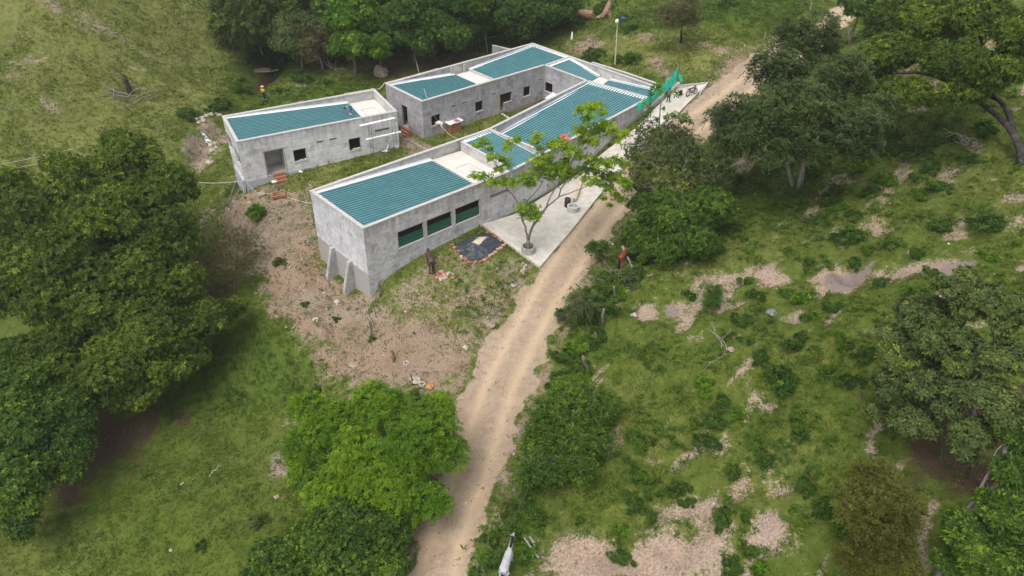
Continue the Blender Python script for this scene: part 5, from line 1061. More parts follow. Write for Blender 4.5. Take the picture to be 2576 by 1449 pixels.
# --- grass, weeds and litter that nobody could count
def scatter(n, box, dens):
    x = rng.uniform(box[0], box[1], n); y = rng.uniform(box[2], box[3], n); ok = dens(x, y) > rng.uniform(0, 1, n); return x[ok], y[ok]
def clear(x, y):
    b = np.max([sdist(p, x, y) for p in FOOT], 0); return (b < -.15) & (sdist([tuple(p) for p in patio_poly], x, y) < -.05)
def inview(x, y):
    z = ground0(x, y); v = np.stack([x, y, z - CAMZ], 1); w = v @ _f; a = v @ _X / w * 1822.5; b = v @ _Y / w * 1822.5
    return (np.abs(a) < 1360) & (np.abs(b) < 800) & (w > 5)
def make_grass():
    V = []; T = []
    for box, n, h in (((-42, 46, 20, 62), 210000, .17), ((-62, 52, 62, 112), 230000, .22), ((-110, 90, 112, 165), 90000, .4)):
        def dens(x, y):
            cover = 1 - np.clip(1.15 * att('road', x, y) + .8 * att('dirt', x, y) + .95 * att('bare', x, y) + .9 * att('litter', x, y) + att('mud', x, y), 0, .985)
            return cover * (.25 + .75 * sstep(.38, .6, fbm(x / 1.6, y / 1.6, 71)))
        x, y = scatter(n, box, dens); ok = clear(x, y) & inview(x, y); x = x[ok]; y = y[ok]; z = ground0(x, y); m = len(x)
        dry = np.clip(att('dry', x, y) * .42 + .5 * (fbm(x / 3, y / 3, 73) - .5) + rng.normal(size=m) * .12 + .08, 0, 1)
        for k in range(3):
            a = rng.uniform(0, 6.28, m); d = unit(np.stack([np.cos(a) * .8, np.sin(a) * .8, rng.uniform(.5, 1.3, m)], 1)); s = np.stack([-np.sin(a), np.cos(a), np.zeros(m)], 1)
            p0 = np.stack([x, y, z - .02], 1) + rng.normal(size=(m, 3)) * [.07, .07, 0]; hh = h * rng.uniform(.5, 1.4, m)
            V.append(leaf_quads(p0, d, s, hh, hh * .28)); T.append(np.clip(dry + rng.normal(size=m) * .06, 0, 1))
    me = quads_mesh('grass', np.concatenate(V), {'tint': ('FACE', np.concatenate(T))}); tag(link('grass', me, M['grass']), 'short rough grass over the slopes and fields', 'grass', kind='stuff')
make_grass()
def hillside(x, y): return sstep(1, 5, x - np.interp(y, road_mid[:, 1], road_mid[:, 0]))
def make_weeds():
    x, y = scatter(170000, (-60, 60, 22, 125), lambda x, y: (.42 * att('lush', x, y) + (.07 + .55 * hillside(x, y)) * (sstep(.5, .64, fbm(x / 1.25, y / 1.25, 81, 3)) * (1 - att('litter', x, y)))) * (1 - np.clip(att('road', x, y) + .75 * att('dirt', x, y) + .75 * att('bare', x, y) + att('mud', x, y), 0, 1)))
    ok = clear(x, y) & inview(x, y); x = x[ok]; y = y[ok]; z = ground0(x, y); n = len(x); P = np.stack([x, y, z + rng.uniform(.05, .3, n) + rng.uniform(0, 1, n) * .9 * att('lush', x, y) * sstep(.4, .65, fbm(x / 1.6, y / 1.6, 85))], 1)
    v, t = rosettes(P, np.tile([[0, 0, 1.0]], (n, 1)), rng, 5, .26, .12, .85, np.clip(fbm(x / 2.5, y / 2.5, 83) * 1.5 - .5 + rng.normal(size=n) * .18, 0, 1))
    tag(link('weeds', quads_mesh('weeds', v, {'tint': ('FACE', t)}), M['leaf_weed']), 'low broad leaved weeds growing through the grass', 'weeds', kind='stuff')
make_weeds()
def make_undergrowth():
    W = gpoly([(620, 60), (1440, -20), (1440, 70), (1300, 95), (1225, 120), (1150, 140), (960, 150), (860, 150), (760, 150), (690, 190), (620, 150)]); q = np.array(W)
    x, y = scatter(26000, (q[:, 0].min(), q[:, 0].max(), q[:, 1].min(), min(q[:, 1].max(), 150)), lambda x, y: sstep(-1, 1, sdist(W, x, y)) * sstep(.35, .6, fbm(x / 3, y / 3, 87))); n = len(x); d = np.clip(sdist(W, x, y), 0, 8)
    P = np.stack([x, y, ground0(x, y) + rng.uniform(.1, .5, n) + rng.uniform(0, .3, n) * d], 1)
    v, t = rosettes(P, np.tile([[0, 0, 1.0]], (n, 1)), rng, 6, .4, .16, .8, np.clip(rng.normal(size=n) * .2 + .3, 0, 1)); tag(link('undergrowth', quads_mesh('undergrowth', v, {'tint': ('FACE', t)}), M['leaf_deep']), 'dark tangled undergrowth between the trunks of the wood', 'undergrowth', kind='stuff')
make_undergrowth()
def make_litter():
    x, y = scatter(60000, (-45, 45, 22, 100), lambda x, y: .7 * att('litter', x, y) + .035 * (att('dry', x, y) + .3) * (y < 60)); ok = clear(x, y) & inview(x, y); x = x[ok]; y = y[ok]; n = len(x)
    P = np.stack([x, y, ground0(x, y) + .05], 1); a = rng.uniform(0, 6.28, n); d = np.stack([np.cos(a), np.sin(a), rng.normal(size=n) * .25], 1); s = np.stack([-np.sin(a), np.cos(a), rng.normal(size=n) * .25], 1)
    v = leaf_quads(P, d, s, rng.uniform(.1, .24, n), rng.uniform(.04, .08, n)); tag(link('leaf_litter', quads_mesh('leaf_litter', v, {'tint': ('FACE', np.clip(rng.beta(1.2, 3, n), 0, 1))}), M['dead_leaf']), 'fallen brown leaves under the trees', 'leaf litter', kind='stuff')
make_litter()
def make_gravel(name, label, n, dens, mats, size, seed):
    g = np.random.default_rng(seed); x, y = scatter(n, (-45, 45, 20, 110), dens); ok = clear(x, y) & inview(x, y); x = x[ok]; y = y[ok]; m = len(x); z = ground0(x, y)
    s = size[0] + (size[1] - size[0]) * g.uniform(0, 1, m) ** 4; base = np.array([(1, 0, 0), (-.6, .75, 0), (-.5, -.85, 0), (.1, .1, .65), (0, 0, -.5)])
    tri = np.array([(0, 1, 3), (1, 2, 3), (2, 0, 3)]); a = g.uniform(0, 6.28, m); ca, sa = np.cos(a), np.sin(a)
    B = base[None] * g.uniform(.6, 1.3, (m, 5, 3)); X = B[..., 0] * ca[:, None] - B[..., 1] * sa[:, None]; Y = B[..., 0] * sa[:, None] + B[..., 1] * ca[:, None]
    V = np.stack([x[:, None] + X * s[:, None], y[:, None] + Y * s[:, None], z[:, None] + (B[..., 2] + .1) * s[:, None]], 2).reshape(-1, 3)
    F = (tri[None] + np.arange(m)[:, None, None] * 5).reshape(-1, 3)
    me = raw_mesh(name, V, F.ravel(), np.arange(len(F)) * 3, None, np.repeat(g.choice(len(mats), m, p=None), 3)); o = link(name, me, [M[k] for k in mats]); tag(o, label, 'rubble', kind='stuff')
make_gravel('rubble', 'pale stones and building rubble strewn over the bare yard', 60000, lambda x, y: .5 * att('dirt', x, y) * sstep(.42, .62, fbm(x / 2.5, y / 2.5, 91)) + .008 * att('bare', x, y) + .2 * sstep(.1, .5, att('road', x, y)) * (1 - att('road', x, y)) + .05 * att('road', x, y), ['stone_tan', 'stone_pale', 'stone_tan', 'stone_tan'], (.03, .2), 5)

BR = [gpoly(p) for p in ([(745, 590), (790, 545), (800, 600), (770, 625), (745, 615)], [(885, 715), (925, 705), (935, 745), (900, 770)], [(625, 480), (590, 495), (560, 515), (600, 525), (650, 500)], [(1080, 690), (1130, 690), (1130, 735), (1085, 735)], [(1010, 735), (1050, 720), (1060, 760), (1020, 765)])]
make_gravel('brick_rubble', 'broken orange brick bits strewn on the yard by the walls', 90000, lambda x, y: .22 * np.max([sstep(-.8, .8, sdist(p, x, y)) for p in BR], 0), ['brick_clay', 'brick_pale', 'stone_pale'], (.05, .26), 6)

# ------------------------------------------------------------------ people and animals: one skinned surface per body
def skin(name, joints, bones, mat, parent, sub=2, root=None, smooth=True):
    """joints: {name: ((x, y, z), r) or ((x, y, z), (rx, ry))}"""
    names = list(joints); me = bpy.data.meshes.new(name)
    me.from_pydata([tuple(map(float, joints[k][0])) for k in names], [(names.index(a), names.index(b)) for a, b in bones], []); me.update()
    o = link(name, me, mat, parent); md = o.modifiers.new('Skin', 'SKIN'); md.use_smooth_shade = smooth; md.branch_smoothing = .4
    if not me.skin_vertices: me.skin_vertices.new(name='')
    for i, k in enumerate(names):
        r = joints[k][1]; sv = me.skin_vertices[0].data[i]; sv.radius = (r, r) if not isinstance(r, tuple) else r; sv.use_root = (k == (root or names[0]))
    s = o.modifiers.new('Subdivision', 'SUBSURF'); s.levels = sub; s.render_levels = sub
    return o
def chain(*k): return list(zip(k[:-1], k[1:]))
def person(label, loc, rz, J, shirt, trousers, shoes='black_matte', hat=None, sleeve=.55, shorts=False, hair=True):
    t = thing('person', label, 'person', loc, rz)
    R = dict(hip=.125, waist=.115, chest=.135, neck0=.065, neck=.05, head=.085, crown=.08, shL=.06, shR=.06, elL=.042, elR=.042, wrL=.03, wrR=.03, haL=.032, haR=.032, hpL=.085, hpR=.085, knL=.058, knR=.058, anL=.038, anR=.038, toL=.035, toR=.035)
    B = chain('hip', 'waist', 'chest', 'neck0', 'neck', 'head', 'crown') + chain('chest', 'shL', 'elL', 'wrL', 'haL') + chain('chest', 'shR', 'elR', 'wrR', 'haR') + chain('hip', 'hpL', 'knL', 'anL', 'toL') + chain('hip', 'hpR', 'knR', 'anR', 'toR')
    J = {k: np.array(v, float) for k, v in J.items()}
    skin('body', {k: (J[k], R[k]) for k in J}, B, M['skin'], t)
    for s in 'LR':                                    # fingers and thumb rooted in each palm
        w, h = J['wr' + s], J['ha' + s]; d = (h - w) / max(np.linalg.norm(h - w), 1e-6); x = np.cross(d, [0, 1.0, .2]); x /= np.linalg.norm(x); y = np.cross(x, d); mb = MB()
        for f, ln in zip((-1.5, -.5, .5, 1.5), (.065, .08, .075, .055)): b0 = h + x * f * .017 + d * .02; mb.tube([b0, b0 + d * ln * .6 + y * .008, b0 + d * ln + y * .03], [.009, .008, .006], 5)
        b0 = h - x * .03 - d * .01; mb.tube([b0, b0 + d * .03 - x * .02 + y * .01, b0 + d * .055 - x * .022 + y * .025], [.011, .009, .007], 5); mb.obj('hand', M['skin'], t, True)
    u = lambda a, b, f: J[a] + (J[b] - J[a]) * f
    sj = {'w0': (u('hip', 'waist', .1), .155), 'waist': (J['waist'], .145), 'chest': (J['chest'], .16), 'neck0': (u('chest', 'neck0', .75), .08)}
    sb = chain('w0', 'waist', 'chest', 'neck0')
    for s in 'LR': sj['sh' + s] = (J['sh' + s], .085); sj['sl' + s] = (u('sh' + s, 'el' + s, sleeve), .066); sb += chain('chest', 'sh' + s, 'sl' + s)
    skin('shirt', sj, sb, M[shirt], t)
    tj = {'hip': (J['hip'], .15), 'wt': (u('hip', 'waist', .45), .14)}; tb = [('hip', 'wt')]
    for s in 'LR':
        tj['hp' + s] = (J['hp' + s], .105); tj['kn' + s] = (J['kn' + s], .08); tb += chain('hip', 'hp' + s, 'kn' + s)
        if not shorts: tj['an' + s] = (u('kn' + s, 'an' + s, .95), .06); tb += [('kn' + s, 'an' + s)]
    skin('shorts' if shorts else 'trousers', tj, tb, M[trousers], t)
    for s in 'LR': mb = MB(); a, b = J['an' + s], J['to' + s]; mb.blob((a + b) / 2 + [0, 0, .01], (.06, .13, .055), 3, 10, .05); mb.obj('shoe', M[shoes], t, True)
    hd = J['head'] + (J['crown'] - J['head']) * .6; up = (J['crown'] - J['neck']); up /= np.linalg.norm(up)
    if hat == 'straw': mb = MB(); mb.lathe([(.02, .13), (.085, .12), (.1, .02), (.2, .0), (.235, .02), (.2, -.012), (.1, .0)], hd + up * .03, 18); mb.obj('straw_hat', M['straw'], t, True)
    elif hat == 'cap': mb = MB(); mb.blob(hd + up * .02, .112, 5, 12, .03); fw = np.cross(up, [1, 0, 0]); mb.box(hd + np.array([0, .13, -.02]), (.15, .12, .02)); mb.obj('cap', M['black_matte'], t, True)
    else: mb = MB(); mb.blob(hd + up * .02 - np.array([0, .015, 0]), (.105, .115, .1), 5, 12, .04); mb.obj('hair', M['hair_black'], t, True)
    return t
STAND = dict(hip=(0, 0, .93), waist=(0, 0, 1.08), chest=(0, .0, 1.28), neck0=(0, 0, 1.42), neck=(0, .01, 1.48), head=(0, .02, 1.58), crown=(0, .01, 1.68), shL=(-.19, 0, 1.38), elL=(-.25, -.03, 1.1), wrL=(-.25, .05, .86), haL=(-.245, .07, .79), shR=(.19, 0, 1.38), elR=(.25, -.03, 1.1), wrR=(.27, .03, .86), haR=(.27, .05, .79), hpL=(-.09, 0, .86), knL=(-.1, .03, .48), anL=(-.1, -.02, .08), toL=(-.12, .11, .03), hpR=(.09, 0, .86), knR=(.1, .03, .48), anR=(.1, -.02, .08), toR=(.12, .11, .03))
pY = grS(1033, 388)
person('person in a yellow shirt and straw hat walking away with a blue can', pY, -.15, dict(STAND, knL=(-.1, .16, .5), anL=(-.1, .1, .12), toL=(-.11, .23, .06), anR=(.1, -.1, .08), toR=(.11, .03, .03)), 'shirt_yellow', 'trousers_black', hat='straw', sleeve=.75)
hc = pY + np.array([.29, .06, .79]); t = thing('jerrycan', 'blue plastic jerrycan in the hand of the person in yellow', 'jerrycan', hc - [0, 0, .43]); mb = MB(); mb.box((0, 0, .17), (.2, .28, .34)); mb.box((0, .08, .35), (.07, .07, .05)); o = mb.obj('can', M['blue_plastic'], t); bv = o.modifiers.new('Bevel', 'BEVEL'); bv.width = .03; bv.segments = 2
mb = MB(); mb.tube([(0, -.1, .33), (0, -.07, .42), (0, .03, .42), (0, .07, .34)], .016, 6); mb.obj('handle', M['blue_plastic'], t)
# the man bending over on the detached roof
rp = onz(*S(1372, 447), 3.2)
BEND = dict(hip=(0, -.12, .86), waist=(0, .06, .97), chest=(0, .27, 1.0), neck0=(0, .42, .93), neck=(0, .47, .88), head=(0, .55, .8), crown=(0, .6, .71), shL=(-.19, .36, .94), elL=(-.2, .42, .64), wrL=(-.13, .48, .38), haL=(-.11, .5, .3), shR=(.19, .36, .94), elR=(.2, .42, .64), wrR=(.13, .5, .4), haR=(.1, .53, .32), hpL=(-.09, -.12, .82), knL=(-.12, .0, .45), anL=(-.13, -.06, .08), toL=(-.14, .07, .04), hpR=(.09, -.12, .82), knR=(.14, .1, .46), anR=(.15, .06, .08), toR=(.16, .19, .04))
person('person in a green striped shirt and blue shorts bending over on the detached roof', rp, math.radians(98), BEND, 'shirt_striped', 'shorts_blue', 'shoe_white', hat='cap', shorts=True)
pp = pat(2610, 400)
person('person in a blue shirt and black trousers standing on the concrete by the net', pp, math.radians(160), dict(STAND, elL=(-.26, .06, 1.12), wrL=(-.1, .24, 1.2), haL=(-.04, .27, 1.25), elR=(.26, .06, 1.12), wrR=(.1, .24, 1.2), haR=(.04, .27, 1.25), anL=(-.17, -.02, .08), toL=(-.2, .1, .03), anR=(.17, -.02, .08), toR=(.2, .1, .03)), 'shirt_blue', 'trousers_black')

def quadruped(name, label, cat, loc, rz, H, mat, dark, head='down', group=None, mane=True, tail='hang', legmat=None, earmat=None):
    """H: height at the withers; faces +Y"""
    t = thing(name, label, cat, loc, rz, group); s = H
    hs = dict(down=[(0, .80, .78), (0, .98, .48), (0, 1.06, .26), (0, 1.1, .10)], level=[(0, .74, 1.0), (0, .9, 1.12), (0, 1.04, 1.08), (0, 1.2, .98)], up=[(0, .68, 1.05), (0, .8, 1.28), (0, .93, 1.28), (0, 1.08, 1.16)])[head]
    J = {'loin': ((0, -.12, .82), (.2, .2)), 'belly': ((0, .12, .76), (.205, .215)), 'croup': ((0, -.42, .86), (.19, .2)), 'rump': ((0, -.58, .80), (.14, .16)), 'girth': ((0, .36, .74), (.17, .225)), 'withers': ((0, .48, .86), (.12, .17)), 'n0': ((0, .6, .87), (.1, .15)), 'n1': (hs[0], (.075, .115)), 'poll': (hs[1], (.06, .08)), 'face': (hs[2], (.055, .07)), 'muz': (hs[3], (.04, .045))}
    B = chain('rump', 'croup', 'loin', 'belly', 'girth', 'withers', 'n0', 'n1', 'poll', 'face', 'muz')
    for k, sx in (('L', -1), ('R', 1)):
        st = .06 if k == 'L' else -.05
        J.update({'st' + k: ((sx * .11, -.5, .66), (.105, .13)), 'kn' + k: ((sx * .13, -.4 + st, .52), (.07, .09)), 'hk' + k: ((sx * .12, -.6 + st, .33), (.036, .05)), 'fk' + k: ((sx * .12, -.57 + st, .1), .03), 'hf' + k: ((sx * .12, -.54 + st, .02), .042), 'el' + k: ((sx * .12, .42, .58), (.075, .09)), 'fn' + k: ((sx * .12, .44 - st, .32), (.04, .045)), 'ff' + k: ((sx * .12, .43 - st, .1), .03), 'fh' + k: ((sx * .12, .46 - st, .02), .042)})
        B += chain('croup', 'st' + k, 'kn' + k, 'hk' + k, 'fk' + k, 'hf' + k) + chain('girth', 'el' + k, 'fn' + k, 'ff' + k, 'fh' + k)
    J = {k: (np.array(p) * s, tuple(np.array(r) * s) if isinstance(r, tuple) else r * s) for k, (p, r) in J.items()}
    skin('body', J, B, M[mat], t, 2, 'loin')
    P = np.array([J[k][0] for k in ('withers', 'n0', 'n1', 'poll')])
    up = np.array([0, -.35 if head != 'level' else -.1, 1.0]) * np.array([.17, .15, .125, .085])[:, None] * s
    for sx in (-1, 1):
        mb = MB(); e = J['poll'][0] + np.array([sx * .045, -.02, .07]) * s; mb.tube([e, e + np.array([sx * .012, -.01, .05]) * s, e + np.array([sx * .018, .01, .1]) * s], [.022 * s, .025 * s, .004 * s], 6); mb.obj('ear', M[earmat or mat], t, True)
    if mane:
        mb = MB(); Q = resample(P + up * 1.02, 14)
        mb.tube(Q, np.r_[.012, np.linspace(.035, .045, 12), .02] * s, 7); Q2 = Q + np.array([.04, 0, -.05]) * s * np.linspace(.6, 1, 14)[:, None]; mb.tube(Q2, np.r_[.012, np.linspace(.04, .045, 12), .02] * s, 7); mb.obj('mane', M[dark], t, True)
        mb = MB(); mb.tube(np.array([(0, -.7, .9), (0, -.79, .8), (.02, -.8, .55), (.03, -.77, .26)]) * s, np.array([.03, .06, .07, .02]) * s, 8); mb.obj('tail', M[dark], t, True)
    else:
        pts = np.array([(0, -.7, .86), (0, -.85, .98), (.04, -.88, 1.18), (.08, -.76, 1.26)]) if tail == 'up' else np.array([(0, -.7, .86), (0, -.88, .86), (0, -1.05, .98), (0, -1.15, 1.12)])
        mb = MB(); mb.tube(pts * s, np.array([.05, .05, .045, .02]) * s, 7); mb.obj('tail', M[dark], t, True)
    for k in ('hfL', 'hfR', 'fhL', 'fhR'): mb = MB(); c = J[k][0]; mb.lathe([(.0, .07 * s), (.036 * s, .07 * s), (.046 * s, -.02 * s), (0, -.02 * s)], c, 10); mb.obj('hoof' if mane else 'paw', M[legmat or dark], t)
    return t
HZ = 1.42
quadruped('horse', 'white horse with dark mane grazing away from view at the bottom edge', 'horse', gr(1274, 1438), math.radians(-14), HZ * .96, 'horse_white', 'hair_black', 'level', 'horses around the site')
quadruped('horse', 'brown horse with black tail nosing at the front wall under the green windows', 'horse', grS(1682, 1047), math.radians(16), HZ, 'horse_brown', 'hair_black', 'down', 'horses around the site')
quadruped('horse', 'reddish bay horse half hidden behind the roadside bush', 'horse', grS(2432, 1035), math.radians(-28), HZ, 'horse_bay', 'hair_black', 'down', 'horses around the site')
quadruped('horse', 'almost black horse standing in the shade at the edge of the thicket', 'horse', grS(2515, 785), math.radians(80), HZ, 'horse_dark', 'hair_black', 'level', 'horses around the site')
quadruped('dog', 'black dog on the grass right below the person in yellow', 'dog', grS(1039, 407), math.radians(-70), .55, 'dog_black', 'dog_black', 'level', 'dogs on the grass', False, 'up')
quadruped('dog', 'black and tan dog looking uphill right of the person in yellow', 'dog', grS(1125, 368), math.radians(-42), .6, 'dog_black', 'dog_tan', 'up', 'dogs on the grass', False, 'out', 'dog_tan')

# ------------------------------------------------------------------ motorbike
def motorbike(loc, rz):
    t = thing('motorbike', 'red and black off-road motorbike parked on the concrete by the kerb', 'motorbike', loc, rz)
    for y in (-.66, .68):
        R = .33; a = np.linspace(0, 2 * np.pi, 29); P = np.stack([0 * a, y + (R - .045) * np.cos(a), R + (R - .045) * np.sin(a)], 1); mb = MB(); mb.tube(P, .05, 8, False); w = mb.obj('wheel', M['rubber'], t, True)
        mb = MB(); P2 = np.stack([0 * a, y + .235 * np.cos(a), R + .235 * np.sin(a)], 1); mb.tube(P2, .014, 6, False); mb.tube([(-.09, y, R), (.09, y, R)], .045, 10)
        for k in range(12): b = k * math.pi / 6; mb.tube([(.03 * (-1) ** k, y, R), (0, y + .24 * math.cos(b), R + .24 * math.sin(b))], .005, 4)
        mb.obj('rim', M['chrome'], w)
    mb = MB()
    for x in (-.09, .09): mb.tube([(x, .68, .33), (x, .5, .72), (x * .8, .42, .98)], [.024, .028, .03], 7)
    mb.obj('fork', M['chrome'], t)
    mb = MB(); mb.tube([(-.4, .3, 1.12), (-.2, .36, 1.08), (0, .4, 1.03), (.2, .36, 1.08), (.4, .3, 1.12)], .016, 7); mb.obj('handlebar', M['black_matte'], t)
    mb = MB(); mb.tube([(0, .4, .9), (0, .1, .82), (0, -.35, .78)], .03, 7); mb.tube([(0, .38, .85), (0, .2, .4), (0, -.15, .32), (0, -.3, .7)], .028, 7); mb.obj('bike_frame', M['black_matte'], t)
    mb = MB(); mb.blob((0, .06, .44), (.15, .2, .2), 4, 10, .12); mb.obj('engine', M['steel_grey'], t, True)
    mb = MB(); mb.blob((0, .2, .87), (.11, .2, .11), 6, 12, .06); mb.box((.11, .38, .8), (.03, .3, .2)); mb.box((-.11, .38, .8), (.03, .3, .2)); mb.obj('fuel_tank', M['red_paint'], t, True)
    mb = MB(); mb.blob((0, -.28, .86), (.12, .4, .06), 7, 12, .04); mb.obj('saddle', M['black_matte'], t, True)
    mb = MB(); mb.add([(-.07, .5, .76), (.07, .5, .76), (.08, .72, .74), (-.08, .72, .74), (.06, .98, .66), (-.06, .98, .66)], [(0, 1, 2, 3), (3, 2, 4, 5)]); o = mb.obj('mudguard', M['black_matte'], t); o.modifiers.new('Solidify', 'SOLIDIFY').thickness = .012
    mb = MB(); mb.box((0, -.72, .82), (.12, .4, .05)); mb.box((.1, -.5, .74), (.03, .3, .12)); mb.box((-.1, -.5, .74), (.03, .3, .12)); mb.obj('tail_fairing', M['black_matte'], t)
    mb = MB(); mb.box((0, -.93, .84), (.1, .05, .06)); mb.obj('tail_light', M['red_paint'], t)
    mb = MB(); mb.box((0, -.98, .64), (.2, .02, .16)); mb.obj('number_plate', M['plate_yellow'], t)
    mb = MB(); mb.blob((0, .52, .98), (.1, .07, .11), 9, 10, .04); mb.obj('headlight', M['black_matte'], t, True)
    mb = MB(); mb.tube([(.12, .1, .3), (.15, -.2, .36), (.15, -.55, .6)], [.03, .035, .055], 8); mb.obj('exhaust', M['steel_grey'], t, True)
    mb = MB(); mb.tube([(-.1, -.1, .3), (-.28, -.12, .02)], .014, 6); mb.obj('side_stand', M['black_matte'], t)
mbp = pat(2700, 372); motorbike(mbp, math.radians(-52))
bp = pat(2658, 370); t = thing('backpack', 'black backpack left on the concrete between the standing person and the motorbike', 'backpack', bp); mb = MB(); mb.box((0, 0, .26), (.34, .2, .5)); mb.box((0, -.14, .18), (.26, .1, .28)); mb.box((0, .05, .54), (.12, .05, .06)); o = mb.obj('bag', M['black_matte'], t); b = o.modifiers.new('Bevel', 'BEVEL'); b.width = .04; b.segments = 2
mb = MB(); mb.tube([(.15, -.08, .3), (.28, -.2, .16), (.24, -.2, .02), (.12, -.1, .04)], .02, 6); mb.obj('strap', M['black_matte'], t)

# ------------------------------------------------------------------ around the patio
def ring(name, label, p, R, r, h, mat, soil=None):
    t = thing(name, label, 'concrete ring' if soil is None else 'planter', p); mb = MB(); mb.lathe([(r, -.1), (r, h), (R, h), (R, -.1)], (0, 0, 0), 32); mb.lathe([(r, h - .001), (r, h), (R, h)], (0, 0, .001), 32); mb.obj('ring_wall', M[mat], t, False)
    mb = MB(); mb.lathe([(0, h * .45), (r - .002, h * .4)], (0, 0, 0), 32); mb.obj('fill' if soil is None else 'soil', M[soil or 'ring_concrete'], t)
ring('planter', 'round grey concrete planter ring holding the young lime green tree', PLB - [0, 0, .05], .62, .5, .62, 'planter_concrete', 'soil_dark')
ring('concrete_ring', 'pale concrete well ring lying on the patio beside the steel drum', pat(2238, 822), .58, .4, .5, 'ring_concrete')
dp = pat(2216, 806); t = thing('steel_drum', 'rusty black open steel drum on the patio behind the concrete ring', 'drum', dp); mb = MB(); mb.lathe([(.0, .03), (.26, .03), (.26, .86), (.29, .86), (.29, .6), (.305, .58), (.29, .56), (.29, .32), (.305, .3), (.29, .28), (.29, 0), (0, 0)], (0, 0, 0), 22); mb.obj('barrel', M['rust_black'], t, True)
# low kerb walls, in runs broken where the path goes through
def lowwall(label, pts, h, w=.38):
    t = thing('low_wall', label, 'wall', (0, 0, 0)); P = resample(np.array(pts), 12); mb = MB()
    for a, b in zip(P[:-1], P[1:]): mb.beam(a + [0, 0, h / 2 - .3], b + [0, 0, h / 2 - .3], w - .06, h + .55)
    mb.obj('block_wall', M['concrete_inner'], t); mb = MB()
    L = P[-1] - P[0]; k = 7
    Q = resample(P, k)
    for a, b in zip(Q[:-1], Q[1:]): mb.beam(a + (b - a) * .01 + [0, 0, h + .03], b - (b - a) * .012 + [0, 0, h + .03], w, .07)
    mb.obj('wall_cap', M['wood_pale' if h < .4 else 'coping'], t)
lowwall('low wall with a tan top on the patio behind the steel drum', [pat(2243, 790), pat(2262, 735), pat(2283, 672)], .36)
lowwall('low block wall of pale caps below the long right roof', [pat(2352, 565), pat(2395, 527), pat(2440, 490), pat(2492, 450)], .5)
lowwall('low stepped block wall under the green net', [pat(2515, 447), pat(2555, 412), pat(2590, 385)], .45, .3)
lowwall('pale capped wall end at the far post of the green net', [pat(2618, 368), pat(2650, 338)], .5)
t = thing('kerb', 'white concrete kerb around the far corner of the patio beyond the motorbike', 'kerb', (0, 0, 0)); mb = MB()
k = [pat(2644, 346), pat(2700, 336), pat(2763, 325), pat(2752, 345), pat(2733, 372)]; strip(mb, k, -.09, .09, min(p[2] for p in k) - .2, max(p[2] for p in k) + .12); mb.obj('kerb_stone', M['coping'], t)
def net():
    bot = [(365, 985), (490, 900), (600, 830), (660, 775), (780, 690), (900, 610), (985, 515)]; top = [(375, 850), (540, 745), (600, 655), (700, 585), (830, 505), (930, 400), (1003, 298)]
    f = lambda p: (2400 + p[0] / 4.14, 200 + p[1] / 4.14); V = []; n = 60; m = 12; g = np.random.default_rng(3)
    b3 = []; t3 = []
    for i, (b, tp) in enumerate(zip(bot, top)):
        z = (3.4, 3.35, 3.3, 3.3, 3.35, 3.45, 3.6)[i]; q = onz(*S(*f(b)), z); b3.append(q); t3.append(aty(*S(*f(tp)), q[1]))
    b3 = resample(b3, n); t3 = resample(t3, n); d = unit(np.cross(b3[-1] - b3[0], [0, 0, 1.0]))
    for i in range(n):
        for j in range(m):
            v = j / (m - 1); p = b3[i] * (1 - v) + t3[i] * v; sag = .12 * math.sin(v * math.pi) * (1 + .5 * math.sin(i * .35)) + .06 * math.sin(i * .9 + v * 5) + .03 * math.sin(i * 2.1); V.append(p + d * sag + [0, 0, .03 * math.sin(i * .8)])
    t = thing('green_net', 'bright green shade net strung along the low wall by the patio', 'shade net', (0, 0, 0)); mb = MB(); mb.add(V, [(i * m + j, i * m + m + j, i * m + m + j + 1, i * m + j + 1) for i in range(n - 1) for j in range(m - 1)]); mb.obj('net_sheet', M['green_net'], t, True)
    e = t3[-1]; V = []
    for i in range(9):
        v = i / 8
        for w in (0, .5, 1): V.append(e + np.array([.15 + .55 * v * .9 + w * .35 * math.sin(v * 2.2), -.1 * w, -1.35 * v + .05 * math.sin(w * 9 + i)]))
    mb = MB(); mb.add(V, [(i * 3 + j, i * 3 + j + 1, i * 3 + j + 4, i * 3 + j + 3) for i in range(8) for j in range(2)]); mb.obj('loose_end', M['green_net'], t, True)
    pz = b3[-1]; post = thing('post', 'grey post carrying the far end of the green net', 'post', pz - [0, 0, .5]); mb = MB(); mb.tube([(0, 0, 0), (.02, 0, (e[2] - pz[2]) + 1.1)], .06, 8); mb.obj('pole', M['wood_dead'], post)
    return
net()
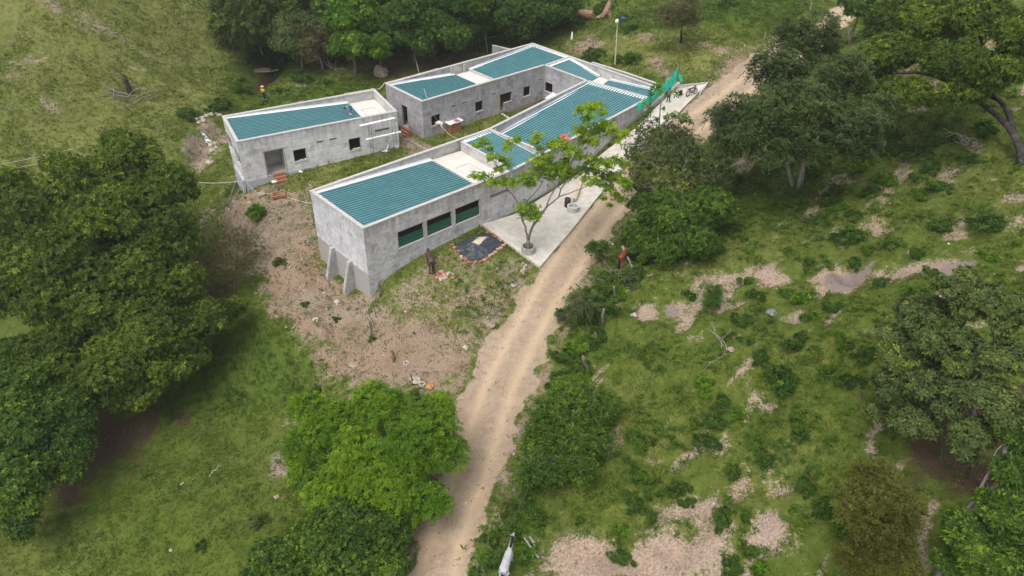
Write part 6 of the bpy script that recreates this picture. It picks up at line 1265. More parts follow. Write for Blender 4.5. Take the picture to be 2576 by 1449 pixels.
# sand heap under a black sheet, ringed with bricks
f4 = lambda x, y: S(1600 + x / 4.83, 880 + y / 4.83)
def tarp():
    out = [tuple(gr(*f4(*p))[:2]) for p in [(830, 362), (1000, 288), (1200, 195), (1400, 168), (1520, 158), (1600, 230), (1700, 290), (1790, 332), (1740, 400), (1640, 492), (1500, 590), (1330, 682), (1180, 692), (1080, 672), (970, 582), (875, 492)]]
    P = np.array(out); hole = [tuple(gr(*f4(*p))[:2]) for p in [(1330, 262), (1420, 285), (1500, 292), (1420, 360), (1350, 430), (1300, 475), (1240, 460), (1175, 438), (1250, 365)]]
    x = np.arange(P[:, 0].min(), P[:, 0].max(), .055); y = np.arange(P[:, 1].min(), P[:, 1].max(), .055); X, Y = np.meshgrid(x, y); d = np.maximum(sdist(out, X, Y), -1); h = ground0(X.ravel(), Y.ravel()).reshape(X.shape)
    bump = .75 * sstep(0, 1.9, d); wr = .16 * (np.abs(fbm(X / .9 + Y / 1.6, Y / .35 - X / 1.2, 5, 4) - .5)) + .1 * (fbm(X / .5, Y / .5, 8) - .5); Z = h + .05 + bump + wr * sstep(0, .5, d)
    c = P.mean(0); t = thing('plastic_sheet', 'crumpled black plastic sheet spread over the sand heap by the patio', 'tarpaulin', (c[0], c[1], gz(*c)))
    def sub(sel, name, mat, par, dz):
        ny, nx = X.shape; q = (np.arange(ny - 1)[:, None] * nx + np.arange(nx - 1)[None]); s = sel[:-1, :-1] & sel[1:, :-1] & sel[:-1, 1:] & sel[1:, 1:]; q = q[s]; F = np.stack([q, q + 1, q + nx + 1, q + nx], 1); u, inv = np.unique(F.ravel(), return_inverse=True)
        V = np.stack([X.ravel(), Y.ravel(), (Z + dz).ravel()], 1)[u] - np.array(par.location); return link(name, raw_mesh(name, V, inv, np.arange(len(F)) * 4), M[mat], par, True)
    hs = sdist(hole, X, Y); sub((d > 0) & (hs < 0), 'sheet', 'tarp_black', t, 0.0)
    t2 = thing('sand_pile', 'pale sand showing through the hole in the black sheet', 'sand heap', (c[0], c[1], gz(*c))); Z[:] = h + .05 + bump * 1.0; sub(hs > -.5, 'heap', 'sand', t2, -.02)
tarp()
bl = [(805, 388, 0), (845, 437, 1), (925, 508, 0), (975, 610, 2), (980, 662, 0), (1025, 642, 0), (1064, 668, 0), (1108, 712, 0), (1150, 724, 0), (1240, 714, 1), (1330, 707, 0), (1405, 674, 1), (1457, 647, 0), (1510, 597, 1), (1560, 567, 1), (1612, 527, 1), (1665, 470, 1), (1718, 447, 1), (1762, 398, 1), (1806, 375, 1), (1837, 345, 1), (1802, 318, 1), (1722, 305, 1), (1686, 262, 1), (1632, 240, 0), (1600, 213, 0), (1568, 180, 0), (1466, 152, 0)]
proto = {}
for i, (x, y, k) in enumerate(bl):
    p = gr(*f4(x, y)); m = ['brick_clay', 'brick_pale', 'brick_grey'][k]; mb = MB(); mb.box((0, 0, 0), (.3, .22, .16)); me = proto.get(m)
    if me is None:
        o = mb.obj('brick', M[m]); b = o.modifiers.new('Bevel', 'BEVEL'); b.width = .012; proto[m] = o
    else: o = me.copy(); COL.objects.link(o)
    o.location = p + [0, 0, .1]; o.rotation_euler = (float(rng.normal() * .06), float(rng.normal() * .06), float(rng.uniform(0, 1.6)))
    tag(o, ['orange clay block holding down the rim of the black plastic sheet', 'pale dusty clay block holding down the rim of the black plastic sheet', 'grey block at the left rim of the black plastic sheet'][k], 'brick', 'blocks round the black sheet')
# pallet of bricks under a zinc sheet in the courtyard
def brick_stack(name, label, p, rz, nx, ny, nz, size, mat='brick_clay', step=False):
    t = thing(name, label, 'bricks' if not step else 'steps', p, rz); a, b, c = size
    protos_ = None
    for k in range(nz):
        for j in range(ny - (k if step else 0)):
            for i in range(nx):
                if protos_ is None:
                    mb = MB(); mb.box((0, 0, 0), (a * .96, b * .96, c * .96)); protos_ = mb.obj('brick', M[mat], t); o = protos_
                else: o = protos_.copy(); COL.objects.link(o); o.parent = t
                o.location = ((i - (nx - 1) / 2) * a + .01 * math.sin(i * 7 + k * 3), ((j - (ny - 1) / 2) * b if not step else (j + k) * b) + .01 * math.sin(j * 5 + k), (k + .5) * c); o.rotation_euler = (0, 0, .03 * math.sin(i * 3.1 + j * 1.7 + k * 2.3))
    return t
zz2 = lambda x, y: S(1400 + x / 2.415, 100 + y / 2.415)
bp = gr(*zz2(893, 992)); ang = math.atan2(*(BI - B2)[::-1]); brick_stack('brick_stack', 'stack of orange clay blocks under a zinc sheet in the courtyard', bp, ang, 4, 3, 4, (.38, .36, .3))
t = thing('zinc_sheet', 'white corrugated zinc sheet lying on the courtyard brick stack', 'zinc sheet', bp + [0, 0, 1.24], ang + .08); mb = MB(); V = []
for i in range(34): x = -1.02 + i * .062; h = .02 * math.sin(i * 1.57) + .04 * math.sin(i * .2); V += [(x, -.68, h - .06), (x, .72, h + .02)]
mb.add(V, [(2 * i, 2 * i + 2, 2 * i + 3, 2 * i + 1) for i in range(33)]); mb.obj('sheet', M['zinc_white'], t)
for dx, dy, r in ((-.5, .25, .4), (-.2, .32, .9)): o = proto['brick_pale'].copy(); COL.objects.link(o); o.location = bp + [dx * math.cos(ang) - dy * math.sin(ang), dx * math.sin(ang) + dy * math.cos(ang), 1.38]; o.rotation_euler = (0, 0, r); tag(o, 'dusty block weighing down the zinc sheet', 'brick', 'blocks on the zinc sheet')
o = proto['brick_pale'].copy(); COL.objects.link(o); o.location = gr(*zz2(798, 1020)) + [0, 0, .1]; o.rotation_euler = (0, 0, .5); tag(o, 'single pale block on the grass left of the courtyard brick stack', 'brick')
ang_c = math.atan2(*(C4 - C2)[::-1])
zc = lambda x, y: S(850 + x / 2.8975, 300 + y / 2.8975)
brick_stack('brick_steps', 'orange block steps leading up to the wide doorway of the detached block', gr(*zc(728, 1190)) + [0, 0, -.02], ang_c, 3, 3, 3, (.4, .3, .25), step=True)
r3z = lambda x, y: S(1430 + x / 6.587, 330 + y / 6.587)
brick_stack('brick_steps', 'orange block steps at the end door of the rear wing', gr(*r3z(935, 1320)), math.atan2(*(B2 - B1)[::-1]), 3, 3, 3, (.4, .3, .25), step=True)
bx = gr(*zc(690, 1345)); t = thing('drain_surround', 'rectangular frame of orange blocks around a drain pit on the yard', 'drain frame', bx, .35); mb = MB()
for c, s in (((0, .42, .1), (1.3, .12, .26)), ((0, -.42, .1), (1.3, .12, .26)), ((.6, 0, .1), (.12, .72, .26)), ((-.6, 0, .1), (.12, .72, .26))): mb.box(c, s)
mb.obj('block_frame', M['brick_clay'], t); mb = MB(); mb.box((0, 0, .0), (1.08, .72, .1)); mb.obj('pit_fill', M['soil_dark'], t)
sb = gr(*zc(655, 1262)); t = thing('cleanout_pipe', 'short pipe stub with a white cap board and yellow cup near the orange steps', 'pipe', sb); mb = MB(); mb.tube([(0, 0, -.1), (0, 0, .75)], .05, 10); mb.obj('pipe', M['wood_dead'], t); mb = MB(); mb.box((0, 0, .77), (.5, .42, .05), .4); mb.obj('board', M['wood_white'], t); mb = MB(); mb.lathe([(0, .01), (.12, .01), (.15, .1), (.13, .1), (.1, .03)], (.08, .1, .79), 14); mb.obj('cup', M['paint_yellow'], t)
# satellite dish on the front parapet
dz = aty(*S(2149, 556), 66.3); q = A3 + u3 * ((dz[0] - A3[0]) * u3[0] + (dz[1] - A3[1]) * u3[1]); dc = np.array([q[0] + .12 * n3[0], q[1] + .12 * n3[1], 4.55]); t = thing('satellite_dish', 'red satellite dish with white marks on the front parapet behind the young tree', 'satellite dish', dc)
to = unit(np.array([-dc[0] * .6 - 4, -dc[1] * .6 + 6, 26 - dc[2]]) + [0, 0, 4.0]); zx = unit(np.cross([0, 0, 1.0], to)); zy = np.cross(to, zx); MM = np.stack([zx, zy, to], 1)
mb = MB(); mb.lathe([(0.0001, -.1), (.2, -.075), (.36, -.025), (.45, .02), (.46, .0), (.36, -.05), (.2, -.1), (.0001, -.125)], (0, 0, 0), 28, MM); mb.obj('dish', M['red_dish'], t, True)
mb = MB()
for cx, cy, w, h in [(-.05, -.05, .035, .1), (.02, -.02, .03, .14), (.08, -.04, .07, .03), (.08, .01, .07, .03), (.17, -.03, .03, .09), (.24, -.02, .07, .03), (.24, .04, .07, .03), (-.13, -.06, .03, .1), (-.17, -.02, .06, .025), (.2, .12, .02, .08), (.27, .1, .06, .02), (.24, .17, .02, .05)]: mb.box((0, 0, 0), (w, h, .01)); n = len(mb.v) - 8; rr = math.hypot(cx, cy); mb.v[n:] = [tuple(MM @ (np.array(v) + [cx, cy, -.11 + rr * rr * .52 + .02])) for v in mb.v[n:]]
mb.obj('marks', M['mark_white'], t)
mb = MB(); mb.tube([(0, 0, 0) - to * .12, (0, 0, -.35), (-.12 * n3[0], -.12 * n3[1], -.55)], .03, 7); mb.tube([-zy * .4 - to * .02, to * .35 - zy * .28], .015, 5); mb.obj('arm', M['steel_grey'], t)
# folded zinc sheet over the yard door of the cross wing
q = lerp(BI, A5, 3.6); t = thing('zinc_awning', 'white zinc sheet leaning as an awning at the inner corner of the courtyard', 'awning', (q[0] - .9, q[1] - .9, .95), math.atan2(*(A5 - BI)[::-1])); mb = MB(); V = []
for i in range(36): x = -1.6 + i * .09; V += [(x, -.55, -.1 + .02 * (i % 2)), (x, .75, .28 + .02 * (i % 2))]
mb.add(V, [(2 * i, 2 * i + 2, 2 * i + 3, 2 * i + 1) for i in range(35)]); mb.obj('sheet', M['zinc_white'], t); mb = MB()
for x in (-1.4, 1.4): mb.beam((x, -.45, -1.4), (x, -.45, -.1), .07, .07)
mb.obj('prop', M['wood_pale'], t)
# plank and yellow batten at the half-walled doorway
q = lerp(B2, BI, 11.2); n_b = np.array([ub[1], -ub[0]]); g0 = np.array([*(q + n_b * .1), -.42]); t = thing('batten', 'yellow batten standing upright against the left jamb of the half-walled doorway', 'batten', g0); mb = MB(); mb.beam((0, 0, 0), (-.04, .02, 2.25), .07, .05); mb.obj('stick', M['paint_yellow'], t)
t = thing('plank', 'pale plank used as a ramp at the half-walled doorway', 'plank', g0); mb = MB(); mb.beam((.22, -.05, .12), (.22 + n_b[0] * 1.3, -.05 + n_b[1] * 1.3, -.02), .32, .04); mb.obj('board', M['wood_pale'], t)
wq = lerp(B2, BI, 2.05); t = thing('cement_bag', 'crumpled white bag on the sill of the courtyard window', 'bag', (wq[0] + .1, wq[1] - .05, .82)); mb = MB(); mb.blob((0, 0, .14), (.42, .2, .2), 12, 14, .4); mb.blob((.3, -.1, -.12), (.12, .1, .25), 13, 10, .3); mb.obj('bag', M['bag_white'], t, True)
# scaffold in front of the detached block
def scaffold():
    t = thing('scaffold', 'rusty pipe scaffold with white planks at the right end of the detached block', 'scaffold', (0, 0, 0)); u = (C4 - C2) / np.linalg.norm(C4 - C2); n = np.array([u[1], -u[0]]); P = lambda s, d, z: np.array([*(C2 + u * s + n * d), z])
    for s in (13.1, 15.7):
        mb = MB()
        for d in (.35, 1.25): mb.tube([P(s, d, -.3), P(s, d, 3.5)], .025, 6)
        for z in (.3, 1.0, 1.7, 2.3, 3.1): mb.tube([P(s, .35, z), P(s, 1.25, z)], .018, 5)
        mb.obj('pipe_frame', M['steel_grey'], t)
    mb = MB(); mb.tube([P(13.1, 1.25, .1), P(15.7, 1.25, 1.6)], .018, 5); mb.tube([P(13.1, 1.25, 1.0), P(15.7, 1.25, .3)], .018, 5); mb.tube([P(13.1, .35, 1.7), P(15.7, .35, 1.9)], .018, 5); mb.obj('brace', M['steel_grey'], t)
    mb = MB(); mb.beam(P(12.1, .75, 3.5), P(15.9, .75, 3.62), .34, .06); mb.obj('plank', M['wood_white'], t)
    mb = MB(); mb.beam(P(12.5, .95, 1.98), P(16.4, .95, 2.06), .3, .06); mb.obj('plank', M['wood_white'], t)
scaffold()
gq = gr(*zc(1900, 850)); t = thing('timber_offcuts', 'white board offcuts lying crossed at the foot of the scaffold', 'boards', gq); mb = MB(); mb.beam((-.4, 0, .06), (.4, .1, .1), .16, .04); mb.beam((.1, -.15, .05), (.35, .2, .8), .14, .04); mb.beam((-.15, -.2, .12), (.05, .25, .16), .14, .04); mb.obj('boards', M['wood_white'], t)
gq = gr(*zc(2030, 815)); t = thing('bucket', 'white bucket at the right corner of the detached block', 'bucket', gq); mb = MB(); mb.lathe([(0, .02), (.13, .02), (.16, .36), (.175, .36), (.145, 0), (0, 0)], (0, 0, 0), 16); mb.obj('pail', M['plastic_white'], t, True); mb = MB(); mb.tube([(-.16, 0, .34), (-.12, -.14, .42), (.12, -.14, .42), (.16, 0, .34)], .008, 5); mb.obj('handle', M['steel_grey'], t)
gq = gr(*zc(945, 1085)); t = thing('cement_bag', 'crumpled white bag on the ground by the detached block', 'bag', gq); mb = MB(); mb.blob((0, 0, .1), (.3, .22, .12), 22, 12, .5); mb.obj('bag', M['bag_white'], t, True)
for s, lab in ((6.0, 'row of small white tiles on the window sill right of the wide doorway'), (11.7, 'row of white tiles on the sill of the far window of the detached block')):
    u = (C4 - C2) / np.linalg.norm(C4 - C2); t = thing('tile_offcuts', lab, 'tiles', (*(C2 + u * s), .7)); mb = MB()
    for i in range(7): mb.box((*((i - 3) * .13 * u + np.array([.0, .04 * math.sin(i * 2)])), .06), (.1, .1, .05 + .06 * (i % 3)), i * .7)
    mb.obj('tiles', M['bag_white'], t)
for s, z0, lab in ((.9, -1.2, 'slanted pale prop leaning on the foot of the detached block, lower one'), (2.2, -.7, 'slanted pale prop leaning on the west wall of the detached block, upper one')):
    q = C2 + uc * s; nn = np.array([-.87, -.49]); g1 = np.array([*(q + nn * 2.0), 0]); g1[2] = gz(g1[0], g1[1]); t = thing('prop', lab, 'prop', g1); mb = MB(); mb.beam((0, 0, 0), np.array([*(q + nn * .45), z0]) - g1, .09, .09); mb.obj('beam', M['wood_dead'], t)

# ------------------------------------------------------------------ poles, posts, ropes
pb = aty(*S(2401, 275), 92.5); ptop = aty(*S(2413, 78), pb[1]); t = thing('lamp_pole', 'thin wooden pole with a white lamp behind the right roof', 'lamp post', (pb[0], pb[1], min(pb[2], gz(pb[0], pb[1])))); b0 = np.array(t.location); mb = MB(); mb.tube([(0, 0, -.3), (ptop - b0) * .5, ptop - b0], [.1, .085, .06], 8); mb.obj('pole', M['wood_pale'], t)
e = ptop - b0; mb = MB(); mb.tube([e, e + [-.15, -.2, .15], e + [-.2, -.4, .1]], .03, 6); mb.obj('bracket', M['steel_grey'], t); mb = MB(); mb.blob(e + np.array([-.12, -.35, -.05]), (.24, .16, .26), 5, 12, .06); mb.obj('lamp_head', M['plastic_white'], t, True)
fx = lambda x, y: S(1900 + x / 2.07, 900 + y / 2.07)
def post(label, bx, by, tx, ty, r, mat='wood_grey', group=None, name='fence_post'):
    b = gr(bx, by); tp = aty(tx, ty, b[1]); L = tp - b
    t = thing(name, label, 'fence post', b, 0, group); mb = MB(); k = np.linspace(0, 1, 6)[:, None]; P = L * k + np.sin(k * 5 + bx) * r * .5; P[0] = (0, 0, -.2); mb.tube(P, r * np.array([1.1, 1, 1.05, .95, 1, .8]), 7); mb.obj('post', M[mat], t, True); return t
for lab, (bx, by), (tx, ty), r in [('grey fence post below the brush pile right of the road', (1035, 585), (1035, 445), .09), ('thick grey fence post with forked top right of the road', (940, 768), (948, 635), .13), ('thin black fence post between the two thick grey ones', (893, 922), (883, 818), .075), ('stout weathered fence post with knotted top nearest the road bend', (815, 1160), (788, 1010), .13)]: post(lab, *fx(bx, by), *fx(tx, ty), r, group='fence posts right of the road')
fl = lambda x, y: S(900 + x / 2.07, 1000 + y / 2.07)
for lab, (bx, by), (tx, ty), r in [('grey twin post leaning at the corner of the long building', (1208, 328), (1205, 190), .09), ('thin stake just below the corner of the long building', (1195, 412), (1178, 312), .035), ('second thin stake on the yard below the building corner', (1182, 498), (1145, 382), .035), ('third leaning thin stake on the yard beside the thick post', (1165, 568), (1115, 462), .035), ('thick dark fence post standing alone on the bare yard', (1142, 655), (1125, 522), .1), ('short broken grey post on the bare yard toward the road', (1325, 845), (1300, 755), .1), ('dark leaning post beside the white boulder', (1470, 1045), (1462, 945), .06), ('charred post beside the road just above the lime tree', (1578, 1175), (1535, 1105), .1)]: post(lab, *fl(bx, by), *fl(tx, ty), r, group='fence posts across the yard')
f7 = lambda x, y: S(2400 + x / 4.14, 200 + y / 4.14)
for lab, (bx, by), (tx, ty) in [('dark fence post just beyond the patio corner kerb', (1490, 490), (1497, 350)), ('leaning dark fence post beyond the motorbike', (1545, 440), (1600, 255)), ('grey fence post in the scrub by the far road', (1720, 280), (1740, 110)), ('fence post at the stony track end by the far road', (1870, 120), (1885, 20))]: post(lab, *f7(bx, by), *f7(tx, ty), .07, group='fence posts along the far road')
f2 = lambda x, y: S(2100 + x / 1.9815, y / 1.9815)
for lab, b, tp in [('pale post on the far field near the road', (2112, 90), (2118, 25)), ('pale leaning post in front of the tall feathery tree', (1752, 310), (1768, 245)), ('dark post at the far road bend', (2408, 280), (2402, 198))]: post(lab, *f2(*b), *f2(*tp), .07, 'wood_dead', 'fence posts along the far road')
f1 = lambda x, y: S(800 + x / 1.84, y / 1.84)
post('pale upright bamboo pole at the end of the wood', *f1(2032, 385), *f1(2017, 240), .05, 'wood_dead', None, 'bamboo_pole'); post('short pale stake left of the bamboo pole', *f1(1922, 342), *f1(1925, 275), .04, 'wood_dead', None, 'bamboo_pole')
def rail(name, label, a, b, za, zb, r, mat): p = gr(*a) + [0, 0, za]; q = gr(*b) + [0, 0, zb]; t = thing(name, label, 'pole', p); mb = MB(); mb.tube([(0, 0, 0), (q - p) * .5 + [0, 0, -.03], q - p], r, 6); mb.obj('pole', M[mat], t)
rail('bamboo_pole', 'pale bamboo rail lying level near the grey retaining wall', f1(1965, 335), f1(2200, 290), 1.0, 1.0, .05, 'wood_dead'); rail('bamboo_pole', 'thin bamboo rail sloping up from the short stake', f1(1930, 300), f1(2012, 275), .9, 1.2, .03, 'wood_dead')
f0 = lambda x, y: S(2200 + x / 4.853, y / 4.853)
rail('bamboo_pole', 'long pale bamboo lying across the field behind the rear roofs', f0(480, 775), f0(920, 440), .12, .2, .022, 'wood_dead')
# ropes and cables
def cable(label, pts, r, sag, mat='rope', name='cable'):
    P = []; 
    for a, b, s in zip(pts[:-1], pts[1:], sag):
        k = np.linspace(0, 1, 14)[:, None]; q = a + (b - a) * k; q[:, 2] -= (4 * s * k * (1 - k))[:, 0]; P.append(q[:-1])
    P = np.concatenate(P + [[pts[-1]]]); t = thing(name, label, 'cable', pts[0]); mb = MB(); mb.tube(P - pts[0], r, 5); mb.obj('line', M[mat], t)
wl = gr(1042, 150) + [0, 0, 1.2]
cable('white power line sagging from the wood over the rear wing to the front roof', [wl, onz(1075, 248, 4.6), np.array([-9.3, 75.9, 1.5]) + [0.55, .3, 0], np.array([-5.6, 65.9, 4.02])], .02, [.5, .3, .4])
cable('rope strung between the detached block and the rear wing', [np.array([-19, 76.9, 4.05]), np.array([-16, 78.7, 4.05]), np.array([-15.1, 80.5, 4.05]), np.array([-9.5, 85.7, 4.05])], .035, [.02, .35, .04])
cable('pale hose running from the detached block to the long building', [np.array([-12.4, 72.4, 1.4]), gr(1030, 352) + [0, 0, .05], gr(1075, 378) + [0, 0, .05]], .03, [.25, .02])
cable('white hose from the huge tree across to the corner of the detached block', [gr(440, 468) + [0, 0, .9], np.array([-27.1, 63.9, -.1])], .035, [.35])
cable('pale hose from the block corner across the yard to the brick frame', [np.array([-26.6, 63.9, -.1]), gr(655, 488) + [0, 0, .06], gr(690, 490) + [0, 0, .06]], .028, [.3, .0])
cable('pale hose lying across the yard toward the long building', [gr(722, 497) + [0, 0, .05], gr(750, 506) + [0, 0, .05], gr(784, 514) + [0, 0, .06]], .028, [0, 0])
cable('dark wire hanging down the slope beside the white horse', [gr(1352, 1215) + [0, 0, 1.6], gr(1235, 1449) + [0, 0, 1.3]], .022, [.25], 'cable_dark')
for i, (x, y, lab) in enumerate([(0, 428, 'upper thin wire across the left meadow'), (0, 445, 'lower thin wire across the left meadow')]): cable(lab, [gr(x, y + 8) + [0, 0, 1.0], gr(215, y - 40) + [0, 0, 1.0]], .018, [.1])

# ------------------------------------------------------------------ stones, logs, dead wood
def rock(label, x, y, r, mat='stone_pale', flat=.65, seed=0, cat='rock'):
    p = gr(x, y); o = MB().blob((0, 0, 0), (r, r * .8, r * flat), seed, 12, .3).obj('boulder', M[mat]); o.location = p + [0, 0, r * flat * .45]; o.rotation_euler = (0, 0, seed); tag(o, label, cat)
    return o
rk = rock('large pale boulder under the wood behind the rear wing', 961, 190, 1.05, 'stone_tan', .75, 3)
for lab, x, y, r, m in [('white flat boulder behind the dark leaning post', *fl(1500, 1015), .42, 'stone_pale'), ('rusty orange stone on the yard edge near the road', *fl(1617, 1060), .32, 'stone_orange'), ('tan boulder at the left road edge by the green weeds', *fl(2105, 570), .38, 'stone_tan'), ('white stone at the left road edge below the tan boulder', *fl(1903, 747), .28, 'stone_pale'), ('pale flat stone in front of the western buttresses', *fl(865, 380), .3, 'stone_pale'), ('white slab of stone on the yard left of the brick frame', *zc(505, 1335), .4, 'stone_pale'), ('pair of pale standing stones on the green weeds by the road', *fl(2290, 240), .24, 'stone_pale'), ('pale stone below the stream bank near the huge tree', 530, 412, .5, 'stone_pale'), ('pale rock near the top of the bare yard bank', *fl(690, 520), .26, 'stone_pale'), ('long pale rock in the eroded gully of the yard', *fl(1000, 890), .4, 'stone_tan'), ('white stone on the lower left grass', 458, 1218, .15, 'stone_pale'), ('flat grey stone lying on the lower left meadow', 430, 1385, .15, 'stone_pale'), ('pale rock at the scars beside the lime tree', 697, 1251, .2, 'stone_tan'), ('grey rock among the slope shrubs below the earth scars', 1940, 790, .45, 'steel_grey'), ('white stone beside the road under the foreground shrub', *fx(1190, 690), .25, 'stone_pale'), ('tan stone alone on the slope below the bent dead branch', *fx(1975, 970), .3, 'stone_tan')]: rock(lab, x, y, r, m, .55, int(x) % 17)
o = rock('white block standing on the stream stones', 508, 297, .3, seed=4)
for i, (x, y) in enumerate([(495, 300), (520, 293), (533, 290), (545, 287), (552, 291), (512, 305), (500, 310), (523, 360), (532, 368), (545, 372), (540, 362), (535, 380)]): rock('pale stone along the stream bed left of the detached block', x, y, .22 + .1 * (i % 3), seed=i)['group'] = 'stones along the stream bed'
for i, (x, y) in enumerate([(2140, 720), (2190, 760), (2165, 800), (2180, 840), (2130, 850), (2150, 905), (2165, 940), (2185, 890), (2120, 870), (2155, 830)]): rock('pale stone in the small heap at the patio corner', *f4(y * 0 + x, y),    .11 + .03 * (i % 3), seed=i)['group'] = 'heap of stones at the patio corner'
for i, (x, y) in enumerate([(500, 910), (590, 880), (530, 930), (640, 930), (600, 960), (680, 990), (700, 940), (660, 1010), (560, 990), (520, 1000), (470, 990), (740, 930), (690, 910), (820, 930), (830, 990), (650, 960), (630, 900), (600, 1020)]): rock(['broken orange block in the rubble heap behind the brown horse', 'pale stone in the rubble heap behind the brown horse'][i % 2], *f4(x, y), .15 + .05 * (i % 3), ['brick_clay', 'stone_pale'][i % 2], .6, i, ['brick', 'rock'][i % 2])['group'] = ['broken blocks in the rubble heap', 'stones in the rubble heap'][i % 2]
wst = gr(515, 345); t = bpy.data.objects
ws = MB(); sp = [gr(x, y) for x, y in ((507, 333), (511, 341), (516, 350), (521, 357), (517, 363))]; V = []
for i, p in enumerate(sp):
    w = .28 + .12 * i
    for s in (-1, 0, 1): V.append(p + [s * w, 0, .12 - .04 * abs(s)])
ws.add(V, [(i * 3 + j, i * 3 + j + 1, i * 3 + j + 4, i * 3 + j + 3) for i in range(4) for j in range(2)])
mw = NT('stream_water'); mw.fin(mw.mix(mw.ramp(mw.noise(mw.coord('World'), 5.0, 4), .45, .65), (.05, .05, .045), (.6, .62, .65)), .12, None, 0, .5)
ws.obj('stream_water', M['stream_water'], None, True)['kind'] = 'structure'
def log(name, label, a, b, za, zb, r0, r1, mat, cat='log', n=9):
    p = gr(*a) + [0, 0, za]; q = gr(*b) + [0, 0, zb]; t = thing(name, label, cat, p); k = np.linspace(0, 1, 10)[:, None]; P = (q - p) * k; g = np.random.default_rng(int(a[0])); mb = MB(); mb.tube(P + g.normal(size=P.shape) * r0 * .05, (r0 + (r1 - r0) * k[:, 0]) * g.uniform(.93, 1.07, 10), n); mb.obj('stem', M[mat], t, False); return t
log('fallen_log', 'huge fallen rotting log at the edge of the field behind the wood', (1408, 42), (1490, 48), .6, .6, .75, .62, 'wood_rot', n=12)
st_ = gr(1522, 46); t = thing('tree_stump', 'tall torn stump leaning beside the fallen log', 'stump', st_); mb = MB(); mb.tube([(-1.3, 0, 0), (-.5, 0, .25), (.1, 0, .9), (.4, .1, 1.9), (.55, .1, 2.6)], [.12, .35, .5, .4, .12], 9); mb.tube([(.9, 0, -.1), (.5, 0, .6), (.45, .1, 1.6)], [.3, .35, .2], 8); mb.obj('stump', M['wood_rot'], t)
log('fallen_branch', 'grey log leaning up out of the brush pile', fx(1185, 335), fx(1092, 208), .2, 1.0, .11, .12, 'wood_dead')
log('fallen_branch', 'bleached stick lying on the slope right of the white horse', (1355, 1410), (1318, 1362), .25, .35, .06, .05, 'wood_dead')
log('fallen_branch', 'rotten grey branch on the slope above the bleached stick', (1348, 1378), (1332, 1358), .2, .3, .09, .06, 'wood_dead')
def deadwood(name, label, base, spread, n, r, mat, seed, cat, up=.5, L=2.0):
    b = gr(*base); t = thing(name, label, cat, b); g = np.random.default_rng(seed); mb = MB()
    for i in range(n):
        a = g.uniform(0, 6.28); s = np.array([g.normal() * spread, g.normal() * spread, g.uniform(.05, .35)]); d = unit(np.array([math.cos(a), math.sin(a), g.uniform(-.1, up)])); l = L * g.uniform(.4, 1.1); P = limb(mb, s, s + d * l, r * g.uniform(.6, 1.2), r * .3, g, .1, 5, 6)
        for _ in range(2): k = int(g.integers(2, 5)); limb(mb, P[k], P[k] + unit(d + g.normal(size=3) * .6) * l * .4, r * .45, r * .2, g, .1, 4, 4)
    mb.obj('branches', M[mat], t, True); return t
deadwood('brush_pile', 'pile of grey dead branches by the road in front of the bay horse', fx(1050, 380), .5, 20, .035, 'wood_grey', 4, 'brush pile', .6, 1.9)
deadwood('brush_pile', 'heap of brown cut twigs along the rear wing under the wood', f1(1750, 440), 1.2, 30, .035, 'twig_brown', 5, 'brush pile', .3, 2.4)
deadwood('dead_branch', 'bleached fallen branch in the grass under the wide crowned tree', (2440, 372), .2, 9, .05, 'wood_dead', 6, 'dead branch', .5, 2.6)
deadwood('dead_branch', 'bare grey branch arching over the middle slope', (1820, 885), .15, 4, .04, 'wood_dead', 7, 'dead branch', .9, 2.6)
deadwood('dead_tree', 'grey dead snag with collapsed branches on the left meadow', (322, 245), .9, 16, .055, 'wood_dead', 8, 'dead tree', .35, 3.2)
p = gr(328, 235); t = thing('tree_stump', 'dark upright broken trunk in the middle of the dead snag', 'stump', p); mb = MB(); mb.tube([(0, 0, -.2), (-.05, 0, 1.0), (-.1, 0, 2.0), (-.12, .05, 2.4)], [.36, .3, .24, .1], 8); mb.tube([(-.1, 0, 2.2), (-1.0, .4, 2.8), (-2.1, .8, 3.5)], [.1, .07, .03], 5); mb.obj('trunk', M['bark_dark'], t)
deadwood('dead_branch', 'small fallen limb with one live sprig right of the snag', (384, 250), .1, 4, .045, 'wood_dead', 9, 'dead branch', .8, 1.8)
deadwood('dead_branch', 'bare limb caught in the shaded bank beside the bright tree', (845, 175), .2, 6, .06, 'wood_dead', 10, 'dead branch', .5, 3.0)
deadwood('fallen_branch', 'thin forked stick on the lower left grass', (536, 1188), .05, 3, .03, 'wood_pale', 11, 'stick', .3, 1.4)
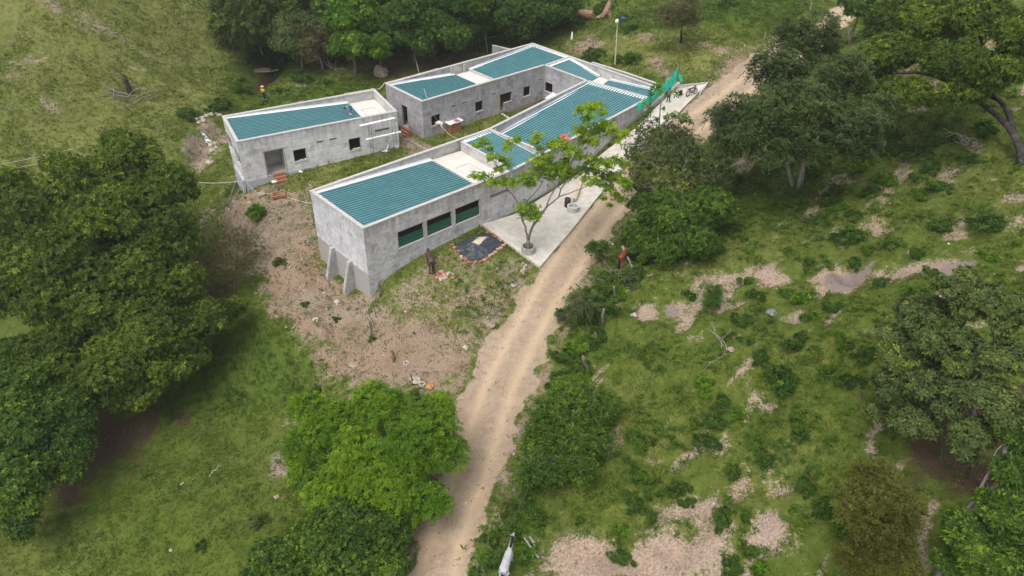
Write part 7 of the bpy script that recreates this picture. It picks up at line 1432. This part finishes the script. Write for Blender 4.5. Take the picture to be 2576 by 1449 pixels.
deadwood('fallen_branch', 'two crossed pale sticks on the yard below the twiggy tree', (728, 765), .06, 3, .03, 'wood_dead', 12, 'stick', .1, 1.0)
t = thing('culvert', 'tan concrete slab bridging the shaded gully under the wood', 'slab', gr(660, 180)); mb = MB(); mb.box((0, 0, .2), (2.2, 1.3, .18), .15); mb.box((1.6, .3, .1), (1.2, .3, .15), .6); mb.obj('slab', M['stone_tan'], t)
t = thing('marker_post', 'white painted marker stone on the grass behind the rear roofs', 'marker', gr(1438, 98)); mb = MB(); mb.tube([(0, 0, -.1), (.02, 0, .5), (.02, 0, 1.0)], [.16, .16, .08], 8); mb.obj('stone', M['plastic_white'], t)
t = thing('cloth', 'blue cloth hung on the bush beside the pole lamp', 'cloth', gr(1568, 62) + [0, 0, .8]); mb = MB(); mb.blob((0, 0, 0), (.4, .12, .28), 6, 12, .5); mb.obj('fabric', M['cloth_blue'], t, True)
o = rock('small blue wrapper on the weeds of the bare yard', 610, 590, .12, 'blue_plastic', .3, 2, 'litter')
for lab, x, y in [('worn tyre like concrete ring on the yard beside the road', *fl(1422, 875)), ('small concrete ring beside the orange stone', *fl(1550, 1043))]:
    p = gr(x, y); t = thing('pipe_ring', lab, 'concrete ring', p); mb = MB(); mb.lathe([(.15, 0), (.15, .16), (.24, .16), (.25, -.05)], (0, 0, 0), 18); mb.obj('ring', M['stone_pale'], t)

# ------------------------------------------------------------------ thin moist air over the valley
def make_haze():
    mb = MB(); mb.box((0, 190, 30), (900, 780, 100)); o = mb.obj('haze', None); tag(o, 'thin pale air over the valley', 'haze', kind='stuff')
    m = bpy.data.materials.new('haze'); m.use_nodes = True; t = m.node_tree; t.nodes.remove(t.nodes['Principled BSDF']); v = t.nodes.new('ShaderNodeVolumePrincipled')
    v.inputs['Color'].default_value = (.9, .93, .96, 1); v.inputs['Density'].default_value = .00032; v.inputs['Anisotropy'].default_value = .2
    t.links.new(v.outputs[0], t.nodes['Material Output'].inputs['Volume']); o.data.materials.append(m)
make_haze()
